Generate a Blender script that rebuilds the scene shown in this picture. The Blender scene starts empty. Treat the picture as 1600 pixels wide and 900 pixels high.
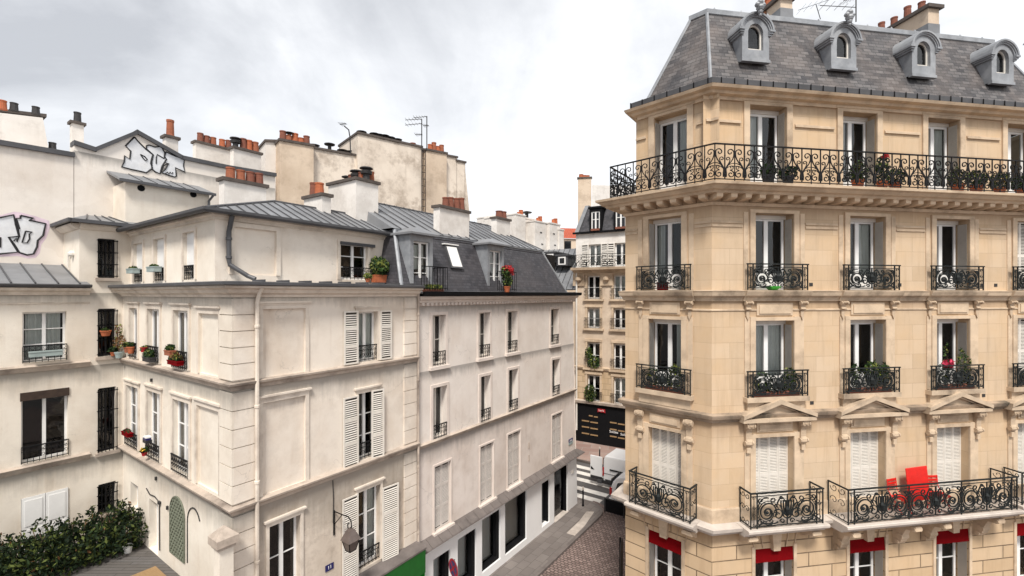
import bpy, bmesh, math, random
from mathutils import Vector, Matrix
random.seed(7)
scene = bpy.context.scene
col = scene.collection
F, CX, CY, H = 714.0, 800.0, 460.0, 12.0     # photograph's focal length, principal column, horizon row, eye height
rad = math.radians

# ------------------------------------------------------------------ node helpers
def new_mat(name):
    m = bpy.data.materials.new(name); m.use_nodes = True
    nt = m.node_tree; nt.nodes.clear()
    out = nt.nodes.new('ShaderNodeOutputMaterial')
    b = nt.nodes.new('ShaderNodeBsdfPrincipled')
    nt.links.new(b.outputs[0], out.inputs[0])
    return m, nt, b
def N(nt, t, **k):
    n = nt.nodes.new(t)
    for a, v in k.items():
        if a in n.inputs.keys() if isinstance(a, str) else False: n.inputs[a].default_value = v
        else: setattr(n, a, v)
    return n
def obj_co(nt, scale=(1,1,1), uv=False, rot=(0,0,0)):
    tc = nt.nodes.new('ShaderNodeTexCoord'); mp = nt.nodes.new('ShaderNodeMapping')
    mp.inputs['Scale'].default_value = scale; mp.inputs['Rotation'].default_value = rot
    nt.links.new(tc.outputs['UV' if uv else 'Object'], mp.inputs[0]); return mp.outputs[0]
def noise(nt, co, scale, detail=5, rough=.55, dist=0):
    n = nt.nodes.new('ShaderNodeTexNoise'); n.inputs['Scale'].default_value = scale
    n.inputs['Detail'].default_value = detail; n.inputs['Roughness'].default_value = rough
    n.inputs['Distortion'].default_value = dist
    nt.links.new(co, n.inputs['Vector']); return n.outputs['Fac']
def ramp(nt, fac, stops):
    r = nt.nodes.new('ShaderNodeValToRGB'); e = r.color_ramp.elements
    while len(e) < len(stops): e.new(.5)
    for i, (p, c) in enumerate(stops):
        e[i].position = p; e[i].color = (*c, 1) if isinstance(c, tuple) else (c, c, c, 1)
    nt.links.new(fac, r.inputs[0]); return r.outputs[0]
def mix(nt, fac, a, b, mode='MIX'):
    m = nt.nodes.new('ShaderNodeMix'); m.data_type = 'RGBA'; m.blend_type = mode
    for s, v in ((0, fac), (6, a), (7, b)):
        if hasattr(v, 'is_output'): nt.links.new(v, m.inputs[s])
        else: m.inputs[s].default_value = (*v, 1) if isinstance(v, tuple) else v
    return m.outputs[2]
def mth(nt, op, a, b=0.0):
    m = nt.nodes.new('ShaderNodeMath'); m.operation = op
    for s, v in ((0, a), (1, b)):
        if hasattr(v, 'is_output'): nt.links.new(v, m.inputs[s])
        else: m.inputs[s].default_value = v
    return m.outputs[0]
def bump(nt, b, h, strength=.3, dist=.02):
    n = nt.nodes.new('ShaderNodeBump'); n.inputs['Strength'].default_value = strength
    n.inputs['Distance'].default_value = dist
    nt.links.new(h, n.inputs['Height']); nt.links.new(n.outputs[0], b.inputs['Normal'])

def grime_shade(nt, co, base, runs, colr, amt):  # streaky ledge dirt, with under-ledge shade painted in for contrast
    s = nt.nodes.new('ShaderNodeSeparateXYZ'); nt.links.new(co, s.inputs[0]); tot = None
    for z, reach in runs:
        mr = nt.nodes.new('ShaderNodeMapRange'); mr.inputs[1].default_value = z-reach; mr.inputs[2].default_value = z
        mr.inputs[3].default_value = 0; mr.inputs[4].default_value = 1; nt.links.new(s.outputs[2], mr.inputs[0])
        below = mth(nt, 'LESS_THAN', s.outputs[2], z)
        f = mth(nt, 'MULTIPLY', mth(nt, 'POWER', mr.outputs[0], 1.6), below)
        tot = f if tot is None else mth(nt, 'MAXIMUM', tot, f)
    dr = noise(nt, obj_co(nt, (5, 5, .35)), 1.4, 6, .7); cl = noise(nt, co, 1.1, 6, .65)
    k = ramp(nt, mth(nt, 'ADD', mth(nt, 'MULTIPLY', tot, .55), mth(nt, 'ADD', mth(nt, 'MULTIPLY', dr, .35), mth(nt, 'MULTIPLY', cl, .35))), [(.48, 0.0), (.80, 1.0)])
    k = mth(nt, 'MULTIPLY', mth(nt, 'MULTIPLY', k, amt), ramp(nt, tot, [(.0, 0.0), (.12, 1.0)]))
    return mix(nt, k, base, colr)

def stucco(name, c, dirt=(.62,.52,.43), amount=.55, cracks=True, off=0.0, runs=(), mildew=0.0):
    m, nt, b = new_mat(name); co = obj_co(nt)
    if off:
        co.node.inputs['Location'].default_value = (off, off*.7, off*.3)
    big = noise(nt, co, .55, 7, .6)
    co2 = obj_co(nt, (1.9, 1.9, .16)); streak = noise(nt, co2, 1.6, 6, .65)
    fine = noise(nt, co, 26, 4, .6); med = noise(nt, co, 3.2, 6, .65)
    blot = ramp(nt, big, [(.42, 0.0), (.72, 1.0)])
    st = mth(nt, 'MULTIPLY', ramp(nt, streak, [(.52, 0.0), (.8, 1.0)]), ramp(nt, noise(nt, co, .7, 3, .5), [(.45, .12), (.65, 1.0)]))
    f = mth(nt, 'MULTIPLY', mth(nt, 'ADD', mth(nt, 'MULTIPLY', blot, .55), mth(nt, 'MULTIPLY', st, .6)), amount)
    cc = mix(nt, f, c, tuple(x*y for x, y in zip(c, dirt)))
    cc = mix(nt, mth(nt, 'MULTIPLY', ramp(nt, med, [(.35, 0.0), (.75, 1.0)]), .22), cc, tuple(min(1, x*1.1) for x in c))
    vp = nt.nodes.new('ShaderNodeTexVoronoi'); vp.inputs['Scale'].default_value = .5
    vd = nt.nodes.new('ShaderNodeTexNoise'); vd.inputs['Scale'].default_value = 1.4; vd.inputs['Detail'].default_value = 4; nt.links.new(co, vd.inputs['Vector'])
    vv = nt.nodes.new('ShaderNodeVectorMath'); vv.operation = 'MULTIPLY_ADD'; nt.links.new(vd.outputs['Color'], vv.inputs[0]); vv.inputs[1].default_value = (.8,.8,.8); nt.links.new(co, vv.inputs[2]); nt.links.new(vv.outputs[0], vp.inputs['Vector'])
    pt_ = nt.nodes.new('ShaderNodeSeparateColor'); nt.links.new(vp.outputs['Color'], pt_.inputs[0])
    cc = mix(nt, mth(nt, 'MULTIPLY', pt_.outputs[0], .16), cc, tuple(x*y for x, y in zip(c, (.6,.54,.48))))
    speck = ramp(nt, noise(nt, co, 9, 5, .7), [(.63, 0.0), (.70, 1.0)])
    cc = mix(nt, mth(nt, 'MULTIPLY', speck, .18*amount), cc, tuple(x*.45 for x in c))
    if runs:      # dirt streaks plus painted shade under the ledges at these heights
        cc = grime_shade(nt, obj_co(nt), cc, runs, tuple(x*.36 for x in c), .8)
    if mildew:
        k1 = ramp(nt, noise(nt, co, .75, 9, .72), [(.50, 0.0), (.62, 1.0)])
        cc = mix(nt, mth(nt, 'MULTIPLY', k1, mildew), cc, (c[0]*.36, c[1]*.31, c[2]*.27))
    if cracks:
        dn = nt.nodes.new('ShaderNodeTexNoise'); dn.inputs['Scale'].default_value = 2.2; dn.inputs['Detail'].default_value = 5
        nt.links.new(co, dn.inputs['Vector'])
        va = nt.nodes.new('ShaderNodeVectorMath'); va.operation = 'MULTIPLY_ADD'
        nt.links.new(dn.outputs['Color'], va.inputs[0]); va.inputs[1].default_value = (.9,.9,.9); nt.links.new(co, va.inputs[2])
        v = nt.nodes.new('ShaderNodeTexVoronoi'); v.feature = 'DISTANCE_TO_EDGE'; v.inputs['Scale'].default_value = .42
        nt.links.new(va.outputs[0], v.inputs['Vector'])
        line = ramp(nt, v.outputs['Distance'], [(.0, 1.0), (.006, 0.0)])
        mask = ramp(nt, noise(nt, co, .8, 2), [(.55, 0.0), (.62, 1.0)])
        cc = mix(nt, mth(nt, 'MULTIPLY', mth(nt, 'MULTIPLY', line, mask), .35), cc, tuple(x*.35 for x in c))
    nt.links.new(cc, b.inputs['Base Color']); b.inputs['Roughness'].default_value = .9
    bump(nt, b, mth(nt, 'ADD', fine, mth(nt, 'MULTIPLY', med, 1.5)), .25, .012)
    return m

def ashlar(name, c, rowh, bw, mortar=.010, mcol=.55, warm=.35, depth=.3, runs=()):
    m, nt, b = new_mat(name); co = obj_co(nt); uv = obj_co(nt, uv=True)
    br = nt.nodes.new('ShaderNodeTexBrick'); nt.links.new(uv, br.inputs['Vector'])
    br.inputs['Scale'].default_value = 1; br.inputs['Brick Width'].default_value = bw
    br.inputs['Row Height'].default_value = rowh; br.inputs['Mortar Size'].default_value = mortar
    br.inputs['Mortar Smooth'].default_value = .3
    br.inputs['Color1'].default_value = (*c, 1)
    br.inputs['Color2'].default_value = (c[0]*.86, c[1]*.83, c[2]*.78, 1)
    br.inputs['Mortar'].default_value = (c[0]*mcol, c[1]*mcol*.94, c[2]*mcol*.88, 1)
    big = noise(nt, co, .5, 5, .6); med = noise(nt, co, 2.6, 6, .65); fine = noise(nt, co, 30, 4)
    streak = noise(nt, obj_co(nt, (2.2, 2.2, .2)), 1.5, 6, .65)
    cc = mix(nt, mth(nt, 'MULTIPLY', ramp(nt, big, [(.4, 0.0), (.7, 1.0)]), warm), br.outputs['Color'], (c[0]*1.03, c[1]*.9, c[2]*.70))
    cc = mix(nt, mth(nt, 'MULTIPLY', ramp(nt, med, [(.4, 0.0), (.8, 1.0)]), .3), cc, tuple(min(1, x*1.12) for x in c))
    cc = mix(nt, mth(nt, 'MULTIPLY', ramp(nt, streak, [(.5, 0.0), (.78, 1.0)]), .6), cc, tuple(x*y for x, y in zip(c, (.6,.54,.48))))
    if runs: cc = grime_shade(nt, co, cc, runs, (c[0]*.5, c[1]*.42, c[2]*.36), .6)
    nt.links.new(cc, b.inputs['Base Color']); b.inputs['Roughness'].default_value = .88
    bump(nt, b, mth(nt, 'ADD', mth(nt, 'MULTIPLY', fine, .35), mth(nt, 'MULTIPLY', br.outputs['Fac'], -2.0)), depth, .015)
    return m

def plain(name, c, rough=.6, metal=0.0, var=.15, scale=6, bmp=.0, spec=.5, stain=None, stain_amt=.4, stretch=(1,1,1)):
    m, nt, b = new_mat(name); co = obj_co(nt, stretch)
    n = noise(nt, co, scale, 6, .6)
    cc = mix(nt, ramp(nt, n, [(.3, 0.0), (.75, 1.0)]), tuple(x*(1-var) for x in c), tuple(min(1, x*(1+var)) for x in c))
    if stain:
        s = ramp(nt, noise(nt, co, scale*.28, 7, .68), [(.48, 0.0), (.7, 1.0)])
        cc = mix(nt, mth(nt, 'MULTIPLY', s, stain_amt), cc, stain)
    nt.links.new(cc, b.inputs['Base Color']); b.inputs['Roughness'].default_value = rough
    b.inputs['Metallic'].default_value = metal; b.inputs['Specular IOR Level'].default_value = spec
    if bmp: bump(nt, b, noise(nt, co, scale*4, 4), bmp, .01)
    return m

def slate(name, c1, c2, lichen, amt, rowh=.125, bw=.23):
    m, nt, b = new_mat(name); co = obj_co(nt); uv = obj_co(nt, uv=True)
    br = nt.nodes.new('ShaderNodeTexBrick'); nt.links.new(uv, br.inputs['Vector'])
    br.inputs['Scale'].default_value = 1; br.inputs['Brick Width'].default_value = bw
    br.inputs['Row Height'].default_value = rowh; br.inputs['Mortar Size'].default_value = .009
    br.inputs['Mortar Smooth'].default_value = .2; br.inputs['Bias'].default_value = -.1
    br.inputs['Color1'].default_value = (*c1, 1); br.inputs['Color2'].default_value = (*c2, 1)
    br.inputs['Mortar'].default_value = (.022, .022, .025, 1)
    big = noise(nt, co, .9, 7, .65); st = noise(nt, obj_co(nt, (2.2, 2.2, .35)), 1.3, 5, .6); med = noise(nt, co, 7, 5, .7)
    cc = mix(nt, mth(nt, 'MULTIPLY', ramp(nt, big, [(.42, 0.0), (.68, 1.0)]), amt), br.outputs['Color'], lichen)
    cc = mix(nt, mth(nt, 'MULTIPLY', ramp(nt, st, [(.5, 0.0), (.75, 1.0)]), .5), cc, tuple(x*.55 for x in c1))
    cc = mix(nt, mth(nt, 'MULTIPLY', ramp(nt, med, [(.55, 0.0), (.75, 1.0)]), .35), cc, tuple(x*1.5 for x in c2))
    nt.links.new(cc, b.inputs['Base Color']); b.inputs['Roughness'].default_value = .62
    bump(nt, b, mth(nt, 'ADD', mth(nt, 'MULTIPLY', br.outputs['Fac'], -1.0), mth(nt, 'MULTIPLY', med, .4)), .6, .015)
    return m

def louvre_mat(name, c, pitch):
    m, nt, b = new_mat(name); co = obj_co(nt)
    s = nt.nodes.new('ShaderNodeSeparateXYZ'); nt.links.new(co, s.inputs[0])
    f = mth(nt, 'FRACT', mth(nt, 'MULTIPLY', s.outputs[2], 1/pitch))
    n = noise(nt, co, 5, 4)
    cc = mix(nt, ramp(nt, n, [(.3, 0.0), (.8, 1.0)]), c, tuple(x*.88 for x in c))
    nt.links.new(cc, b.inputs['Base Color']); b.inputs['Roughness'].default_value = .55
    bump(nt, b, f, 1.0, .035)
    return m

def glass_mat():
    m = bpy.data.materials.new('window_glass'); m.use_nodes = True; nt = m.node_tree; nt.nodes.clear()
    out = nt.nodes.new('ShaderNodeOutputMaterial'); mx = nt.nodes.new('ShaderNodeMixShader')
    tr = nt.nodes.new('ShaderNodeBsdfTransparent'); tr.inputs[0].default_value = (.80, .84, .84, 1)
    gl = nt.nodes.new('ShaderNodeBsdfGlossy'); gl.inputs['Roughness'].default_value = .03
    fr = nt.nodes.new('ShaderNodeFresnel'); fr.inputs[0].default_value = 1.5
    ge = nt.nodes.new('ShaderNodeNewGeometry'); bp = nt.nodes.new('ShaderNodeBump'); bp.inputs['Strength'].default_value = .12; bp.inputs['Distance'].default_value = .3
    nt.links.new(noise(nt, ge.outputs['Position'], .9, 2), bp.inputs['Height']); nt.links.new(bp.outputs[0], gl.inputs['Normal'])
    nt.links.new(mth(nt, 'ADD', mth(nt, 'MULTIPLY', fr.outputs[0], 1.3), .015), mx.inputs[0])
    nt.links.new(tr.outputs[0], mx.inputs[1]); nt.links.new(gl.outputs[0], mx.inputs[2]); nt.links.new(mx.outputs[0], out.inputs[0])
    return m

M = {}
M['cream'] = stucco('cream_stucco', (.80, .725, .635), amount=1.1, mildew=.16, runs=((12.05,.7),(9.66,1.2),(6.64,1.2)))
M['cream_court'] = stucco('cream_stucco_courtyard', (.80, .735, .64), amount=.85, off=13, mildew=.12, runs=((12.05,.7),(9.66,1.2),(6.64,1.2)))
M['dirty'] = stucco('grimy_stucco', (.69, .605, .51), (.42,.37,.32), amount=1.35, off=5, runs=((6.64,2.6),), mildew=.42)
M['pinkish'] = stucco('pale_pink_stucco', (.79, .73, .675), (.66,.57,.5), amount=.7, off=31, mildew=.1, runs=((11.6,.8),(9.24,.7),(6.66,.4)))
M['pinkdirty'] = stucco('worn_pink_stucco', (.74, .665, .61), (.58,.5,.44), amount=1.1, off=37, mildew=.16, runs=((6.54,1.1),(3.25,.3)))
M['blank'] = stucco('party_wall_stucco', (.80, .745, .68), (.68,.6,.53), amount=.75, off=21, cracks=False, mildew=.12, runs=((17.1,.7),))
M['white_stucco'] = stucco('white_stucco', (.79, .755, .71), (.55,.5,.46), amount=.75, off=51, cracks=False, mildew=.25)
M['beige'] = stucco('beige_stained_stucco', (.76, .67, .57), (.42,.37,.33), amount=1.1, off=61, mildew=.55)
M['tan'] = stucco('tan_stucco', (.65, .53, .41), (.5,.42,.35), amount=.9, off=71, cracks=False, mildew=.32)
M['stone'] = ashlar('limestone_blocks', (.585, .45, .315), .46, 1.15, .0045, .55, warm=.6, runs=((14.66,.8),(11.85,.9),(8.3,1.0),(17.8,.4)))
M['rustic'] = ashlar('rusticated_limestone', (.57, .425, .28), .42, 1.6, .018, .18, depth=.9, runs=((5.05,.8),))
M['far_rustic'] = ashlar('far_block_stone', (.56, .43, .29), .45, .7, .02, .4)
M['trim'] = plain('limestone_trim', (.59, .455, .32), .88, var=.16, scale=2.4, bmp=.15, stain=(.19,.13,.085), stain_amt=.75)
M['ledge'] = plain('weathered_ledge_stone', (.52, .405, .29), .9, var=.18, scale=3, bmp=.2, stain=(.10,.075,.055), stain_amt=.85)
M['mossy'] = plain('blackened_ledge_stone', (.36, .275, .20), .92, var=.25, scale=2.5, bmp=.3, stain=(.03,.03,.022), stain_amt=1.0)
M['slab'] = plain('pale_balcony_stone', (.53, .47, .415), .85, var=.12, scale=3, bmp=.15, stain=(.22,.18,.155), stain_amt=.65)
M['cmould'] = plain('cream_moulding', (.70, .62, .53), .88, var=.1, scale=2.5, bmp=.15, stain=(.25,.19,.145), stain_amt=.65)
M['csill'] = plain('weathered_sill', (.46, .385, .32), .9, var=.15, scale=3, bmp=.2, stain=(.12,.095,.08), stain_amt=.85)
M['pmould'] = plain('pale_pink_moulding', (.68, .60, .54), .88, var=.08, scale=2.5, stain=(.4,.33,.28), stain_amt=.4)
M['slate'] = slate('dark_slate', (.034, .033, .039), (.07, .067, .076), (.10, .085, .085), .35)
M['slate_r'] = slate('mottled_slate', (.050, .048, .052), (.16, .15, .148), (.21, .165, .14), .4, .13, .29)
M['zinc'] = plain('zinc_sheet', (.235, .24, .25), .5, .25, var=.18, scale=1.6, stain=(.11,.11,.115), stain_amt=.55)
M['zincd'] = plain('dark_zinc', (.08, .08, .085), .55, .2, var=.2, scale=2.2, stain=(.04,.04,.042), stain_amt=.5)
M['leadp'] = plain('grey_zinc_dormer', (.27, .282, .30), .55, .2, var=.25, scale=3, stain=(.48,.49,.50), stain_amt=.6)
M['iron'] = plain('wrought_iron', (.010, .010, .011), .6, .0, var=.3, scale=14, spec=.2)
M['irong'] = plain('grey_green_wrought_iron', (.016, .019, .019), .65, .0, var=.4, scale=10, spec=.2)
M['black'] = plain('black_paint', (.006, .006, .007), .7, var=.2, spec=.12)
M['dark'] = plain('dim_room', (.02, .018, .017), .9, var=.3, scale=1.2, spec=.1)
M['white'] = plain('white_paint', (.80, .79, .77), .45, var=.04, scale=4)
M['offwhite'] = plain('aged_white_paint', (.70, .665, .61), .6, var=.08, scale=4, stain=(.52,.45,.37), stain_amt=.4)
M['shopwhite'] = plain('white_shop_render', (.83, .82, .81), .55, var=.03, scale=1.2)
M['shutter'] = plain('cream_shutter_paint', (.70, .655, .59), .6, var=.07, scale=5, stain=(.45,.38,.3), stain_amt=.35)
M['pshutter'] = plain('greyish_shutter_paint', (.60, .55, .505), .6, var=.07, scale=5, stain=(.36,.31,.27), stain_amt=.4)
M['louvre'] = louvre_mat('folded_metal_shutter', (.60, .575, .53), .045)
M['glass'] = glass_mat()
M['curtain'] = plain('white_curtain', (.78, .77, .73), .9, var=.05)
M['terra'] = plain('terracotta', (.44, .12, .045), .8, var=.35, scale=5, stain=(.16,.06,.04), stain_amt=.6)
M['terram'] = plain('weathered_terracotta', (.33, .105, .05), .85, var=.35, scale=5, stain=(.09,.05,.04), stain_amt=.7)
M['terrad'] = plain('sooty_terracotta', (.22, .075, .045), .85, var=.3, scale=5, stain=(.06,.04,.035), stain_amt=.7)
M['cap'] = plain('sooty_chimney_cap', (.09, .073, .063), .9, var=.3, scale=4, bmp=.2)
M['cowl'] = plain('black_cowl', (.04, .038, .038), .6, .3, var=.3)
M['brick'] = ashlar('brick', (.33, .15, .08), .075, .22, .012, 1.3)
M['red'] = plain('red_lacquer', (.66, .016, .010), .45, var=.1, scale=9, stain=(.4,.02,.012), stain_amt=.3)
M['awning'] = plain('dark_red_canvas', (.15, .0012, .003), .9, var=.12, scale=8, spec=.08)
M['green'] = plain('green_shop_paint', (.002, .12, .006), .7, var=.1, scale=2, spec=.08)
M['greend'] = plain('dark_green_paint', (.006, .10, .012), .5, var=.12)
M['wood'] = plain('light_wood', (.30, .19, .09), .7, var=.15, scale=5, stretch=(1,8,1))
M['rubber'] = plain('tyre_rubber', (.02, .02, .02), .85)
M['vanwhite'] = plain('white_car_paint', (.84, .845, .85), .25, var=.02, scale=2)
M['carglass'] = plain('dark_car_glass', (.012, .013, .015), .08, var=.1)
M['plastic'] = plain('black_plastic', (.025, .025, .027), .55)
M['taillight'] = plain('red_lamp_lens', (.45, .01, .012), .2)
M['blue'] = plain('blue_enamel', (.018, .018, .10), .35)
M['paint'] = plain('worn_road_paint', (.72, .69, .64), .8, var=.12, scale=3, stain=(.3,.27,.25), stain_amt=.5)
M['soil'] = plain('brown_stem', (.09, .06, .035), .9)
M['hood'] = plain('brown_grey_hood', (.15, .128, .118), .75, var=.2, scale=3, stain=(.07,.06,.055), stain_amt=.6)
M['lintel'] = plain('rusty_dark_lintel', (.045, .028, .02), .9, var=.3)
M['gap'] = plain('slat_gap_shade', (.06, .05, .042), .9)  # dark backing that puts the shade between louvre slats into colour
M['leaf'] = plain('leaf', (.04, .075, .018), .75, var=.4, scale=4, spec=.2)
M['leafd'] = plain('deep_leaf', (.018, .038, .012), .75, var=.4, scale=4, spec=.2)
M['leafy'] = plain('yellow_green_leaf', (.17, .19, .03), .6, var=.3, scale=4)
M['hedge1'] = plain('hedge_leaf_dark', (.009, .018, .008), .8, var=.4, scale=3, spec=.2)
M['hedge2'] = plain('hedge_leaf', (.018, .032, .010), .8, var=.4, scale=3, spec=.2)
M['hedge3'] = plain('hedge_leaf_light', (.075, .095, .022), .8, var=.35, scale=3, spec=.2)
M['flower'] = plain('red_petal', (.34, .008, .012), .7, var=.3)
M['pink'] = plain('pink_petal', (.60, .04, .10), .6, var=.2)
M['yellow'] = plain('yellow_petal', (.70, .45, .03), .6, var=.2)
M['dryleaf'] = plain('dry_leaf', (.20, .10, .045), .85, var=.3, spec=.1)
M['grey'] = plain('grey_plastic', (.30, .36, .35), .6)
M['limegreen'] = plain('bright_green_plastic', (.06, .52, .05), .4)
M['lampglass'] = plain('dusty_lamp_glass', (.115, .09, .08), .35, var=.2)
M['silver'] = plain('silver_spray_paint', (.68, .69, .71), .7, var=.12, scale=5, stain=(.74,.70,.64), stain_amt=.35)
M['blackspray'] = plain('black_spray_paint', (.012, .012, .014), .7)
M['purplespray'] = plain('purple_spray_paint', (.70, .56, .63), .8, var=.2, scale=3)
M['tiles'] = ashlar('red_roof_tile', (.42, .085, .04), .3, .25, .03, .5)
M['deck'] = ashlar('grey_deck_boards', (.12, .112, .108), .14, 2.5, .01, .25)
M['grid'] = plain('lattice_green', (.15, .165, .12), .7)

def ground_mats():
    m, nt, b = new_mat('asphalt'); co = obj_co(nt)
    big = noise(nt, co, .35, 6, .6); fi = noise(nt, co, 40, 3)
    cc = mix(nt, ramp(nt, big, [(.3, 0.0), (.7, 1.0)]), (.060, .056, .055), (.105, .098, .095))
    cc = mix(nt, mth(nt, 'MULTIPLY', fi, .25), cc, (.15, .14, .135))
    nt.links.new(cc, b.inputs['Base Color']); b.inputs['Roughness'].default_value = .85; bump(nt, b, fi, .3, .01)
    M['asphalt'] = m
    def pav(name, c1, c2, mort, bw, rh, ms, ang, dist, bd):
        m, nt, b = new_mat(name); co = obj_co(nt, rot=(0, 0, ang))
        dn = nt.nodes.new('ShaderNodeTexNoise'); dn.inputs['Scale'].default_value = 1.3; nt.links.new(co, dn.inputs['Vector'])
        va = nt.nodes.new('ShaderNodeVectorMath'); va.operation = 'MULTIPLY_ADD'
        nt.links.new(dn.outputs['Color'], va.inputs[0]); va.inputs[1].default_value = (dist,)*3; nt.links.new(co, va.inputs[2])
        br = nt.nodes.new('ShaderNodeTexBrick'); nt.links.new(va.outputs[0], br.inputs['Vector'])
        br.inputs['Scale'].default_value = 1; br.inputs['Brick Width'].default_value = bw; br.inputs['Row Height'].default_value = rh
        br.inputs['Mortar Size'].default_value = ms; br.inputs['Mortar Smooth'].default_value = .5
        br.inputs['Color1'].default_value = (*c1, 1); br.inputs['Color2'].default_value = (*c2, 1); br.inputs['Mortar'].default_value = (*mort, 1)
        big = noise(nt, co, .5, 5, .6); fi = noise(nt, co, 25, 4)
        cc = mix(nt, mth(nt, 'MULTIPLY', ramp(nt, big, [(.35, 0.0), (.7, 1.0)]), .5), br.outputs['Color'], tuple(x*.6 for x in c1))
        cc = mix(nt, mth(nt, 'MULTIPLY', fi, .2), cc, tuple(min(1, x*1.6) for x in c2))
        nt.links.new(cc, b.inputs['Base Color']); b.inputs['Roughness'].default_value = .75
        bump(nt, b, mth(nt, 'ADD', mth(nt, 'MULTIPLY', br.outputs['Fac'], -1.0), mth(nt, 'MULTIPLY', fi, .3)), bd, .03)
        M[name] = m
    pav('cobbles', (.13, .088, .078), (.29, .215, .19), (.03, .024, .021), .20, .15, .024, rad(35), .12, .9)
    pav('flagstones', (.135, .115, .105), (.20, .175, .16), (.06, .052, .048), .62, .42, .012, rad(-55), .03, .4)
    pav('brick_paving', (.24, .15, .125), (.33, .235, .20), (.30, .27, .24), 1.3, .85, .04, rad(15), .0, .3)
ground_mats()

# ------------------------------------------------------------------ geometry helpers
class Fr:
    """vertical facade frame: local x along the facade, y into the wall, z up"""
    def __init__(s, O, ang):
        a = rad(ang); s.O = O; s.ang = ang
        s.d = (math.sin(a), math.cos(a)); s.inn = (-s.d[1], s.d[0])
        s.m = Matrix(((s.d[0], s.inn[0], 0, O[0]), (s.d[1], s.inn[1], 0, O[1]), (0, 0, 1, 0), (0, 0, 0, 1)))
    def u(s, x, w=0): return s.uz(x, 0, w)[0]
    def uz(s, x, y, w=0):
        k = (x-CX)/F
        ox, oy = s.O[0]+w*s.inn[0], s.O[1]+w*s.inn[1]
        u = (k*oy-ox)/(s.d[0]-k*s.d[1]); Y = oy+u*s.d[1]
        return u, H-(y-CY)/F*Y
    def xy(s, u, w=0): return (s.O[0]+u*s.d[0]+w*s.inn[0], s.O[1]+u*s.d[1]+w*s.inn[1])
    def W(s, u, w, z): return Vector((*s.xy(u, w), z))
I4 = Matrix.Identity(4)
def at(x, y, Y): return Vector(((x-CX)/F*Y, Y, H-(y-CY)/F*Y))

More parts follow.
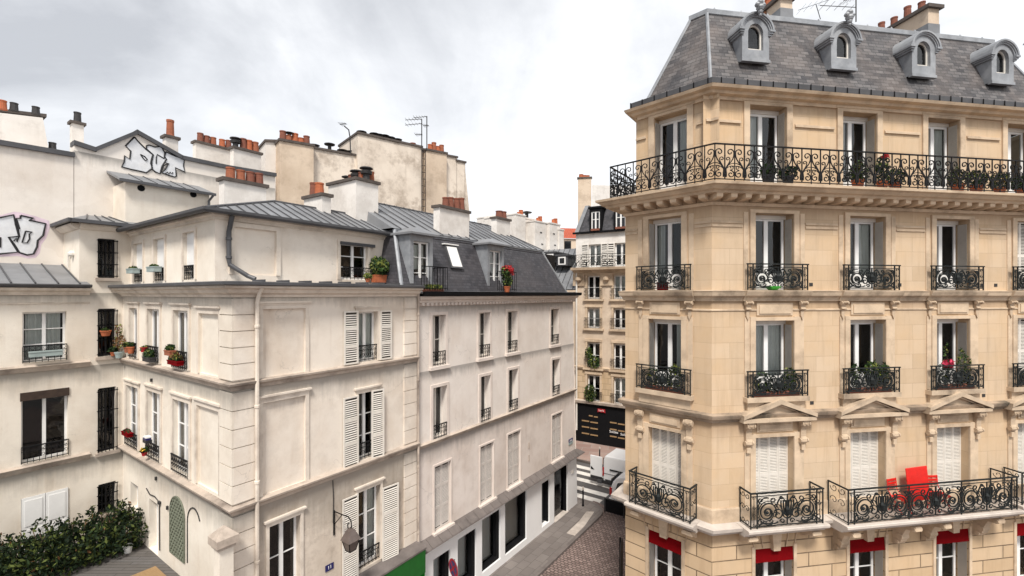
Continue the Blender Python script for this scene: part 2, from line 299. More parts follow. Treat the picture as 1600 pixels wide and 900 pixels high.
class MB:
    def __init__(s): s.v = []; s.f = []; s.mi = []
    def poly(s, pts, m=0):
        i = len(s.v); s.v += [tuple(p) for p in pts]; s.f.append(tuple(range(i, i+len(pts)))); s.mi.append(m)
    def hexa(s, p, m=0):      # 8 corners: bottom ring, top ring (counter-clockwise from above)
        i = len(s.v); s.v += [tuple(q) for q in p]
        for f in ((3,2,1,0), (4,5,6,7), (0,1,5,4), (1,2,6,5), (2,3,7,6), (3,0,4,7)):
            s.f.append(tuple(i+k for k in f)); s.mi.append(m)
    def box(s, x0, x1, y0, y1, z0, z1, m=0):
        s.hexa([(x0,y0,z0),(x1,y0,z0),(x1,y1,z0),(x0,y1,z0),(x0,y0,z1),(x1,y0,z1),(x1,y1,z1),(x0,y1,z1)], m)
    def prism(s, pts, vec, m=0):       # planar polygon extruded along vec
        n = len(pts); i = len(s.v); vec = Vector(vec)
        s.v += [tuple(p) for p in pts] + [tuple(Vector(p)+vec) for p in pts]
        s.f.append(tuple(range(i+n-1, i-1, -1))); s.mi.append(m)
        s.f.append(tuple(range(i+n, i+2*n))); s.mi.append(m)
        for k in range(n):
            j = (k+1) % n; s.f.append((i+k, i+j, i+n+j, i+n+k)); s.mi.append(m)
    def tube(s, path, r, sides=4, m=0, cap=True):
        path = [Vector(p) for p in path]; n = len(path); base = len(s.v)
        rr = r if isinstance(r, (list, tuple)) else [r]*n
        prev = None
        for k in range(n):
            t = (path[min(k+1, n-1)]-path[max(k-1, 0)])
            if t.length < 1e-9: t = Vector((0,0,1))
            t.normalize()
            up = prev if prev is not None else (Vector((0,1,0)) if abs(t.y) < .9 else Vector((1,0,0)))
            a = (up - t*up.dot(t))
            if a.length < 1e-6: a = t.orthogonal()
            a.normalize(); prev = a; b = t.cross(a)
            for q in range(sides):
                an = 2*math.pi*(q+.5)/sides
                s.v.append(tuple(path[k] + (a*math.cos(an)+b*math.sin(an))*rr[k]))
        for k in range(n-1):
            for q in range(sides):
                q2 = (q+1) % sides
                s.f.append((base+k*sides+q, base+k*sides+q2, base+(k+1)*sides+q2, base+(k+1)*sides+q)); s.mi.append(m)
        if cap:
            s.f.append(tuple(base+q for q in range(sides-1, -1, -1))); s.mi.append(m)
            s.f.append(tuple(base+(n-1)*sides+q for q in range(sides))); s.mi.append(m)
    def lathe(s, prof, c=(0,0,0), n=12, m=0):
        base = len(s.v); c = Vector(c)
        for r, z in prof:
            for q in range(n):
                a = 2*math.pi*q/n; s.v.append((c.x+r*math.cos(a), c.y+r*math.sin(a), c.z+z))
        for k in range(len(prof)-1):
            for q in range(n):
                q2 = (q+1) % n
                s.f.append((base+k*n+q, base+k*n+q2, base+(k+1)*n+q2, base+(k+1)*n+q)); s.mi.append(m)
        s.f.append(tuple(base+q for q in range(n-1, -1, -1))); s.mi.append(m)
        s.f.append(tuple(base+(len(prof)-1)*n+q for q in range(n))); s.mi.append(m)
    def sweep(s, path, prof, m=0, closed=False):
        """path: plan points seen left to right, prof: (out, z) closed outline; mitred at corners"""
        P = [Vector((p[0], p[1])) for p in path]; n = len(P); offs = []
        def nrm(a, b): d = (b-a).normalized(); return Vector((d.y, -d.x))
        for k in range(n):
            if closed: n1 = nrm(P[k-1], P[k]); n2 = nrm(P[k], P[(k+1) % n])
            else:
                n1 = nrm(P[k-1], P[k]) if k > 0 else nrm(P[k], P[k+1])
                n2 = nrm(P[k], P[k+1]) if k < n-1 else n1
            b = n1+n2; b = b/(max(.2, 1+n1.dot(n2))); offs.append(b)
        base = len(s.v); q = len(prof)
        for k in range(n):
            for o, z in prof: s.v.append((P[k].x+offs[k].x*o, P[k].y+offs[k].y*o, z))
        for k in range(n if closed else n-1):
            k2 = (k+1) % n
            for j in range(q):
                j2 = (j+1) % q
                s.f.append((base+k*q+j, base+k*q+j2, base+k2*q+j2, base+k2*q+j)); s.mi.append(m)
        if not closed:
            s.f.append(tuple(base+j for j in range(q))); s.mi.append(m)
            s.f.append(tuple(base+(n-1)*q+j for j in range(q-1, -1, -1))); s.mi.append(m)
    def wall(s, u0, u1, z0, z1, holes=(), w=0.0, dep=.3, m=0):
        us = sorted(set([u0, u1]+[x for h in holes for x in h[:2]])); zs = sorted(set([z0, z1]+[x for h in holes for x in h[2:4]]))
        us = [x for x in us if u0-1e-6 <= x <= u1+1e-6]; zs = [x for x in zs if z0-1e-6 <= x <= z1+1e-6]
        for i in range(len(us)-1):
            for j in range(len(zs)-1):
                cu, cz = (us[i]+us[i+1])/2, (zs[j]+zs[j+1])/2
                if any(h[0] < cu < h[1] and h[2] < cz < h[3] for h in holes): continue
                s.poly([(us[i],w,zs[j]),(us[i+1],w,zs[j]),(us[i+1],w,zs[j+1]),(us[i],w,zs[j+1])], m)
        for h in holes:
            a, b, c, d = h[:4]; D = h[4] if len(h) > 4 else dep
            s.poly([(a,w,c),(a,w,d),(a,w+D,d),(a,w+D,c)], m); s.poly([(b,w,c),(b,w+D,c),(b,w+D,d),(b,w,d)], m)
            s.poly([(a,w,c),(a,w+D,c),(b,w+D,c),(b,w,c)], m); s.poly([(a,w,d),(b,w,d),(b,w+D,d),(a,w+D,d)], m)
    def mesh(s, name, mats, smooth=False):
        me = bpy.data.meshes.new(name); me.from_pydata(s.v, [], s.f)
        for k in (mats if isinstance(mats, (list, tuple)) else [mats]): me.materials.append(M[k])
        me.polygons.foreach_set('material_index', s.mi)
        if smooth: me.polygons.foreach_set('use_smooth', [True]*len(s.f))
        me.update()
        uvl = me.uv_layers.new(name='UVMap'); uv = [0.0]*(2*len(me.loops)); V = s.v
        for p in me.polygons:
            n = p.normal
            if abs(n.z) > .985: t = Vector((1,0,0)); b = Vector((0,1,0))
            else:
                t = Vector((-n.y, n.x, 0)).normalized(); b = n.cross(t)
            for li in p.loop_indices:
                co = Vector(V[me.loops[li].vertex_index]); uv[2*li] = co.dot(t); uv[2*li+1] = co.dot(b)
        uvl.data.foreach_set('uv', uv)
        return me

WM = {}
def link(name, data, parent=None, mtx=I4):
    o = bpy.data.objects.new(name, data); col.objects.link(o)
    if parent is not None:
        o.parent = parent; o.matrix_basis = WM[parent.name].inverted() @ mtx
    else: o.matrix_basis = mtx
    WM[o.name] = mtx.copy(); return o
def part(name, mb, mats, parent, mtx=I4, label=None, smooth=False):
    o = link(name, mb.mesh(name, mats, smooth), parent, mtx)
    if label: o['label'] = label
    return o
def same(src, name, parent, mtx):          # another part sharing the mesh
    return link(name, src.data, parent, mtx)
def tag(o, label=None, cat=None, group=None, kind=None):
    for k, v in (('label', label), ('category', cat), ('group', group), ('kind', kind)):
        if v: o[k] = v
    return o
def thing(name, loc, label, cat, group=None, ang=0.0):
    o = link(name, None, None, Matrix.Translation(Vector(loc)) @ Matrix.Rotation(ang, 4, 'Z'))
    o.empty_display_size = .3; return tag(o, label, cat, group)
def struct(name, mb, mats, mtx=I4):
    return tag(part(name, mb, mats, None, mtx), kind='structure')
def merge(o, mb, mat):
    """add surface ribs to a part's own mesh with a second material"""
    me = o.data; me.materials.append(M[mat]); k = len(me.materials)-1
    tmp = mb.mesh('tmp', mat); bm = bmesh.new(); bm.from_mesh(me); n = len(bm.faces); bm.from_mesh(tmp); bm.faces.ensure_lookup_table()
    for f in bm.faces[n:]: f.material_index = k
    bm.to_mesh(me); bm.free(); bpy.data.meshes.remove(tmp)
T = lambda x, y, z: Matrix.Translation(Vector((x, y, z)))

# windows, shutters and railings -----------------------------------------------------------
def window(root, fr, u0, u1, z0, z1, w=0.0, dep=.25, rows=1, mat='white', curtain=None, bar=.055, mull=.10, solid_low=0.0, name='window'):
    mb = MB(); W_, Hh = u1-u0, z1-z0; t = .05
    mb.box(0, bar, 0, t, 0, Hh); mb.box(W_-bar, W_, 0, t, 0, Hh); mb.box(bar, W_-bar, 0, t, Hh-bar, Hh); mb.box(bar, W_-bar, 0, t, 0, bar*1.4)
    mb.box(W_/2-mull/2, W_/2+mull/2, -.015, t-.003, bar*1.4, Hh-bar)
    for k in range(1, rows):
        zz = bar+(Hh-2*bar)*k/rows
        mb.box(bar, W_/2-mull/2, .01, t-.01, zz-.014, zz+.014); mb.box(W_/2+mull/2, W_-bar, .01, t-.01, zz-.014, zz+.014)
    if solid_low:
        mb.box(bar, W_/2-mull/2, .008, t-.008, bar*1.4, solid_low); mb.box(W_/2+mull/2, W_-bar, .008, t-.008, bar*1.4, solid_low)
    mt = fr.m @ T(u0, w+dep, z0)
    o = part(name, mb, mat, root, mt)
    g = MB(); g.poly([(bar*.5, t*.6, bar), (W_-bar*.5, t*.6, bar), (W_-bar*.5, t*.6, Hh-bar*.5), (bar*.5, t*.6, Hh-bar*.5)])
    part('pane', g, 'glass', o, mt)
    if curtain:
        c = MB(); a, b = curtain; n = 26
        for k in range(n):
            x0, x1 = W_*(a+(b-a)*k/n), W_*(a+(b-a)*(k+1)/n)
            y0, y1 = .12+.025*math.sin(k*1.9), .12+.025*math.sin((k+1)*1.9)
            c.poly([(x0,y0,.02),(x1,y1,.02),(x1,y1,Hh-.03),(x0,y0,Hh-.03)])
        part('curtain', c, 'curtain', o, mt)
    return o

def louvred(mb, w, h, t=.035, pitch=.052, rails=3, st=.055):
    """a louvred leaf in local x 0..w, y 0..t, z 0..h"""
    mb.box(0, st, 0, t, 0, h); mb.box(w-st, w, 0, t, 0, h)
    zs = [h*k/rails for k in range(rails+1)]
    for k, z in enumerate(zs):
        a, b = max(0, z-.045), min(h, z+.045)
        mb.box(st, w-st, 0, t, a, b)
    for k in range(rails):
        a, b = max(0, zs[k]-.045)+.09, min(h, zs[k+1]+.045)-.09
        n = max(1, int((b-a)/pitch))
        for q in range(n):
            z = a+(b-a)*(q+.15)/n; d = (b-a)/n*.62
            mb.hexa([(st,.002,z),(w-st,.002,z),(w-st,t-.008,z+d*.55),(st,t-.008,z+d*.55),(st,.002,z+.012),(w-st,.002,z+.012),(w-st,t-.008,z+d*.55+.012),(st,t-.008,z+d*.55+.012)])
    mb.poly([(st,t-.004,0),(w-st,t-.004,0),(w-st,t-.004,h),(st,t-.004,h)], 1)

def spiral(cx, cz, r0, r1, a0, a1, n=20, y=0.0):
    return [(cx+(r0+(r1-r0)*k/n)*math.cos(a0+(a1-a0)*k/n), y, cz+(r0+(r1-r0)*k/n)*math.sin(a0+(a1-a0)*k/n)) for k in range(n+1)]
def bez(p0, p1, p2, p3, n=10, y=0.0):
    r = []
    for k in range(n+1):
        t = k/n; a = (1-t)**3; b = 3*t*(1-t)**2; c = 3*t*t*(1-t); d = t**3
        r.append((a*p0[0]+b*p1[0]+c*p2[0]+d*p3[0], y, a*p0[1]+b*p1[1]+c*p2[1]+d*p3[1]))
    return r
PI = math.pi
def mirror(path, cx): return [(2*cx-p[0], p[1], p[2]) for p in path]
def flip(pts): return pts
def scroll_motif(mb, x0, w, z0, h, r=.0165):
    """one fan-and-scroll panel of the long top balcony"""
    cx = x0+w/2; sx = w/.6; sz = h/1.0
    X = lambda v: cx+v*sx
    Z = lambda v: z0+v*sz
    def P(path): return [(X(p[0]), 0, Z(p[2])) for p in path]
    items = []
    items.append((bez((.02,.22), (.06,.45), (.285,.5), (.275,.76), 12)+spiral(.165,.78,.11,.025,0,2.1*PI,16), r))
    items.append((bez((.015,.22), (.03,.4), (.16,.45), (.155,.58), 10)+spiral(.09,.58,.065,.018,0,1.9*PI,13), r*.85))
    items.append((bez((.02,.3), (.1,.42), (.2,.46), (.28,.46), 8), r*.8))
    items.append((bez((.03,.28), (.1,.36), (.2,.40), (.275,.37), 8), r*.8))
    items.append((spiral(.18,.135,.115,.025,.55*PI,-1.9*PI,20), r))
    items.append((spiral(.2,.335,.07,.015,-.6*PI,1.5*PI,14), r*.8))
    items.append((bez((.03,.05), (.05,.12), (.03,.2), (.02,.3), 6), r*1.5))
    for p, rr in items:
        mb.tube(P(p), rr); mb.tube([(2*cx-q[0], 0, q[2]) for q in P(p)], rr)
    mb.tube([(cx,0,z0), (cx,0,z0+h)], r*1.05)
    for z, q in ((.56,.02), (.68,.026), (.12,.035), (.9,.02)):
        mb.lathe([(.004,-q*1.5), (q,0), (.004,q*1.5)], (cx, 0, Z(z)), 6)
def long_railing(length, h=1.0, pitch=.6):
    mb = MB(); n = max(1, round(length/pitch)); p = length/n
    mb.box(0, length, -.025, .025, h-.035, h); mb.box(0, length, -.014, .014, .035, .06)
    for k in range(n+1): mb.box(k*p-.011, k*p+.011, -.011, .011, 0, h-.035)
    for k in range(n): scroll_motif(mb, k*p, p, .06, h-.095)
    return mb
def rinceau(mb, x0, w, z0, h, r=.019):
    """large scroll panel with an urn-like fan in the middle"""
    cx = x0+w/2; sx = w/2; sz = h
    def P(path): return [(cx+p[0]*sx, 0, z0+p[2]*sz) for p in path]
    it = []
    k = h/sx
    def sp(cx_, cz_, r0, r1, a0, a1, n=22): return [(cx_+p[0]*k, 0, cz_+p[2]) for p in spiral(0, 0, r0, r1, a0, a1, n)]
    it.append((sp(.66,.44,.36,.05,1.1*PI,-2.4*PI,34), r*1.15))
    it.append((bez((.36,.6), (.3,.95), (.14,1.0), (.08,.78), 10), r))
    it.append((sp(.30,.34,.2,.04,.2*PI,2.9*PI,24), r))
    it.append((sp(.46,.84,.12,.03,-.5*PI,1.6*PI,16), r*.9))
    it.append((sp(.88,.86,.11,.03,-.6*PI,1.4*PI,14), r*.9))
    it.append((sp(.9,.12,.11,.03,.6*PI,-1.4*PI,14), r*.9))
    it.append((sp(.16,.1,.1,.03,0,2*PI,14), r*.9))
    it.append((bez((.95,.02), (.7,.2), (.5,-.05), (.3,.1), 10), r))
    for q in (.04, .1, .16): it.append((bez((.02,.28), (q*1.1,.4), (q*1.4,.6), (q*1.3,.82), 8), r*1.1))
    it.append((bez((.0,.2), (.1,.2), (.16,.3), (.14,.42), 8), r*1.2))
    it.append((sp(.52,.12,.085,.02,0,1.8*PI,12), r*.8))
    it.append((sp(.66,.44,.43,.25,.95*PI,-.9*PI,26), r*.7)); it.append((sp(.66,.44,.13,.11,0,2*PI,14), r*.9))
    it.append((bez((.96,.3), (.84,.1), (.66,-.04), (.5,.04), 8), r*.9)); it.append((bez((.97,.55), (.98,.8), (.8,1.02), (.62,.93), 8), r*.9))
    it.append((bez((.2,.55), (.26,.7), (.34,.76), (.42,.66), 8), r*.9)); it.append((sp(.2,.9,.07,.02,0,2*PI,10), r*.8))
    it.append((sp(.76,.1,.07,.02,PI,-PI,10), r*.8)); it.append((sp(.42,.34,.1,.03,PI,-1.2*PI,12), r*.8))
    for p, rr in it:
        mb.tube(P(p), rr); mb.tube([(2*cx-q[0], 0, q[2]) for q in P(p)], rr)
    mb.tube([(cx,0,z0), (cx,0,z0+h)], r)
    for sgn in (-1, 1):
        mb.lathe([(.004,-.05), (.05,0), (.004,.05)], (cx+sgn*.66*sx, 0, z0+.44*h), 7)
    mb.lathe([(.004,-.1), (.06,-.02), (.075,.1), (.03,.16), (.004,.2)], (cx, 0, z0+.4*h), 7)
def balconet(length, h, inset=.17, ret=0.0, dens=1):
    """window guard: rails, narrow end panels and one rinceau; returns at both ends"""
    mb = MB()
    mb.box(-.03, length+.03, -.028, .02, h-.035, h)
    mb.box(0, length, -.012, .012, .05, .075); mb.box(0, length, -.01, .01, h-.12, h-.1)
    for x in (0, inset, length-inset, length): mb.box(x-.014, x+.014, -.014, .014, 0, h-.035)
    pan = (length-2*inset)/dens
    for d in range(dens):
        rinceau(mb, inset+d*pan, pan, .075, h-.195)
        if d: mb.box(inset+d*pan-.013, inset+d*pan+.013, -.013, .013, 0, h-.035)
    for x in (inset/2, length-inset/2):
        mb.tube([(x,0,.05), (x,0,h-.11)], .009)
        for q in range(4):
            zc = .12+(h-.28)*q/3
            mb.tube(spiral(x, zc, inset*.32, .01, 0, 2*PI*(1 if q % 2 else -1), 10), .008)
    if ret:
        for x in (0, length):
            mb.box(x-.022, x+.022, .02, ret, h-.035, h); mb.box(x-.011, x+.011, .012, ret, .05, .075)
            mb.box(x-.012, x+.012, ret-.03, ret-.006, 0, h-.035)
            for q in range(3):
                zc = .16+(h-.3)*q/2
                for yy in (.3, .7):
                    mb.tube([(x, ret*yy+p[0], zc+p[2]) for p in spiral(0, 0, min(.13, ret*.2), .02, 0, 2.2*PI*(1 if q % 2 else -1), 13)], .010)
    return mb
def simple_guard(length, h, ret=0.0):
    """small casement guard: rail, uprights with a row of rings and scrolls"""
    mb = MB()
    mb.box(0, length, -.02, .015, h-.03, h); mb.box(0, length, -.01, .01, .04, .06); mb.box(0, length, -.009, .009, h*.68, h*.68+.014)
    n = max(3, int(length/.13))
    for k in range(n+1):
        x = length*k/n; mb.box(x-.007, x+.007, -.007, .007, 0, h-.03)
        if k < n:
            xc = x+length/n/2
            mb.tube(spiral(xc, .07+h*.28, length/n*.45, .012, -PI/2, 1.6*PI, 12), .008)
            mb.tube(spiral(xc, .07+h*.52, length/n*.36, .012, PI/2, -1.5*PI, 10), .007)
            mb.tube(spiral(xc, h*.84, h*.09, h*.09, 0, 2*PI, 8), .006)
    return mb

def foliage(cs, n, size, seed, mats=3, droop=0.0, weights=None):
    """leaf-sized faces spread through ellipsoids cs = [(centre, radii), ...]"""
    rnd = random.Random(seed); mb = MB()
    tot = sum(r[0]*r[1]*r[2] for c, r in cs) or 1
    for c, r in cs:
        k = max(6, int(n*r[0]*r[1]*r[2]/tot))
        for _ in range(k):
            while True:
                p = Vector((rnd.uniform(-1,1), rnd.uniform(-1,1), rnd.uniform(-1,1)))
                if p.length < 1: break
            if rnd.random() < .6 and p.length > .05: p = p.normalized()*(p.length**.4)
            q = Vector((c[0]+p.x*r[0], c[1]+p.y*r[1], c[2]+p.z*r[2]-droop*rnd.random()))
            a = Vector((rnd.gauss(0,1), rnd.gauss(0,1), rnd.gauss(0,.6))).normalized(); b = a.orthogonal().normalized()
            b = (Matrix.Rotation(rnd.uniform(0, 6.28), 3, a) @ b)
            s = size*rnd.uniform(.6, 1.35); e = a.cross(b)
            mi = rnd.choices(range(mats), weights)[0]
            mb.poly([q-b*s*.9, q+e*s*.42-b*s*.1, q+b*s*.9, q-e*s*.42-b*s*.1], mi)
    return mb

# chimneys ----------------------------------------------------------------------------------
def pot_mesh(r, h, kind):
    mb = MB()
    if kind == 'cowl':       # black metal cowl with a hat
        mb.lathe([(r*.8,0), (r*.8,h*.35), (r*1.35,h*.42), (r*1.5,h*.62), (r*1.0,h*.7), (r*.9,h*.78), (r*1.7,h*.82), (r*1.5,h*.9), (r*.3,h)], n=12)
    elif kind == 'hat':
        mb.lathe([(r*.5,0), (r*.5,h*.72), (r*1.4,h*.74), (r*1.5,h*.84), (r*.2,h)], n=12)
    else:
        mb.lathe([(r*1.12,0), (r*1.1,h*.08), (r,h*.1), (r*.88,h*.86), (r*.98,h*.88), (r*.98,h), (r*.72,h), (r*.7,h*.7)], n=12)
    return mb
prnd = random.Random(11)
def pot_mat(kind): return 'cowl' if kind in ('cowl', 'hat', 'b') else 'terrad' if kind == 'd' else prnd.choice(['terra', 'terra', 'terram', 'terram', 'terrad'])
def stack(root, xl, xm, xr, ytop, drop, Y, pots, ang=35, mat='white_stucco', cap=.11, side=None, minl=.55, over=.07, pr=.12):
    """masonry chimney whose nearest corner stands at photo column xm and distance Y"""
    O = at(xm, 0, Y); fr = Fr((O.x, O.y), ang); zt = H-(ytop-CY)/F*Y
    Lr = max(.35, fr.u(xr)) if xr > xm else minl
    cf = Fr((O.x, O.y), ang-90); Ll = max(.35, cf.u(xl)) if xl < xm else minl
    mb = MB(); mb.box(0, Lr, 0, Ll, zt-drop, zt-cap)
    ch = part('chimney', mb, mat, root, fr.m)
    c = MB(); c.box(-over, Lr+over, -over, Ll+over, zt-cap+.001, zt)
    part('chimney_cap', c, 'cap', ch, fr.m)
    for (px, pt, kind) in pots:
        if kind == 'r': u, w = fr.u(px, .25), .25
        elif Ll > Lr: u, w = Lr/2, cf.u(px, 0)
        else: u, w = fr.u(px, Ll/2), Ll/2
        u = min(max(u, .06), Lr-.06); w = min(max(w, .06), Ll-.06)
        p = fr.W(u, w, zt); h = max(.15, (H-(pt-CY)/F*p.y)-zt)
        mt = pot_mat(kind); h *= 1 if kind in ('cowl', 'hat') else prnd.uniform(.92, 1.08)
        part('chimney_cowl' if kind in ('cowl', 'hat') else 'chimney_pot', pot_mesh(pr if kind != 'hat' else pr*.8, h, kind), mt, ch, T(*p), smooth=False)
    return ch

def text_part(s, size, mat, parent, mtx, name='lettering', depth=.004, align='CENTER'):
    c = bpy.data.curves.new('t', 'FONT'); c.body = s; c.size = size; c.align_x = align; c.align_y = 'CENTER'; c.extrude = depth
    o = bpy.data.objects.new('t', c); col.objects.link(o)
    me = bpy.data.meshes.new_from_object(o.evaluated_get(bpy.context.evaluated_depsgraph_get()))
    bpy.data.objects.remove(o); bpy.data.curves.remove(c)
    me.materials.clear(); me.materials.append(M[mat]); me.name = name
    return link(name, me, parent, mtx @ Matrix.Rotation(PI/2, 4, 'X'))

def offset_poly(P, ds):
    """closed plan polygon seen left to right; ds[k] = inward distance of edge k -> k+1"""
    n = len(P); L = []
    for k in range(n):
        a = Vector(P[k]); b = Vector(P[(k+1) % n]); d = (b-a).normalized(); i = Vector((-d.y, d.x))
        L.append((a+i*ds[k], d))
    R_ = []
    for k in range(n):
        (a, d), (b, e) = L[k-1], L[k]
        den = d.x*e.y-d.y*e.x
        t = ((b.x-a.x)*e.y-(b.y-a.y)*e.x)/den
        R_.append((a.x+d.x*t, a.y+d.y*t))
    return R_

# ================================================================== the corner apartment building (right)
C1 = ((1112-CX)/F*13.3, 13.3); LE = (177/F*15.3, 15.3)
R = Fr(C1, 80.8); L = Fr(LE, 134.7304)
LL = 2.8418; RL = 13.3
SD = (math.sin(rad(35)), math.cos(rad(35)))
A0 = (LE[0]+6.3*SD[0], LE[1]+6.3*SD[1]); D0 = R.xy(RL)
D1 = (D0[0]-.1, D0[1]+8.0)
D2 = (A0[0]+3.0, A0[1]-2.1)
SIDE = Fr(A0, 215)      # the face along the cobbled street, seen from the street
foot = [A0, LE, C1, D0, D1, D2]
front = [A0, LE, C1, D0]
rb = thing('apartment_building', (C1[0], C1[1], 0), 'tall honey coloured limestone corner building with slate mansard and long iron balcony', 'building')
BC = [2.03, 5.24, 8.40, 11.56]     # bay centres on the right face
BL = 1.40                           # bay centre on the corner face
hw = .645
rowsR = {1: (2.35, 4.45), 2: (5.35, 7.76), 3: (9.0, 11.22), 4: (12.14, 14.41)}
# walls
mb = MB(); mr = MB(); lb_ = MB(); lr_ = MB()
holes = [(c-hw, c+hw, *rowsR[k]) for c in BC for k in (2, 3, 4)]
mb.wall(0, RL, 5.2, 15.0, holes, 0, .42)
holes5 = [(c-.63, c+.63, 15.12, 17.72) for c in BC]
mb.wall(-.1, RL, 15.0, 17.95, holes5, .27, .40)
mr.wall(0, RL, 0, 5.2, [(c-hw, c+hw, *rowsR[1]) for c in BC]+[(4.2, 6.4, .15, 2.0), (7.4, 9.4, .15, 2.0)], 0, .42)
part('wall', mb, 'stone', rb, R.m); part('rusticated_wall', mr, 'rustic', rb, R.m)
hl = .55
lb_.wall(0, LL, 5.2, 15.0, [(BL-hl, BL+hl, *rowsR[k]) for k in (2, 3, 4)], 0, .42)
lb_.wall(.25, LL+.12, 15.0, 17.95, [(BL+.06-hl, BL+.06+hl, 15.12, 17.7)], .27, .40)
lr_.wall(0, LL, 0, 5.2, [(BL-hl, BL+hl, 2.35, 4.45)], 0, .42)
part('wall', lb_, 'stone', rb, L.m); part('rusticated_wall', lr_, 'rustic', rb, L.m)
sw = MB(); p5 = offset_poly(foot, [.42, .27, .27, .27, .27, .27])
def vquad(m_, a, b, z0, z1): m_.poly([(a[0],a[1],z0),(b[0],b[1],z0),(b[0],b[1],z1),(a[0],a[1],z1)])
vquad(sw, A0, LE, 0, 15.0); vquad(sw, p5[0], p5[1], 15.0, 17.95)
for a, b in ((3,4),(4,5),(5,0)): vquad(sw, foot[a], foot[b], 0, 17.95)
sw.poly([(p[0],p[1],15.03) for p in foot])
part('side_wall', sw, 'stone', rb)
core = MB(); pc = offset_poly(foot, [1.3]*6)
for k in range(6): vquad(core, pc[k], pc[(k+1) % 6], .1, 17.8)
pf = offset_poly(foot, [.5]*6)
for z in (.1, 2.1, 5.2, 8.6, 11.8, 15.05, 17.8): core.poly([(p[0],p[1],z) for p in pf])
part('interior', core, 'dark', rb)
# mouldings swept round the corner
def moulding(name, prof, mat='trim', path=front, closed=False):
    m_ = MB(); m_.sweep(path, prof, closed=closed); return part(name, m_, mat, rb)
pf5 = [p5[0], p5[1], p5[2], p5[3]]
moulding('cornice', [(0,17.80),(.05,17.80),(.07,17.89),(.2,17.92),(.24,17.99),(.38,18.02),(.42,18.10),(0,18.12)], 'trim', pf5)
moulding('gutter', [(.0,18.121),(.30,18.121),(.35,18.14),(.36,18.29),(.30,18.29),(.28,18.19),(.0,18.19)], 'zincd', offset_poly(foot, [.62, .27, .27, .27, .27, .27])[:4])
gj = MB(); gj.hexa([(x, y, z) for z in (18.13, 18.30) for x, y in ((-.014,-.102),(.014,-.102),(.014,-.03),(-.014,-.03))]); gjo = None
for fr_, ln in ((R, RL), (L, LL)):
    k = .25
    while k < ln:
        gjo = part('gutter_joint', gj, 'black', rb, fr_.m @ T(k, 0, 0)) if gjo is None else (same(gjo, 'gutter_joint', rb, fr_.m @ T(k, 0, 0)), gjo)[1]; k += .42
bal5 = moulding('balcony', [(0,14.858),(.50,14.86),(.54,14.92),(.62,14.94),(.70,15.02),(.78,15.05),(.79,15.12),(.0,15.14)], 'trim', [A0, (LE[0]+SD[0]*.0, LE[1]), C1, D0])
moulding('string_course', [(0,14.60),(.04,14.60),(.06,14.64),(.08,14.69),(0,14.70)])
moulding('string_course', [(0,11.80),(.05,11.80),(.08,11.90),(.16,11.96),(.18,12.06),(.20,12.10),(0,12.13)], 'ledge')
moulding('string_course', [(0,8.26),(.05,8.26),(.08,8.34),(.16,8.38),(.19,8.46),(.2,8.5),(0,8.53)], 'mossy')
moulding('string_course', [(0,11.52),(.025,11.52),(.025,11.56),(0,11.57)])
def bands(fr, a, b, gaps, zs, w, out):
    """flat raised bands on the piers between windows"""
    e = [a]+[x for g in gaps for x in g]+[b]
    for u0, u1 in zip(e[::2], e[1::2]):
        if u1-u0 < .08: continue
        m_ = MB()
        for z0, z1 in zs: m_.box(u0, u1, w-out, w+.004, z0, z1); m_.box(u0, u1, w-out*.55, w+.004, z1+.001, z1+.035)
        part('wall_band', m_, 'trim', rb, fr.m)
bands(R, -.02, RL, [(c-.92, c+.92) for c in BC], [(17.13, 17.19)], .27, .05)
bands(L, .26, LL+.10, [(BL-.78, BL+.9)], [(17.13, 17.19)], .27, .05)
bands(R, .0, RL, [(c-1.05, c+1.05) for c in BC], [(13.98, 14.02), (14.09, 14.125)], 0, .03)
bands(L, .0, LL, [(BL-.95, BL+.95)], [(13.98, 14.02), (14.09, 14.125)], 0, .03)
moulding('base_ledge', [(0,5.0),(.06,5.0),(.10,5.08),(.22,5.11),(.25,5.2),(.36,5.22),(.38,5.32),(0,5.34)], 'slab')
moulding('plinth_band', [(0,5.34),(.05,5.34),(.05,5.72),(.03,5.76),(0,5.76)])
# modillions under the long balcony
mo = MB()
mo.prism([(-.095,-.48,14.845),(-.095,-.48,14.75),(-.095,-.42,14.72),(-.095,0.02,14.70),(-.095,0.02,14.845)], (.19,0,0)); mo.box(-.11,.11,-.50,.02,14.846,14.857)
first = None
for fr_, a, b in ((R, -.05, RL), (L, .18, LL-.1)):
    n = round((b-a)/.45)
    for k in range(n+1):
        mt = fr_.m @ T(a+(b-a)*k/n, 0, 0)
        if first is None: first = part('modillion', mo, 'trim', rb, mt)
        else: same(first, 'modillion', rb, mt)
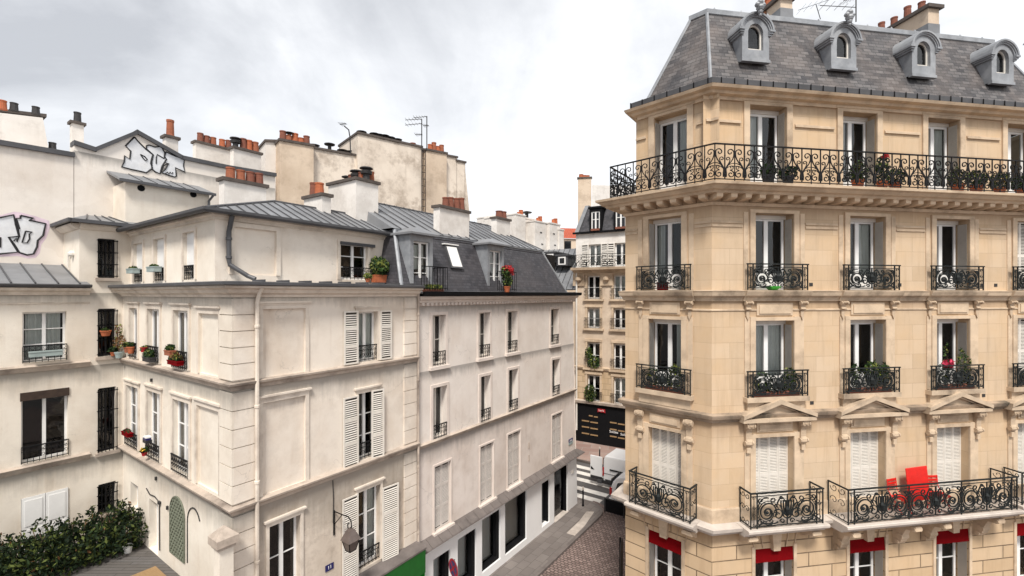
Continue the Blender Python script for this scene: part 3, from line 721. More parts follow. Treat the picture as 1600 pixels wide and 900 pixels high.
# window surrounds, consoles and pediments
def surround(fr, c, h, z0, z1, floor):
    m_ = MB(); s = .17
    if floor in (2, 3):
        m_.box(c-h-s, c-h+.005, -.05, .004, z0, z1+.12); m_.box(c+h-.005, c+h+s, -.05, .004, z0, z1+.12)
        m_.box(c-h-s-.002, c+h+s+.002, -.053, .004, z1+.003, z1+.10)
        m_.box(c-h-s-.17, c-h-s-.003, -.025, .004, z0, z1+.10); m_.box(c+h+s+.003, c+h+s+.17, -.025, .004, z0, z1+.10)
        top = 11.8 if floor == 3 else 8.26
        m_.box(c-h+.05, c+h-.05, -.035, .004, z1+.16, top-.05); m_.box(c-h+.12, c+h-.12, -.06, .004, z1+.21, top-.12)
    elif floor == 4:
        m_.box(c-h-s, c-h+.004, -.045, .004, z0, z1); m_.box(c+h-.004, c+h+s, -.045, .004, z0, z1)
        m_.box(c-h-s, c+h+s, -.048, .004, z1+.002, z1+.10)
        m_.box(c-h-s-.2, c-h-s-.05, -.02, .004, z0, z1+.02); m_.box(c+h+s+.05, c+h+s+.2, -.02, .004, z0, z1+.02)
        for k in (-2, -1, 1, 2): m_.box(c+k*.28-.004, c+k*.28+.004, -.051, -.047, z1+.01, z1+.095)
    elif floor == 5:
        w = .27
        m_.box(c-h-.19, c-h+.004, w-.05, w+.004, z0, z1+.2); m_.box(c+h-.004, c+h+.19, w-.05, w+.004, z0, z1+.2)
        m_.box(c-h+.006, c+h-.006, w-.05, w+.004, z1+.002, z1+.2)
        m_.box(c-h-.25, c+h+.25, w-.075, w+.004, z1+.1, z1+.17)
    else:
        m_.box(c-h-.1, c-h+.004, -.03, .004, z0, z1+.08); m_.box(c+h-.004, c+h+.1, -.03, .004, z0, z1+.08)
        m_.prism([(c-.11,-.13,z1-.03),(c+.11,-.13,z1-.03),(c+.16,-.13,5.0),(c-.16,-.13,5.0)], (0,.135,0))
        for sgn in (-1, 1):
            for q in (.38, .66): m_.prism([(c+sgn*q-.006,-.035,z1+.02),(c+sgn*q+.006,-.035,z1+.02),(c+sgn*(q+.1)+.006,-.035,4.98),(c+sgn*(q+.1)-.006,-.035,4.98)], (0,.03,0))
    part('window_surround', m_, 'trim', rb, fr.m)
cons = MB()   # console bracket, local origin at its top centre
prof = [(0,0),(-.2,0),(-.22,-.07),(-.2,-.16),(-.13,-.2),(-.10,-.28),(-.09,-.5),(-.13,-.56),(-.14,-.64),(-.1,-.7),(0,-.74)]
cons.prism([(-.09,p[0],p[1]) for p in prof], (.18,0,0))
cons.lathe([(.01,-.02),(.045,0),(.01,.02)], (0,-.2,-.1), 8)
for zc, yc, rr in ((-.09,-.15,.085), (-.61,-.09,.07)):
    for x in (-.115, .115):
        cons.tube([(x+(.02 if x > 0 else -.02), yc, zc), (x-(.02 if x > 0 else -.02), yc, zc)], rr, 10)
cons.box(-.06,.06,-.1,0,-.9,-.75)
cons_o = None
small_cons = MB(); small_cons.prism([(-.08,p[0]*.75,p[1]*.36) for p in prof], (.16,0,0))
for x in (-.1, .1): small_cons.tube([(x-.02,-.1,-.05),(x+.02,-.1,-.05)], .06, 10)
small_cons.prism([(-.055,0,-.42),(.055,0,-.42),(0,0,-.56)], (0,-.06,0)); small_cons.box(-.05,.05,-.05,0,-.42,-.28)
small_o = None
for fr_, c, h in [(R, c, hw) for c in BC]+[(L, BL, hl)]:
    for fl in (1, 2, 3, 4, 5):
        z0, z1 = rowsR.get(fl, (15.12, 17.72)); surround(fr_, c+(.0 if fl < 5 or fr_ is R else .06), h if fl < 5 or fr_ is L else .63, z0, z1, fl)
    for sgn in (-1, 1):
        mt = fr_.m @ T(c+sgn*(h+.26), -.004, 8.25)
        cons_o = part('console', cons, 'trim', rb, mt) if cons_o is None else (same(cons_o, 'console', rb, mt), cons_o)[1]
        mt = fr_.m @ T(c+sgn*(h+.26), -.004, 11.79)
        small_o = part('console', small_cons, 'trim', rb, mt) if small_o is None else (same(small_o, 'console', rb, mt), small_o)[1]
    # projecting pieces of the two string courses at each bay
    m_ = MB(); e = h+.42
    m_.prism([(c-e,0,11.803),(c-e,-.10,11.803),(c-e,-.13,11.9),(c-e,-.22,11.965),(c-e,-.26,12.065),(c-e,-.27,12.11),(c-e,0,12.135)], (2*e,0,0))
    part('window_ledge', m_, 'ledge', rb, fr_.m)
    m_ = MB(); e = h+.38
    m_.box(c-e, c+e, -.20, .0, 8.84, 8.98); m_.box(c-e+.08, c+e-.08, -.09, .0, 8.535, 8.838)
    part('window_sill', m_, 'ledge', rb, fr_.m)
pe = MB()
a_, zb, za, dp = 1.2, 8.27, 8.93, -.27
pe.prism([(-a_,dp,zb+.10),(a_,dp,zb+.10),(a_,dp,zb),(-a_,dp,zb)][::-1], (0,.27,0))
for s_ in (-1, 1):
    pe.prism([(s_*a_,dp-.03,zb+.103),(s_*a_,dp-.03,zb+.22),(0,dp-.03,za),(0,dp-.03,za-.14)] if s_ > 0 else [(0,dp-.03,za-.14),(0,dp-.03,za),(-a_,dp-.03,zb+.22),(-a_,dp-.03,zb+.103)], (0,.3,0))
    pe.prism([(s_*(a_-.22),dp+.05,zb+.103),(s_*(a_-.3),dp+.05,zb+.16),(0,dp+.05,za-.2),(0,dp+.05,za-.14)] if s_ > 0 else [(0,dp+.05,za-.14),(0,dp+.05,za-.2),(-(a_-.3),dp+.05,zb+.16),(-(a_-.22),dp+.05,zb+.103)], (0,.2,0))
pe.prism([(-.9,dp+.14,zb+.1),(.9,dp+.14,zb+.1),(0,dp+.14,za-.17)], (0,.1,0))
pe_o = None
for c in BC:
    mt = R.m @ T(c, 0, 0)
    pe_o = part('pediment', pe, 'ledge', rb, mt) if pe_o is None else (same(pe_o, 'pediment', rb, mt), pe_o)[1]
# windows
rev = MB(); rev.box(0, .05, .06, .36, 0, 1)
def folded(fr, u, z0, z1, w=0.0, dep=.40):
    m_ = MB(); 
    for k in range(3): m_.box(u+.012*k+.002*k, u+.012*k+.012, w+.03+.02*k, w+dep-.05, z0+.02, z1-.02)
    return part('folded_shutter', m_, 'louvre', rb, fr.m)
CUR = {(3,0): (.04,.96), (5,1): (.06,.44), (5,0): (.06,.46), (5,2): (.55,.95), (4,1): (.62,.95), (4,4): (.06,.30), (3,4): (.66,.95), (3,1): (.05,.3), (5,4): (.6,.95), (1,1): (.05,.3)}
for bi, (fr_, c, h) in enumerate([(R, c, hw) for c in BC]+[(L, BL, hl)]):
    for fl in (1, 2, 3, 4, 5):
        z0, z1 = rowsR.get(fl, (15.12, 17.72)); w = .27 if fl == 5 else 0; hh = h; cc = c
        if fl == 5: hh = .63 if fr_ is R else hl; cc = c if fr_ is R else c+.06
        if fl == 2 or (bi == 3 and fl in (3, 4)):      # closed louvred shutters
            n = 4
            for k in range(n):
                ww = 2*hh/n-.008; m_ = MB(); louvred(m_, ww, z1-z0-.02, pitch=.045, rails=2, st=.035)
                part('shutter', m_, ['shutter', 'gap'], rb, fr_.m @ T(cc-hh+2*hh*k/n+.004, w+(.22 if fl == 2 else .1), z0+.01))
            continue
        side = .18 if fl > 1 else .0
        o = window(rb, fr_, cc-hh+.03, cc+hh-.03, z0, z1-(.10 if fl < 5 else .12), w, .36 if fl < 5 else .34, rows=(1 if fl > 1 else 2), curtain=CUR.get((fl, bi)), mull=.13, bar=.07, solid_low=(.5 if fl > 1 else 0))
        hd = MB(); hd.box(cc-hh, cc+hh, w+.30, w+.345, z1-.12, z1-.003); part('blind_box', hd, 'offwhite', rb, fr_.m)
        folded(fr_, cc+hh-.045, z0, z1-.12, w, .34); folded(fr_, cc-hh+.005, z0, z1-.12, w, .34)
        if fl == 1:
            m_ = MB(); m_.prism([(cc-hh+.01,-.02,z1-.40),(cc-hh+.01,.0,z1-.40),(cc-hh+.01,.05,z1-.003),(cc-hh+.01,.02,z1-.003)], (2*hh-.02,0,0))
            part('awning', m_, 'awning', rb, fr_.m)
# ground floor doors behind the frame of the picture
for a, b in ((4.2, 6.4), (7.4, 9.4)):
    m_ = MB(); m_.box(a, (a+b)/2-.01, .3, .36, .15, 2.0); m_.box((a+b)/2+.01, b, .3, .36, .15, 2.0); part('shop_door', m_, 'greend', rb, R.m)
# balconets
b1 = balconet(1.97, .78); b1o = None
for fl in (3, 4):
    for c in BC:
        mt = R.m @ T(c-.985, -.16, 12.13 if fl == 4 else 8.985)
        b1o = part('window_railing', b1, 'irong', rb, mt) if b1o is None else (same(b1o, 'window_railing', rb, mt), b1o)[1]
b2 = balconet(1.76, .78); b2o = None
for fl in (3, 4):
    mt = L.m @ T(BL-.88, -.16, 12.13 if fl == 4 else 8.985)
    b2o = part('window_railing', b2, 'irong', rb, mt) if b2o is None else same(b2o, 'window_railing', rb, mt)
# first floor balconies
def balcony(fr, u0, u1, out, z=5.345, dens=1, inset=.2, h=1.03):
    m_ = MB(); pr = [(0,5.06),(-out+.08,5.10),(-out+.04,5.17),(-out-.02,5.2),(-out-.08,5.22),(-out-.12,5.27),(-out-.12,5.33),(-out-.1,5.345),(0,5.345)]
    m_.prism([(u0-.14,p[0],p[1]) for p in pr], (u1-u0+.28,0,0))
    b = part('balcony', m_, 'slab', rb, fr.m)
    part('railing', balconet(u1-u0, h, inset, out-.04, dens), 'irong', b, fr.m @ T(u0, -out, z))
    for x in ((u0+.13, u1-.13) if dens == 1 else (4.15, 6.27, 7.32, 9.3)):
        if dens == 1:
            k = MB(); k.prism([(x-.13,0,5.06),(x-.13,-out*.9,5.07),(x-.13,-out*.92,4.97),(x-.13,-out*.5,4.9),(x-.13,-.12,4.8),(x-.13,0,4.76)], (.26,0,0))
            k.tube([(x-.15,-out*.8,4.99),(x+.15,-out*.8,4.99)], .06, 10); part('bracket', k, 'trim', b, fr.m); continue
        k = MB(); k.prism([(x-.11,.0,5.06),(x-.11,-out*.95,5.07),(x-.11,-out*.97,4.94),(x-.11,-out*.55,4.86),(x-.11,-.32,4.66),(x-.11,-.26,4.42),(x-.11,-.14,4.28),(x-.11,0,4.24)], (.22,0,0))
        for yc, zc, rr in ((-out*.86,4.98,.075),(-.22,4.56,.10),(-.13,4.36,.07)):
            k.tube([(x-.135,yc,zc),(x+.135,yc,zc)], rr, 10)
        part('bracket', k, 'trim', b, fr.m)
    return b
balcony(R, 2.03-1.16, 2.03+1.16, .52)
balcony(R, 3.82, 9.82, .74, dens=3)
balcony(R, 10.36, 12.8, .52)
balcony(L, .46, 2.42, .5)
# long balcony railing, along both faces and a return on the street side
pr5 = offset_poly(foot, [-.25, -.70, -.70, -.7, 0, 0])
def seg(a, b): d = Vector(b)-Vector(a); return d.length, math.degrees(math.atan2(d.x, d.y))
for a, b in ((0, 1), (1, 2), (2, 3)):
    ln, an = seg(pr5[a], pr5[b])
    if a == 0:
        p = Vector(pr5[1])-Vector((SIDE.d[0], SIDE.d[1]))*2.4; ln = 2.4; fr_ = Fr((p.x, p.y), an)
    else: fr_ = Fr(pr5[a], an)
    if a == 2: ln = min(ln, 13.2)
    part('railing', long_railing(ln, 1.03), 'iron', bal5, fr_.m @ T(0, 0, 15.135))
# small iron grilles of the air vents
for u, z in ((3.27, 12.30), (6.42, 12.30), (9.55, 12.30), (10.1, 12.30), (3.3, 8.72), (9.62, 8.72), (9.2, 14.3), (9.15, 13.55), (12.9, 12.3)):
    m_ = MB(); m_.box(u-.06, u+.06, -.012, .003, z-.05, z+.05); part('air_vent', m_, 'cowl', rb, R.m)
# roof
pb = offset_poly(foot, [.6, .2, .2, .2, .2, .2]); ptp = offset_poly(foot, [1.9, 1.22, 1.22, 1.75, 1.2, 1.2])
zb_, zt_ = 18.18, 21.03
ro = MB()
for k in range(6):
    j = (k+1) % 6; ro.poly([(*pb[k],zb_),(*pb[j],zb_),(*ptp[j],zt_),(*ptp[k],zt_)])
roof = part('roof', ro, 'slate_r', rb)
tp = MB(); pi_ = offset_poly(foot, [4.2, 3.4, 3.4, 4, 3, 3]); c_ = Vector((sum(p[0] for p in ptp)/6, sum(p[1] for p in ptp)/6))
tp.poly([(*p, zt_+.01) for p in ptp]); part('roof_top', tp, 'zinc', roof)
rg = MB(); rg.sweep(ptp, [(.03,zt_-.1),(.07,zt_-.08),(.07,zt_+.07),(-.2,zt_+.09),(-.2,zt_+.02)], closed=True)
for k in (1, 2, 3): rg.tube([(*pb[k], zb_), (*ptp[k], zt_)], .055, 6)
for k in range(14):
    q = R.W(.9+.95*k, 1.25, zt_+.08); rg.lathe([(.06,0),(.03,.06),(.01,.1)], q, 6)
part('ridge_flashing', rg, 'leadp', roof)
# oval dormers
def dormer(u, crest):
    z0, wf = 19.12, .34; d = MB(); n = 14; r_o = .455; zc = 19.98
    arc = lambda r, k: (u+r*math.cos(PI-PI*k/n), zc+r*math.sin(PI-PI*k/n))
    outer = [(u-r_o, z0)]+[arc(r_o, k) for k in range(n+1)]+[(u+r_o, z0)]
    # front face with an arched hole
    ri, zi, zs = .255, 19.95, 19.44
    inner = [(u-ri, zs)]+[(u+ri*math.cos(PI-PI*k/n), zi+ri*1.15*math.sin(PI-PI*k/n)) for k in range(n+1)]+[(u+ri, zs)]
    for k in range(len(outer)-1):
        d.poly([(outer[k][0],wf,outer[k][1]),(inner[k][0],wf,inner[k][1]),(inner[k+1][0],wf,inner[k+1][1]),(outer[k+1][0],wf,outer[k+1][1])][::-1])
        d.poly([(inner[k][0],wf,inner[k][1]),(inner[k][0],wf+.2,inner[k][1]),(inner[k+1][0],wf+.2,inner[k+1][1]),(inner[k+1][0],wf,inner[k+1][1])][::-1])
        d.poly([(outer[k][0],wf,outer[k][1]),(outer[k][0],wf+1.2,outer[k][1]),(outer[k+1][0],wf+1.2,outer[k+1][1]),(outer[k+1][0],wf,outer[k+1][1])])
    d.poly([(u-r_o,wf,z0),(u+r_o,wf,z0),(u+ri,wf,zs),(u-ri,wf,zs)]); d.poly([(u-ri,wf,zs),(u+ri,wf,zs),(u+ri,wf+.2,zs),(u-ri,wf+.2,zs)])
    d.box(u-r_o-.02, u+r_o+.02, wf-.03, wf+.1, z0-.05, z0+.04)
    o = part('dormer', d, 'leadp', rb, R.m)
    h_ = MB()     # moulded hood that steps over the arch and runs back to the slope
    for (a, b, f0) in ((.44, .50, -.04), (.48, .54, -.07), (.52, .575, -.10)):
        for k in range(1, n-1+1):
            if k == n: break
            (x0, y0), (x1, y1), (x2, y2), (x3, y3) = arc(a, k-.5 if k > 1 else .5), arc(b, k-.5 if k > 1 else .5), arc(b, k+.5), arc(a, k+.5)
            h_.hexa([(x0,wf+f0,y0),(x3,wf+f0,y3),(x3,wf+1.25,y3),(x0,wf+1.25,y0),(x1,wf+f0,y1),(x2,wf+f0,y2),(x2,wf+1.25,y2),(x1,wf+1.25,y1)])
    for s_ in (-1, 1):
        for a, b, f0, zz in ((.42,.52,-.04,zc-.10), (.42,.56,-.07,zc-.045), (.42,.60,-.10,zc+.01)):
            x0, x1 = sorted((u+s_*a, u+s_*b)); h_.box(x0, x1, wf+f0, wf+1.1, zz, zz+.058)
    if crest:
        zt = zc+.62
        for k, (dx, dz, r) in enumerate(((0,.16,.1), (-.09,.08,.085), (.09,.08,.085), (0,.0,.12), (0,-.12,.08), (0,-.22,.05))):
            h_.lathe([(.01,-r), (r*.75,-r*.6), (r,0), (r*.75,r*.6), (.01,r)], (u+dx, wf-.2, zt+dz), 8)
    part('dormer_hood', h_, 'leadp', o, R.m)
    w_ = MB(); ih = [(x, z) for x, z in inner]; 
    sc = lambda p, q: (u+(p[0]-u)*q, 19.95+(p[1]-19.95)*q)
    for k in range(len(ih)):
        j = (k+1) % len(ih); a, b = ih[k], ih[j]; a2, b2 = sc(a, .84), sc(b, .84)
        w_.hexa([(a[0],wf+.1,a[1]),(b[0],wf+.1,b[1]),(b[0],wf+.15,b[1]),(a[0],wf+.15,a[1]),(a2[0],wf+.1,a2[1]),(b2[0],wf+.1,b2[1]),(b2[0],wf+.15,b2[1]),(a2[0],wf+.15,a2[1])])
    part('window', w_, 'offwhite', o, R.m)
    g = MB(); g.poly([(p[0],wf+.13,p[1]) for p in ih][::-1]); part('pane', g, 'glass', o, R.m)
    k_ = MB(); k_.box(u-.3, u+.3, wf+.5, wf+.55, 19.3, 20.5); part('interior', k_, 'dark', o, R.m)
for u, cr in ((1.68, True), (4.76, True), (7.75, False), (10.9, False)): dormer(u, cr)
# chimneys on party walls running back from the facade
def party(u0, u1, w0, w1, zt, pots, mat):
    m_ = MB(); m_.box(u0, u1, w0, w1, 20.2, zt)
    ch = part('chimney', m_, mat, rb, R.m)
    m_ = MB(); m_.box(u0-.1, u1+.1, w0-.1, w1+.1, zt+.001, zt+.12); part('chimney_cap', m_, 'cap', ch, R.m)
    m_ = MB(); m_.box(u0-.015, u1+.015, w0-.015, w0+.5, 20.6, 21.45 if mat == 'tan' else 21.35); part('flashing', m_, 'zinc', ch, R.m)
    for w, h, k in pots: part('chimney_pot', pot_mesh(.12, h, 0), k, ch, R.m @ T((u0+u1)/2, w, zt+.12))
    return ch
party(3.28, 3.72, 1.25, 3.4, 21.75, [(1.7,.5,'terra'), (2.1,.4,'terra'), (2.5,.5,'terra'), (3.0,.4,'terra')], 'tan')
part('brick_flank', (lambda m_: (m_.box(3.23, 3.278, 1.9, 3.38, 20.8, 21.74), m_)[1])(MB()), 'brick', rb, R.m)
party(9.0, 9.45, 1.2, 4.6, 21.98, [(1.6,.35,'terrad'), (2.1,.5,'terrad'), (2.6,.4,'terrad'), (3.1,.5,'terrad'), (3.5,.4,'terrad'), (4.3,.5,'terrad')], 'tan')

# ================================================================== the street row on the left
W0 = (101/F*26, 26.0); S = Fr(W0, 35.0)
SK = -18.21; SB = -12.2
Kp = S.xy(SK); CL = 8.08
Q = (Kp[0]-.81915*CL, Kp[1]+.57358*CL)
CT = Fr(Q, 125.0)               # courtyard face, u 0 at the inner corner, CL at the street corner
PW = Fr(Q, 35.0)                # wing facing the courtyard (u < 0)
DECK = 4.05

# ---- cream corner house
lh = thing('corner_house', (Kp[0], Kp[1], 0), 'cream house with quoined corner, blind panels, louvred shutters and green shop front', 'building')
def lpart(n, mb, mat, fr=S, **k): return part(n, mb, mat, lh, fr.m, **k)
sw_ = [  # street windows: u0, u1, z0, z1
    (-14.65, -13.90, 9.90, 11.46), (-14.65, -13.92, 6.86, 8.95), (-14.65, -13.80, 3.50, 5.92), (-17.35, -16.5, 3.2, 6.0)]
blind = [(-17.51, -16.36, 9.86, 11.62), (-17.51, -16.36, 6.86, 9.22)]
m_ = MB(); m_.wall(SK, SB, 6.83, 12.05, sw_[:2]+[(*b, .05) for b in blind], 0, .25)
for b in blind: m_.poly([(b[0],.05,b[2]),(b[1],.05,b[2]),(b[1],.05,b[3]),(b[0],.05,b[3])])
lpart('wall', m_, 'cream')
m_ = MB(); m_.wall(SK, SB, 2.55, 6.83, sw_[2:], 0, .25); m_.wall(SK, SB, 0, 2.55, [(-17.6, -15.6, .1, 2.3), (-15.2, -12.6, .12, 2.2)], 0, .3)
lpart('wall', m_, 'dirty')
cw = [  # courtyard windows
    (.74, 1.50, 9.92, 11.55), (2.40, 3.40, 9.92, 11.55), (4.45, 5.50, 9.92, 11.55),
    (.40, 1.56, 6.95, 8.95), (2.36, 3.46, 6.95, 9.0), (4.42, 5.55, 6.95, 9.0)]
cdoor = (2.48, 3.24, DECK+.02, 5.62); csmall = (.78, 1.5, 4.9, 5.75)
cblind = [(6.18, 7.36, 9.92, 11.5), (6.05, 7.36, 6.95, 9.05)]
m_ = MB(); m_.wall(0, CL, 6.83, 12.05, cw+[(*b, .05) for b in cblind], 0, .2)
for b in cblind: m_.poly([(b[0],.05,b[2]),(b[1],.05,b[2]),(b[1],.05,b[3]),(b[0],.05,b[3])])
m_.wall(0, CL, 0, 6.83, [cdoor, csmall], 0, .25)
lpart('wall', m_, 'cream_court', CT)
# hidden faces, floors and the dark inside
m_ = MB(); Bp = S.xy(SB); Bq = S.xy(SB, CL); 
vquad(m_, Bp, Bq, 0, 12.3); vquad(m_, Bq, Q, 0, 12.3)
part('party_wall', m_, 'blank', lh)
m_ = MB()
hq = [S.xy(SK+1.0, 1.0), S.xy(SB-.3, 1.0), S.xy(SB-.3, CL-.3), S.xy(SK+1.0, CL-.3)]
for k in range(4): vquad(m_, hq[k], hq[(k+1) % 4], .1, 12.1)
hf = [S.xy(SK+.33, .33), S.xy(SB-.05, .33), S.xy(SB-.05, CL-.05), S.xy(SK+.33, CL-.05)]
for z in (.1, 2.5, 6.83, 9.8, 12.02): m_.poly([(*p, z) for p in hf])
hq = [S.xy(SK+1.1, 2.3), S.xy(SB-.1, 2.3), S.xy(SB-.1, CL-.3), S.xy(SK+1.1, CL-.3)]
for k in range(4): vquad(m_, hq[k], hq[(k+1) % 4], 12.1, 14.1)
m_.poly([(*S.xy(u_, w_), 12.4) for u_, w_ in ((SK+.6,1.9),(SB-.1,1.9),(SB-.1,CL-.3),(SK+.6,CL-.3))])
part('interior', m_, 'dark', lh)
corner = [Q, Kp, Bp]
def lmould(name, prof, mat='cmould', path=corner):
    m_ = MB(); m_.sweep(path, prof); return part(name, m_, mat, lh)
lmould('cornice', [(0,11.93),(.05,11.93),(.07,11.99),(.16,12.04),(.2,12.12),(.3,12.16),(.3,12.21),(0,12.21)])
lmould('gutter', [(0,12.212),(.33,12.212),(.40,12.235),(.40,12.30),(.36,12.31),(0,12.33)], 'zincd')
lmould('string_course', [(0,9.66),(.06,9.66),(.08,9.74),(.14,9.79),(.15,9.84),(0,9.87)], 'csill')
lmould('string_course', [(0,6.64),(.05,6.64),(.08,6.72),(.15,6.78),(.16,6.83),(0,6.87)], 'csill')
# quoins
def quoins(fr, u0, u1, z0, z1, out, mat='cream'):
    q_ = MB(); n = round((z1-z0)/.42); h = (z1-z0)/n
    for k in range(n): q_.box(u0, u1, -out, .003, z0+k*h+.012, z0+(k+1)*h-.012)
    part('quoin_strip', q_, mat, lh, fr.m)
for z0, z1 in ((6.9, 9.62), (9.9, 11.9)):
    quoins(S, SK, SK+.50, z0, z1, .05); quoins(S, SB-.62, SB-.06, z0, z1, .04)
quoins(S, SB-.62, SB-.06, 3.34, 6.6, .04); quoins(S, SK, SK+.50, 2.7, 6.6, .05)
for z0, z1 in ((6.9, 9.62), (9.9, 11.9), (2.7, 6.6)): quoins(CT, CL-.62, CL+.048, z0, z1, .05, 'cream_court')
# moulded frames round windows and blind panels
def frame_mould(fr, u0, u1, z0, z1, root, mat='cmould', s=.10, head=True, out=.035):
    m_ = MB()
    m_.box(u0-s, u0+.002, -out, .003, z0, z1+s); m_.box(u1-.002, u1+s, -out, .003, z0, z1+s)
    m_.box(u0+.003, u1-.003, -out, .003, z1+.002, z1+s)
    if head: m_.box(u0-s-.06, u1+s+.06, -out-.05, .003, z1+s+.05, z1+s+.10); m_.box(u0-s-.02, u1+s+.02, -out-.015, .003, z1+s+.002, z1+s+.049)
    return part('window_surround', m_, mat, root, fr.m)
for b in blind: frame_mould(S, *b, lh)
for b in cblind: frame_mould(CT, *b, lh)
for b in sw_: frame_mould(S, *b, lh, s=.08)
for b in cw: frame_mould(CT, *b, lh, s=.11)
for i, b in enumerate(sw_):
    window(lh, S, *b, 0, .20, rows=(1, 3, 3, 3)[i], bar=.06, mull=.1, curtain=((.05,.95) if i == 0 else (.55,.95) if i == 2 else None))
for i, b in enumerate(cw):
    window(lh, CT, *b, 0, .11, rows=(1, 1, 1, 3, 3, 3)[i], bar=.075, mull=.13, curtain=(.05,.45) if i in (1, 5) else None)
window(lh, CT, *cdoor, 0, .2, name='door', rows=2, bar=.08, solid_low=.5); window(lh, CT, *csmall, 0, .18)
def leaf(root, fr, u, w, z, wd, h, ang, mats=('white','gap'), name='shutter', **k):
    m_ = MB(); louvred(m_, wd, h, **k)
    return part(name, m_, list(mats), root, fr.m @ T(u, w, z) @ Matrix.Rotation(ang, 4, 'Z'))
sm = ('shutter', 'gap')
for (u, z, h, wl, wr, ur) in ((-15.17, 9.9, 1.60, .5, .5, -13.87), (-15.19, 6.80, 2.12, .53, .5, -14.20), (-15.22, 3.38, 2.54, .55, .62, -13.75)):
    leaf(lh, S, u, -.07, z, wl, h, 0, sm, pitch=.062)
for (u, z, h, wd, a) in ((-13.84, 9.9, 1.58, .47, 0), (-14.18, 6.82, 2.16, .44, rad(-9)), (-13.76, 3.16, 2.6, .62, rad(-6))):
    leaf(lh, S, u, -.07, z, wd, h, a, sm, pitch=.062)
sg = simple_guard(.74, .55)
for u, z, wd in ((-14.65, 9.92, .75), (-14.65, 6.9, .73), (-14.65, 3.52, .85)):
    part('window_railing', simple_guard(wd, .5), 'iron', lh, S.m @ T(u, .05, z))
for b in cw: part('window_railing', simple_guard(b[1]-b[0], .5), 'iron', lh, CT.m @ T(b[0], -.06, b[2]+.0))
# lattice arch, traced arch and cables on the courtyard wall
m_ = MB(); a0, a1, z0, zs = 4.25, 5.25, 4.55, 5.75
ar = [(a0, z0), (a0, zs)]+[((a0+a1)/2-.5*math.cos(PI*k/12), zs+.5*math.sin(PI*k/12)) for k in range(13)]+[(a1, zs), (a1, z0)]
m_.tube([(x, -.03, z) for x, z in ar]+[(a0, -.03, z0)], .022, 4)
def inside(x, z): return a0 < x < a1 and z > z0 and (z < zs or (x-(a0+a1)/2)**2+(z-zs)**2 < .25)
for s_ in (-1, 1):
    for k in range(-20, 30):
        pts = [(a0+.03*i, z0+k*.2+s_*.03*i*1.25) for i in range(35)]
        run = [p for p in pts if inside(*p)]
        if len(run) > 1: m_.tube([(run[0][0], -.03, run[0][1]), (run[-1][0], -.03, run[-1][1])], .02, 4)
part('trellis', m_, 'grid', lh, CT.m)
m_ = MB(); m_.tube([(5.42, -.01, 4.6), (5.42, -.01, 5.7)]+[(5.85-.43*math.cos(PI*k/12), -.01, 5.72+.5*math.sin(PI*k/12)) for k in range(11)], .018, 4)
part('wall_cable', m_, 'cowl', lh, CT.m)
m_ = MB(); m_.tube([(2.3,-.02,5.9),(2.6,-.02,5.78),(3.0,-.02,5.82),(3.4,-.02,5.74),(3.42,-.02,4.3)], .015, 4); m_.box(3.36,3.5,-.06,.0,5.7,5.78)
part('wall_cable', m_, 'cowl', lh, CT.m)
for u, z in ((2.72, 9.3), (3.1, 6.35), (4.0, 5.7)):
    m_ = MB(); m_.box(u, u+.07, -.05, 0, z, z+.1); part('air_vent', m_, 'cowl', lh, CT.m)
# drain pipes
def pipe(root, fr, pts, r, mat, name='drain_pipe', collars=()):
    m_ = MB(); m_.tube([Vector(p) for p in pts], r, 8)
    for c in collars: m_.lathe([(r*1.05,-.04),(r*1.35,-.03),(r*1.35,.03),(r*1.05,.04)], c, 8)
    return part(name, m_, mat, root, fr.m)
u_ = S.u(401.5, -.1)
pipe(lh, S, [(u_+.06,-.25,12.2),(u_+.02,-.16,12.0),(u_,-.11,11.8),(u_,-.11,2.6)], .05, 'cmould', collars=[(u_,-.11,z) for z in (11.2, 9.2, 7.3, 5.3, 3.6)])
pipe(lh, S, [(SB-.03,-.12,12.1),(SB-.03,-.09,11.9),(SB-.03,-.09,3.3)], .04, 'csill', collars=[(SB-.03,-.09,z) for z in (11.3, 9.0, 6.0, 3.7)])
m_ = MB(); uc = S.u(519.5); m_.tube([(uc,-.02,6.6),(uc+.02,-.02,6.0),(uc+.01,-.02,5.35)], .012, 4); lpart('wall_cable', m_, 'cowl')
# green shop front with its zinc hood
m_ = MB(); m_.prism([(-15.9,-.02,3.42),(-15.9,-.48,3.31),(-15.9,-.48,3.25),(-15.9,-.02,3.25)], (3.68,0,0)); lpart('shop_hood', m_, 'hood')
m_ = MB(); m_.box(-15.85, -12.25, -.46, -.02, 2.45, 3.245)
sf = lpart('shopfront', m_, 'greend')
m_ = MB(); m_.box(-12.9, -12.25, -.43, -.01, .1, 2.445); m_.box(-15.85, -15.3, -.43, -.01, .1, 2.445); m_.box(-15.29, -12.91, -.44, -.01, .1, .6)
part('shop_pilaster', m_, 'green', sf, S.m)
m_ = MB(); m_.box(-15.29, -12.91, -.3, -.27, .601, 2.44); part('shop_window', m_, 'carglass', sf, S.m)
m_ = MB(); m_.box(-17.6, -15.6, .15, .2, .1, 2.3); part('door', m_, 'greend', lh, S.m)
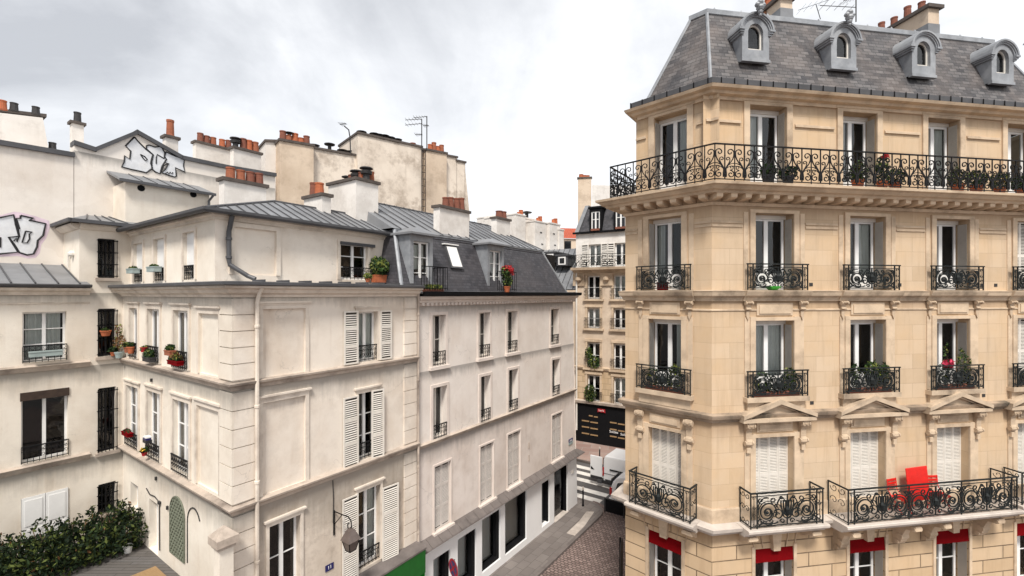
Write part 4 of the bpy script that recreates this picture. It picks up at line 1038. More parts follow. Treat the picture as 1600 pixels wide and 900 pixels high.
# set-back attic
AW = 1.5; AB = .21
ua = SK+AB
att = [Fr(S.xy(ua, AW), 35)]; AS = att[0]
ka = S.xy(ua, AW); AC = Fr((Q[0]+AB*SD[0], Q[1]+AB*SD[1]), 125)      # attic courtyard face
lenS = SB-ua; lenC = CL-AW
aw = (AS.u(531), AS.u(574), 12.5, 13.72); ab = (AS.u(365), AS.u(431), 12.55, 13.85)
m_ = MB(); m_.wall(0, lenS+.95, 12.25, 14.3, [aw, (*ab, .04)], 0, .3); m_.poly([(ab[0],.04,ab[2]),(ab[1],.04,ab[2]),(ab[1],.04,ab[3]),(ab[0],.04,ab[3])])
part('attic_wall', m_, 'cream', lh, AS.m)
awc = [(AC.u(209), AC.u(224), 12.42, 13.72), (AC.u(241), AC.u(258), 12.42, 13.75), (AC.u(287), AC.u(305), 12.42, 13.78)]
m_ = MB(); m_.wall(-.3, lenC, 12.25, 14.3, awc, 0, .3); part('attic_wall', m_, 'cream_court', lh, AC.m)
frame_mould(AS, *ab, lh, s=.12, head=False, out=.05); frame_mould(AS, *aw, lh, s=.1, head=False, out=.05)
m_ = MB(); m_.box(aw[0]-.02, aw[1]+.25, -.12, -.04, 13.66, 13.76); part('blind_box', m_, 'zincd', lh, AS.m)
window(lh, AS, *aw, 0, .1, rows=3, bar=.06, mull=.09)
part('window_railing', simple_guard(aw[1]-aw[0]+.2, .42), 'iron', lh, AS.m @ T(aw[0]-.05, -.25, 12.5))
for b in awc:
    frame_mould(AC, *b, lh, s=.1, head=False); 
    m_ = MB(); m_.box(b[0], b[1], .08, .12, b[2]+.42, b[3]); part('roller_blind', m_, 'white', lh, AC.m)
    window(lh, AC, *b, 0, .16, bar=.05)
    part('window_railing', simple_guard(b[1]-b[0], .42), 'iron', lh, AC.m @ T(b[0], .02, b[2]))
# flat zinc between gutter and attic
m_ = MB(); zo, zi_ = 12.31, 12.36
m_.poly([(*S.xy(SK-.3,-.3),zo),(*S.xy(SB,-.3),zo),(*S.xy(SB,AW),zi_),(*S.xy(ua,AW),zi_)])
m_.poly([(*S.xy(SK-.3,-.3),zo),(*S.xy(ua,AW),zi_),(*S.xy(ua,CL),zi_),(*S.xy(SK-.3,CL),zo)])
zl_ = part('zinc_ledge', m_, 'zinc', lh)
m_ = MB(); k = -17.6
while k < SB:
    p_ = [S.W(a, b, z) for z in (12.31, 12.375) for a, b in ((k-.02,-.3),(k+.02,-.3),(k+.02,.3),(k-.02,.3))]; m_.hexa(p_); k += .62
merge(zl_, m_, 'zincd')
# attic roof, hipped zinc with standing seams
ze, zr = 14.22, 15.05
e0 = (SK-.12, AW-.3); rs = (-15.6, 3.1); re = (SB+.9, 3.1)
pS = lambda u, w, z: (*S.xy(u, w), z)
def seams(mb, a0, a1, b0, b1, n, r=.022):
    """standing seams between eave a0-a1 and ridge b0-b1"""
    for k in range(1, n):
        t = k/n; p = Vector(a0).lerp(Vector(a1), t); q = Vector(b0).lerp(Vector(b1), t)
        p.z += .015; q.z += .015; mb.tube([p, q], r, 4)
m_ = MB(); s_ = MB()
E0, E1 = pS(e0[0], e0[1], ze), pS(SB+.12, e0[1], ze); R0, R1 = pS(rs[0], rs[1], zr), pS(re[0], re[1], zr)
C0 = pS(e0[0], CL+.3, ze+.05); RB = pS(rs[0]+.6, CL, zr+.1); RE = pS(re[0], CL, zr+.1)
m_.poly([E0, E1, R1, R0]); m_.poly([E0, R0, RB, C0]); m_.poly([R0, R1, RE, RB])
for P_ in ([E0, E1, R1, R0], [E0, R0, RB, C0]): m_.poly([(p[0], p[1], p[2]-.05) for p in P_][::-1])
ar_ = part('roof', m_, 'zinc', lh)
for k in range(1, 22):      # seams at right angles to the eave, stopped at the hip
    u = e0[0]+k*.33; t = min(1.0, (u-e0[0])/(rs[0]-e0[0])) if u < rs[0] else 1.0
    if u > SB+.1: break
    s_.tube([pS(u, e0[1], ze+.02), pS(u, e0[1]+t*(rs[1]-e0[1]), ze+t*(zr-ze)+.02)], .02, 4)
for k in range(1, 14):
    w = e0[1]+k*.5; t = min(1.0, (w-e0[1])/(rs[1]-e0[1]))
    s_.tube([pS(e0[0], w, ze+.03), pS(e0[0]+t*(rs[0]-e0[0]), w, ze+t*(zr-ze)+.03)], .02, 4)
s_.tube([E0, R0], .05, 6); s_.tube([R0, R1], .05, 6)
merge(ar_, s_, 'zincd')
m_ = MB(); m_.sweep([(C0[0],C0[1]), (E0[0],E0[1]), (E1[0],E1[1])], [(-.02,ze-.1),(.06,ze-.1),(.1,ze-.05),(.1,ze+.02),(-.02,ze+.02)]); part('gutter', m_, 'zincd', ar_)
m_ = MB(); m_.sweep([AC.xy(-.3), ka, AS.xy(lenS)], [(0,14.0),(.04,14.0),(.06,14.08),(.14,14.1),(.14,14.16),(0,14.17)]); part('cornice', m_, 'cmould', lh)
pipe(lh, AS, [(AS.u(357),-.22,14.12),(AS.u(356),-.18,13.95),(AS.u(355),-.1,13.7),(AS.u(355),-.1,12.95),(AS.u(356),-.11,12.8),(AS.u(378),-.35,12.5),(AS.u(385),-.5,12.42)], .06, 'zincd', collars=[(AS.u(355),-.1,13.5), (AS.u(355),-.1,13.0)])
# chimneys of the corner house
stack(lh, 344, 350, 416, 276, 2.6, 14.6, [(360,263,0),(376,266,0),(391,268,0),(404.5,271,0)], pr=.14)
stack(lh, 475, 503, 514, 301, 2.5, 16.0, [(484,287,0),(492,286,0)], pr=.16, mat='white_stucco')
stack(lh, 513, 556, 591, 276, 2.6, 16.8, [(523,274,'hat'),(532,273,'d'),(539,265,'cowl'),(548,270,'d'),(557,260,'cowl'),(568,271,'r'),(579,270,'r')], pr=.15, mat='white_stucco')

# ---- white house at the street corner
wh = thing('white_house', (W0[0], W0[1], 0), 'pale pinkish white house with slate mansard and white shop front at the street corner', 'building')
def wpart(n, mb, mat, fr=S, **k): return part(n, mb, mat, wh, fr.m, **k)
w1 = [(-11.45,-10.74), (-8.76,-8.02), (-6.76,-5.95), (-2.89,-2.05)]
w2 = [(-11.41,-10.67), (-8.67,-7.98), (-6.66,-5.9), (-2.76,-1.94)]
w3 = [(-11.33,-10.46), (-8.67,-7.76), (-6.71,-5.7), (-2.76,-1.68)]
h1 = [(a, b, 9.38, 11.24) for a, b in w1]; h2 = [(a, b, 6.68, 8.58) for a, b in w2]; h3 = [(a, b, 3.28, 5.68) for a, b in w3]
shop = [(-11.45,-10.55,.5,2.35), (-10.13,-9.0,.5,2.5), (-8.63,-7.35,.45,2.65), (-7.0,-5.25,.42,2.78), (-3.88,-3.1,.35,2.55), (-2.63,-1.15,.02,2.72)]
def lean(mb, z0=0, z1=12.0):
    mb.v = [((x-.42*(z/12.0)) if x > -.02 else x, y, z) for x, y, z in mb.v]; return mb
m_ = MB(); m_.wall(SB, 0, 6.62, 11.7, h1+h2, .03, .30); wpart('wall', lean(m_), 'pinkish')
m_ = MB(); m_.wall(SB, 0, 3.0, 6.62, [(*h, .16) for h in h3], .03, .16); 
for h in h3: m_.poly([(h[0],.19,h[2]),(h[1],.19,h[2]),(h[1],.19,h[3]),(h[0],.19,h[3])])
wpart('wall', lean(m_), 'pinkdirty')
m_ = MB(); m_.wall(SB, 0, 0, 3.0, shop, -.04, .35); m_.poly([(0,-.04,0),(0,.1,0),(0,.1,3.0),(0,-.04,3.0)]); sfw = wpart('shopfront', lean(m_), 'shopwhite')
m_ = MB(); e_ = [S.xy(0, .03), S.xy(0, 8.0), S.xy(SB, 8.0)]
m_.poly([(*S.xy(0,-.04),0),(*S.xy(0,8),0),(*S.xy(-.42,8),12.0),(*S.xy(-.42,.03),12.0)]); vquad(m_, e_[1], e_[2], 0, 12.0)
part('side_wall', m_, 'pinkish', wh)
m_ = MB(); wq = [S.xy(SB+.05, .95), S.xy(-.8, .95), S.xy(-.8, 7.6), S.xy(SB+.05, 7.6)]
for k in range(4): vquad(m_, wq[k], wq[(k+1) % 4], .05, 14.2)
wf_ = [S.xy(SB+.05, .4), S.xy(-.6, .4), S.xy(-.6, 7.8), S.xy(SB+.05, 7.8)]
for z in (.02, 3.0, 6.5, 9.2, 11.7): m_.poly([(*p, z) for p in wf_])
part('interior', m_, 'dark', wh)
ER = -.38
wpath = [S.xy(SB+.02, .03), S.xy(ER, .03), S.xy(ER, 6)]
def wm(name, prof, mat='pmould', path=wpath): m_ = MB(); m_.sweep(path, prof); return part(name, m_, mat, wh)
wm('cornice', [(0,11.58),(.03,11.58),(.03,11.68),(.1,11.70),(.12,11.78),(.2,11.82),(.24,11.9),(.24,11.93),(0,11.93)])
wm('gutter', [(0,11.932),(.3,11.935),(.36,11.97),(.37,12.10),(.3,12.11),(.28,12.0),(0,12.0)], 'black')
wm('gutter_lip', [(.02,12.08),(.26,12.02),(.26,12.045),(.02,12.12)], 'zinc')
m_ = MB(); k = SB+.15
while k < ER: m_.box(k, k+.11, -.11, .028, 11.60, 11.695); k += .215
wpart('dentils', m_, 'pmould')
wpath2 = [S.xy(SB+.02, .03), S.xy(-.22, .03), S.xy(-.22, 6)]
wm('string_course', [(0,6.54),(.06,6.54),(.1,6.6),(.13,6.66),(0,6.70)], 'csill', wpath2)
m_ = MB(); m_.sweep([S.xy(SB+.02, 0), S.xy(-.03, 0), S.xy(-.05, 4)], [(-.05,3.25),(.06,3.22),(.34,3.03),(.36,2.98),(.3,2.95),(-.02,2.95)])
sh_ = part('shop_hood', m_, 'hood', wh)
m_ = MB(); k = SB+.4
while k < -.2: m_.tube([S.W(k,-.03,3.25), S.W(k,-.35,3.045)], .016, 4); k += .52
merge(sh_, m_, 'hood')
gd = None
for (hs, nm) in ((h1, 1), (h2, 2)):
    for i, h in enumerate(hs):
        m_ = MB(); s = .11
        m_.box(h[0]-s, h[0]+.002, -.005, .034, h[2]-.02, h[3]+s); m_.box(h[1]-.002, h[1]+s, -.005, .034, h[2]-.02, h[3]+s); m_.box(h[0]+.003, h[1]-.003, -.005, .034, h[3]+.001, h[3]+s)
        if nm == 1: m_.box(h[0]-s-.05, h[1]+s+.05, -.09, .034, h[2]-.14, h[2]-.021)
        else: m_.box(h[0]-.02, h[1]+.02, -.05, .034, h[2]-.07, h[2]-.021)
        wpart('window_surround', m_, 'pmould')
        window(wh, S, *h, .03, .26, rows=1 if nm == 2 else 2, bar=.06, mull=.09, curtain=((.05,.5) if (i+nm) % 3 == 0 else None), mat='offwhite')
        part('window_railing', simple_guard(h[1]-h[0]-.02, .52), 'iron', wh, S.m @ T(h[0]+.01, .02, h[2]))
for h in h3:
    wd = (h[1]-h[0])/2-.006
    for k in (0, 1): leaf(wh, S, h[0]+.003+k*(wd+.006), .09, h[2]+.02, wd, h[3]-h[2]-.04, 0, ('pshutter','gap'), pitch=.05, rails=3, st=.05)
    m_ = MB(); m_.box(h[0]-.12, h[1]+.12, -.09, .034, h[2]-.12, h[2]-.0); m_.box(h[0]-.07, h[0]+.002, -.0, .034, h[2]+.002, h[3]+.07); m_.box(h[1]-.002, h[1]+.07, -.0, .034, h[2]+.002, h[3]+.07); m_.box(h[0]+.003, h[1]-.003, 0, .034, h[3]+.001, h[3]+.07)
    wpart('window_surround', m_, 'pmould')
for i, h in enumerate(shop):
    m_ = MB(); b = .07
    m_.box(h[0], h[0]+b, .04, .3, h[2], h[3]); m_.box(h[1]-b*(3 if i < 4 else 1), h[1], .04, .3, h[2], h[3]); m_.box(h[0]+b, h[1]-b*(3 if i < 4 else 1), .04, .3, h[3]-b, h[3])
    if i < 4: m_.box(h[0]+b, h[1]-3*b, .04, .3, h[2], h[2]+.16)
    o = part('shop_window' if i < 5 else 'shop_door', m_, 'black', sfw, S.m)
    g = MB(); g.poly([(h[0]+b,.2,h[2]),(h[1]-b,.2,h[2]),(h[1]-b,.2,h[3]-b),(h[0]+b,.2,h[3]-b)]); part('pane', g, 'carglass' if i == 4 else 'glass', o, S.m)
for i, h in enumerate(shop[:4]):     # display niches inside the shop windows
    m_ = MB(); m_.box(h[0]+.02, h[1]-.02, .36, .55, h[2]-.02, h[2]+.12); m_.box(h[0]+.02, h[1]-.02, .46, .55, h[2]+.121, h[3]+.1); part('display_niche', m_, 'white', sfw, S.m)
m_ = MB(); m_.box(-2.63,-1.15,-.1,.3,0.0,.14); part('doorstep', m_, 'slab', sfw, S.m)
m_ = MB(); m_.box(-.75,-.5,-.1,-.042,2.05,2.18); part('wall_light', m_, 'offwhite', sfw, S.m)
for (u, z) in ((-5.0, 4.6), (-5.0, 4.0)): m_ = MB(); m_.box(u, u+.05, .0, .031, z, z+.28); wpart('air_vent', m_, 'csill')
# mansard
zb2, zt2, rn = 12.03, 14.34, 1.0
Lb, Rb_ = SB+.0, -1.25
a = pS(SB-.35, -.0, zb2); a = pS(SB-.6, .08, zb2)
b = pS(ER-.55, .08, zb2); c = pS(-2.15, 1.02, zt2); d = pS(SB-.15, 1.02, zt2)
m_ = MB(); bk = pS(ER-.55, 7.9, zb2); ck = pS(-2.15, 6.9, zt2)
m_.poly([a, b, c, d]); m_.poly([b, bk, ck, c]); m_.poly([a, d, pS(SB-.15, 3, zt2), pS(SB-.6, 3, zb2)])
mans = part('mansard', m_, 'slate', wh)
m_ = MB(); m_.tube([a, d], .07, 6); m_.tube([b, c], .05, 6); m_.tube([d, c], .06, 6)
part('flashing', m_, 'leadp', mans)
zr2 = 15.85; r0, r1 = pS(SB-.1, 3.9, zr2), pS(-3.1, 3.9, zr2)
d2, c2 = pS(SB-.3, .95, zt2+.04), pS(-2.1, .95, zt2+.04)
m_ = MB(); ck2 = pS(-2.1, 6.9, zt2+.04); m_.poly([d2, c2, r1, r0]); m_.poly([c2, ck2, r1]); m_.poly([d2, r0, pS(SB-.3, 6.9, zt2)]); m_.poly([r0, r1, ck2, pS(SB-.3,6.9,zt2)])
rf = part('roof', m_, 'zinc', wh)
s_ = MB(); k = SB+.1
while k < -2.2:
    t = 1.0 if k < -3.1 else max(.05, (k+2.1)/(-1.0))
    s_.tube([pS(k, .95, zt2+.06), pS(k, .95+t*2.95, zt2+.06+t*(zr2-zt2))], .024, 4); k += .55
s_.tube([r0, r1], .06, 6); s_.tube([c2, r1], .045, 6); merge(rf, s_, 'zincd')
def mans_dormer(xl, xr, zt, railing=True):
    u0, u1 = S.u(xl, .25), S.u(xr, .25); w = .22; z0 = 12.15
    m_ = MB(); t = .16
    m_.box(u0, u0+t, w, 1.6, z0, zt); m_.box(u1-t, u1, w, 1.6, z0, zt); m_.box(u0+t, u1-t, w, 1.6, zt-.22, zt-.001); m_.box(u0+t, u1-t, w, .6, z0, z0+.05)
    o = part('dormer', m_, 'leadp', wh, S.m)
    m_ = MB(); m_.prism([(u0-.14,w-.22,zt+.0),(u1+.14,w-.22,zt),(u1+.14,w-.22,zt+.07),(u0-.14,w-.22,zt+.07)], (0,1.6,0))
    m_.hexa([(u0-.14,w-.22,zt+.071),(u1+.14,w-.22,zt+.071),(u1+.14,2.2,zt+.071),(u0-.14,2.2,zt+.071),((u0+u1)/2-.15,w+.15,zt+.30),((u0+u1)/2+.15,w+.15,zt+.30),((u0+u1)/2+.15,2.2,zt+.34),((u0+u1)/2-.15,2.2,zt+.34)])
    part('dormer_roof', m_, 'zinc', o, S.m)
    h = (u0+t, u1-t, z0+.05, zt-.22)
    m_ = MB(); m_.box(h[0], h[1], w+.1, w+.14, h[2], h[3])
    m_ = MB(); bar = .06
    m_.box(h[0],h[0]+bar,w+.1,w+.15,h[2],h[3]); m_.box(h[1]-bar,h[1],w+.1,w+.15,h[2],h[3]); m_.box(h[0]+bar,h[1]-bar,w+.1,w+.15,h[3]-bar,h[3])
    cx = (h[0]+h[1])/2; m_.box(cx-.05,cx+.05,w+.09,w+.148,h[2],h[3]-bar)
    for q in (.0, .33, .66): m_.box(h[0]+bar,cx-.05,w+.11,w+.14,h[2]+(h[3]-h[2])*q,h[2]+(h[3]-h[2])*q+.03); m_.box(cx+.05,h[1]-bar,w+.11,w+.14,h[2]+(h[3]-h[2])*q,h[2]+(h[3]-h[2])*q+.03)
    wi = part('window', m_, 'white', o, S.m)
    g = MB(); g.poly([(h[0],w+.13,h[2]),(h[1],w+.13,h[2]),(h[1],w+.13,h[3]),(h[0],w+.13,h[3])]); part('pane', g, 'glass', o, S.m)
    g = MB(); g.box(h[0]+.12,h[1]-.12,w+.22,w+.23,h[2],h[3]-.1); part('curtain', g, 'curtain', o, S.m)
    g = MB(); g.box(h[0]-.05,h[1]+.05,w+.6,w+.62,h[2],h[3]); part('interior', g, 'dark', o, S.m)
    r_ = MB(); n = 10; a0, a1 = u0+.05, u1+.25
    r_.box(a0, a1, -.30, -.27, z0+.82, z0+.85); r_.box(a0, a1, -.295, -.275, z0+.06, z0+.08); r_.box(a1-.03, a1, -.27, .7, z0+.82, z0+.85)
    for k in range(n+1): r_.box(a0+(a1-a0)*k/n-.008, a0+(a1-a0)*k/n+.008, -.293, -.277, z0, z0+.82)
    for k in range(5): r_.box(a1-.022, a1-.006, -.1+.17*k, -.085+.17*k, z0+.06, z0+.82)
    part('dormer_railing', r_, 'black', o, S.m)
mans_dormer(640, 675.5, 14.12); mans_dormer(761, 786.5, 14.15)
ua_, ub_ = S.u(703, .5), S.u(722, .5)
m_ = MB(); sl = lambda z: .08+(z-zb2)*(rn-.06)/(zt2-zb2)
za_, zc_ = 13.05, 14.0
m_.hexa([(ua_,sl(za_)-.1,za_),(ub_,sl(za_)-.1,za_),(ub_,sl(za_)+.1,za_),(ua_,sl(za_)+.1,za_),(ua_,sl(zc_)-.1,zc_),(ub_,sl(zc_)-.1,zc_),(ub_,sl(zc_)+.1,zc_),(ua_,sl(zc_)+.1,zc_)])
sk = part('skylight', m_, 'zincd', mans, S.m)
m_ = MB(); i_ = .07; m_.poly([(ua_+i_,sl(za_+i_)-.106,za_+i_),(ub_-i_,sl(za_+i_)-.106,za_+i_),(ub_-i_,sl(zc_-i_)-.106,zc_-i_),(ua_+i_,sl(zc_-i_)-.106,zc_-i_)]); m_.box(ua_-.05,ub_+.05,sl(zc_)-.16,sl(zc_)+.1,zc_+.001,zc_+.05)
part('skylight_blind', m_, 'white', mans, S.m)
stack(wh, 686, 687, 733, 319.5, 2.4, 18.6, [(696,309,'d'),(704,309,'d'),(713.5,309,'d'),(721,308,'d')], pr=.14)
stack(wh, 771, 776, 797, 338, 1.9, 24.0, [(780,329,0),(786,330,'d')], pr=.2)

# ================================================================== wing on the courtyard
ch_ = thing('courtyard_house', PW.W(-2, 0, DECK), 'cream wing behind the hedge with barred windows, white panel doors and small roof tower', 'building')
def cpart(n, mb, mat, fr=PW, **k): return part(n, mb, mat, ch_, fr.m, **k)
UL = -7.0
big = [(-2.38, -1.41, 9.92, 11.46), (-2.41, -1.37, 6.88, 9.0), (-5.4, -4.4, 9.92, 11.46), (-5.4, -4.4, 6.88, 9.0)]
pan = (-2.41, -1.37, 4.25, 5.85)
bars = [(-.64, -.19, 12.55, 13.87), (-.64, -.19, 9.92, 11.52), (-.64, -.19, 6.72, 8.87), (-.64, -.19, 4.66, 5.66)]
m_ = MB(); m_.wall(UL, .6, 0, 12.05, big+[(*pan, .08)]+bars[1:], 0, .28); m_.wall(-1.11, .6, 12.05, 14.35, bars[:1], 0, .28)
m_.poly([(-1.11,0,12.05),(-1.11,2.0,12.05),(-1.11,2.0,14.35),(-1.11,0,14.35)]); m_.poly([(.6,0,12.05),(.6,2,12.05),(.6,2,14.35),(.6,0,14.35)])
cpart('wall', m_, 'cream_court')
m_ = MB(); m_.poly([(UL,0,0),(UL,7,0),(UL,7,12.05),(UL,0,12.05)]); m_.poly([(UL,7,0),(.6,7,0),(.6,7,12.05),(UL,7,12.05)]); m_.poly([(.6,.02,0),(.6,7,0),(.6,7,12.05),(.6,.02,12.05)])
cpart('back_wall', m_, 'blank')
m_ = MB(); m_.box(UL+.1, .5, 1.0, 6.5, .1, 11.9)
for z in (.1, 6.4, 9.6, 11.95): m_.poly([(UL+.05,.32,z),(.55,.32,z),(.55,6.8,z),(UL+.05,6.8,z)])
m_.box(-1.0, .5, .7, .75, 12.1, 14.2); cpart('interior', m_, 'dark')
m_ = MB(); m_.box(pan[0]+.01,(pan[0]+pan[1])/2-.006,-.03,.03,pan[2],pan[3]-.01); m_.box((pan[0]+pan[1])/2+.006,pan[1]-.01,-.03,.03,pan[2],pan[3]-.01)
for a, b in ((pan[0]+.07,(pan[0]+pan[1])/2-.07), ((pan[0]+pan[1])/2+.07,pan[1]-.07)):
    for z0, z1 in ((pan[2]+.1, pan[2]+.62), (pan[2]+.72, pan[3]-.1)): m_.box(a, b, -.042, -.029, z0, z1)
cpart('panel_door', m_, 'white'); m_ = MB(); m_.poly([(pan[0],.07,pan[2]),(pan[1],.07,pan[2]),(pan[1],.07,pan[3]),(pan[0],.07,pan[3])]); cpart('door_reveal', m_, 'dark')
for i, h in enumerate(big):
    window(ch_, PW, *h, 0, .18, rows=3 if i % 2 == 0 else 1, bar=.055, mull=.08, curtain=(.1,.9) if i % 2 == 0 else None)
    part('window_railing', simple_guard(h[1]-h[0], .52), 'iron', ch_, PW.m @ T(h[0], -.03, h[2]))
    if i % 2: m_ = MB(); m_.box(h[0]-.02, h[1]+.02, -.03, .1, h[3]-.22, h[3]+.03); cpart('lintel', m_, 'lintel')
for h in bars:
    window(ch_, PW, *h, 0, .16, rows=1, bar=.05, mull=.04, mat='cowl')
    m_ = MB()
    for k in range(6): x = h[0]-.02+(h[1]-h[0]+.04)*k/5; m_.tube([(x,-.06,h[2]+.02),(x,-.06,h[3]-.03)], .013, 5)
    for q in (.05, .35, .65, .95): z = h[2]+(h[3]-h[2])*q; m_.box(h[0]-.05, h[1]+.05, -.068, -.052, z-.015, z+.015)
    cpart('window_bars', m_, 'black')
    m_ = MB(); m_.box(h[0]-.08, h[1]+.1, -.10, .0, h[2]-.10, h[2]-.0); cpart('window_sill', m_, 'csill')
mp = [PW.xy(UL), PW.xy(-.86)]
def cm(n, prof, mat='csill', path=mp): m_ = MB(); m_.sweep(path, prof); return part(n, m_, mat, ch_)
cm('string_course', [(0,9.64),(.06,9.64),(.1,9.74),(.14,9.8),(0,9.84)]); cm('string_course', [(0,6.62),(.06,6.62),(.1,6.72),(.14,6.79),(0,6.83)])
cm('cornice', [(0,11.98),(.05,11.98),(.1,12.08),(.2,12.12),(.24,12.2),(0,12.22)], 'cmould'); cm('frieze', [(0,11.7),(.03,11.7),(.04,11.75),(0,11.76)], 'cmould')
cm('gutter', [(0,12.221),(.3,12.225),(.34,12.30),(.3,12.32),(0,12.33)], 'zincd')
m_ = MB(); m_.poly([(UL,-.3,12.325),(-.9,-.3,12.325),(-1.12,2.0,13.02),(UL,2.0,13.02)]); m_.poly([(-.9,-.3,12.325),(-.86,0,12.2),(-1.12,2,12.3),(-1.12,2.0,13.02)])
rf = cpart('roof', m_, 'zinc'); s_ = MB()
for k in range(12): u = -1.15-.5*k; s_.tube([(u,-.3,12.345),(u,2.0,13.04)], .024, 4)
merge(rf, s_, 'zincd')
# tower roof: low zinc hip
m_ = MB(); z0, z1 = 14.40, 14.86
m_.poly([(-1.4,-.35,z0),(.25,-.35,z0),(.3,2.0,z1),(-.5,2.0,z1)]); m_.poly([(-1.4,-.35,z0),(-.5,2.0,z1),(-1.4,2.0,z0+.02)]); m_.poly([(.25,-.35,z0),(.7,-.35,z0),(.7,2.0,z1),(.3,2.0,z1)])
tr = cpart('tower_roof', m_, 'zinc')
m_ = MB(); m_.box(-1.42, .24, -.40, -.33, z0-.10, z0+.01); m_.box(-1.45, -1.37, -.4, 2.0, z0-.09, z0+.015); part('gutter', m_, 'zincd', tr, PW.m)
m_ = MB(); m_.prism([(-1.11-.0,-.0,14.12),(-1.11,-.06,14.12),(-1.11,-.2,14.25),(-1.11,-.2,14.3),(-1.11,0,14.3)], (1.32,0,0)); m_.prism([(-1.113,0,14.12),(-1.17,0,14.12),(-1.31,0,14.25),(-1.31,0,14.3),(-1.113,0,14.3)], (0,2,0)); cpart('cornice', m_, 'cmould')
m_ = MB(); 
for k in range(4): m_.tube([(-1.0+.35*k,-.3,z0+.03),(-.5+.2*k,1.95,z1+.02)], .022, 4)
merge(tr, m_, 'zincd')
m_ = MB(); m_.lathe([(.05,0),(.12,.06),(.12,.12),(.05,.2)], (-1.14,.7,13.25), 10); m_.tube([(-1.13,.9,13.3),(-1.16,1.1,13.3),(-1.16,1.12,12.9)], .025, 6)
cpart('wall_spout', m_, 'offwhite')

# ================================================================== tall blank party wall behind, with graffiti
BW = Fr(PW.xy(0, 2.0), 35.0)
bh = thing('rear_house', BW.W(0, 0, 0), 'tall blank cream party wall with zinc coping and silver spray graffiti behind the courtyard wing', 'building')
pxB = lambda x, y, w=0: (lambda q: (q[0], w, q[1]))(BW.uz(x, y, w))
prof = [pxB(-60,214), pxB(115,243), pxB(116,224), pxB(149,235), pxB(214,207), pxB(284,247), pxB(356,262), pxB(430,274)]
m_ = MB(); zb0 = 11.0
for a, b in zip(prof[:-1], prof[1:]):
    if b[0]-a[0] > .05: m_.prism([(a[0],0,zb0),(b[0],0,zb0),b,a], (0,.35,0))
part('wall', m_, 'blank', bh, BW.m)
m_ = MB(); u1 = prof[-1][0]; m_.box(prof[0][0], u1, 4.5, 4.6, zb0, 16.6); m_.poly([(prof[0][0],.35,16.7),(u1,.35,16.9),(u1,4.6,16.6),(prof[0][0],4.6,16.6)]); m_.poly([(u1,.3,zb0),(u1,4.6,zb0),(u1,4.6,16.6),(u1,.3,16.6)]); m_.poly([(prof[0][0],.3,zb0),(prof[0][0],4.6,zb0),(prof[0][0],4.6,16.6),(prof[0][0],.3,16.6)])
part('back_wall', m_, 'white_stucco', bh, BW.m)
m_ = MB()
for a, b in zip(prof[:-1], prof[1:]):
    if b[0]-a[0] > .05:
        up = Vector((0,0,.10)); A, B_ = Vector(a), Vector(b)
        m_.prism([tuple(A+Vector((-.02,-.1,-.06))),tuple(B_+Vector((.02,-.1,-.06))),tuple(B_+up+Vector((.02,-.1,0))),tuple(A+up+Vector((-.02,-.1,0)))], (0,.55,0))
part('coping', m_, 'zincd', bh, BW.m)
# lean-to box with two round holes
SW_ = -1.35
sp = lambda x, y: (lambda q: (q[0], SW_, q[1]))(BW.uz(x, y, SW_))
a, b = sp(196, 282), sp(327, 295); us0, us1 = a[0], b[0]; zt_s = a[2]
m_ = MB(); m_.box(us0, us1, SW_, 0, 13.5, zt_s-.04); shed = part('shed', m_, 'cream_court', bh, BW.m)
m_ = MB(); zr_s = BW.uz(180, 270, 0)[1]
m_.hexa([(us0-.2,SW_-.16,zt_s-.05),(us1+.14,SW_-.16,zt_s-.05),(us1+.14,-.01,zr_s-.05),(us0-.2,-.01,zr_s-.05),(us0-.2,SW_-.16,zt_s+.03),(us1+.14,SW_-.16,zt_s+.03),(us1+.14,-.01,zr_s+.03),(us0-.2,-.01,zr_s+.03)])
shr = part('shed_roof', m_, 'zinc', shed, BW.m)
m_ = MB()
for k in range(1, 6): u = us0+(us1-us0)*k/6; m_.tube([(u,SW_-.16,zt_s+.04),(u,-.02,zr_s+.04)], .02, 4)
m_.box(us0-.22, us1+.16, SW_-.24, SW_-.165, zt_s-.08, zt_s+.02); merge(shr, m_, 'zincd')
m_ = MB()
for x, y in ((220.5, 294), (302, 304)): p = sp(x, y); m_.tube([(p[0],SW_-.012,p[2]),(p[0],SW_+.05,p[2])], .115, 14)
part('vent_hole', m_, 'black', shed, BW.m)
pipe(shed, BW, [(us1+.08,SW_-.2,zt_s-.05),(us1-.05,SW_-.1,zt_s-.3),(us1-.06,SW_-.06,zt_s-1.3)], .045, 'zincd')
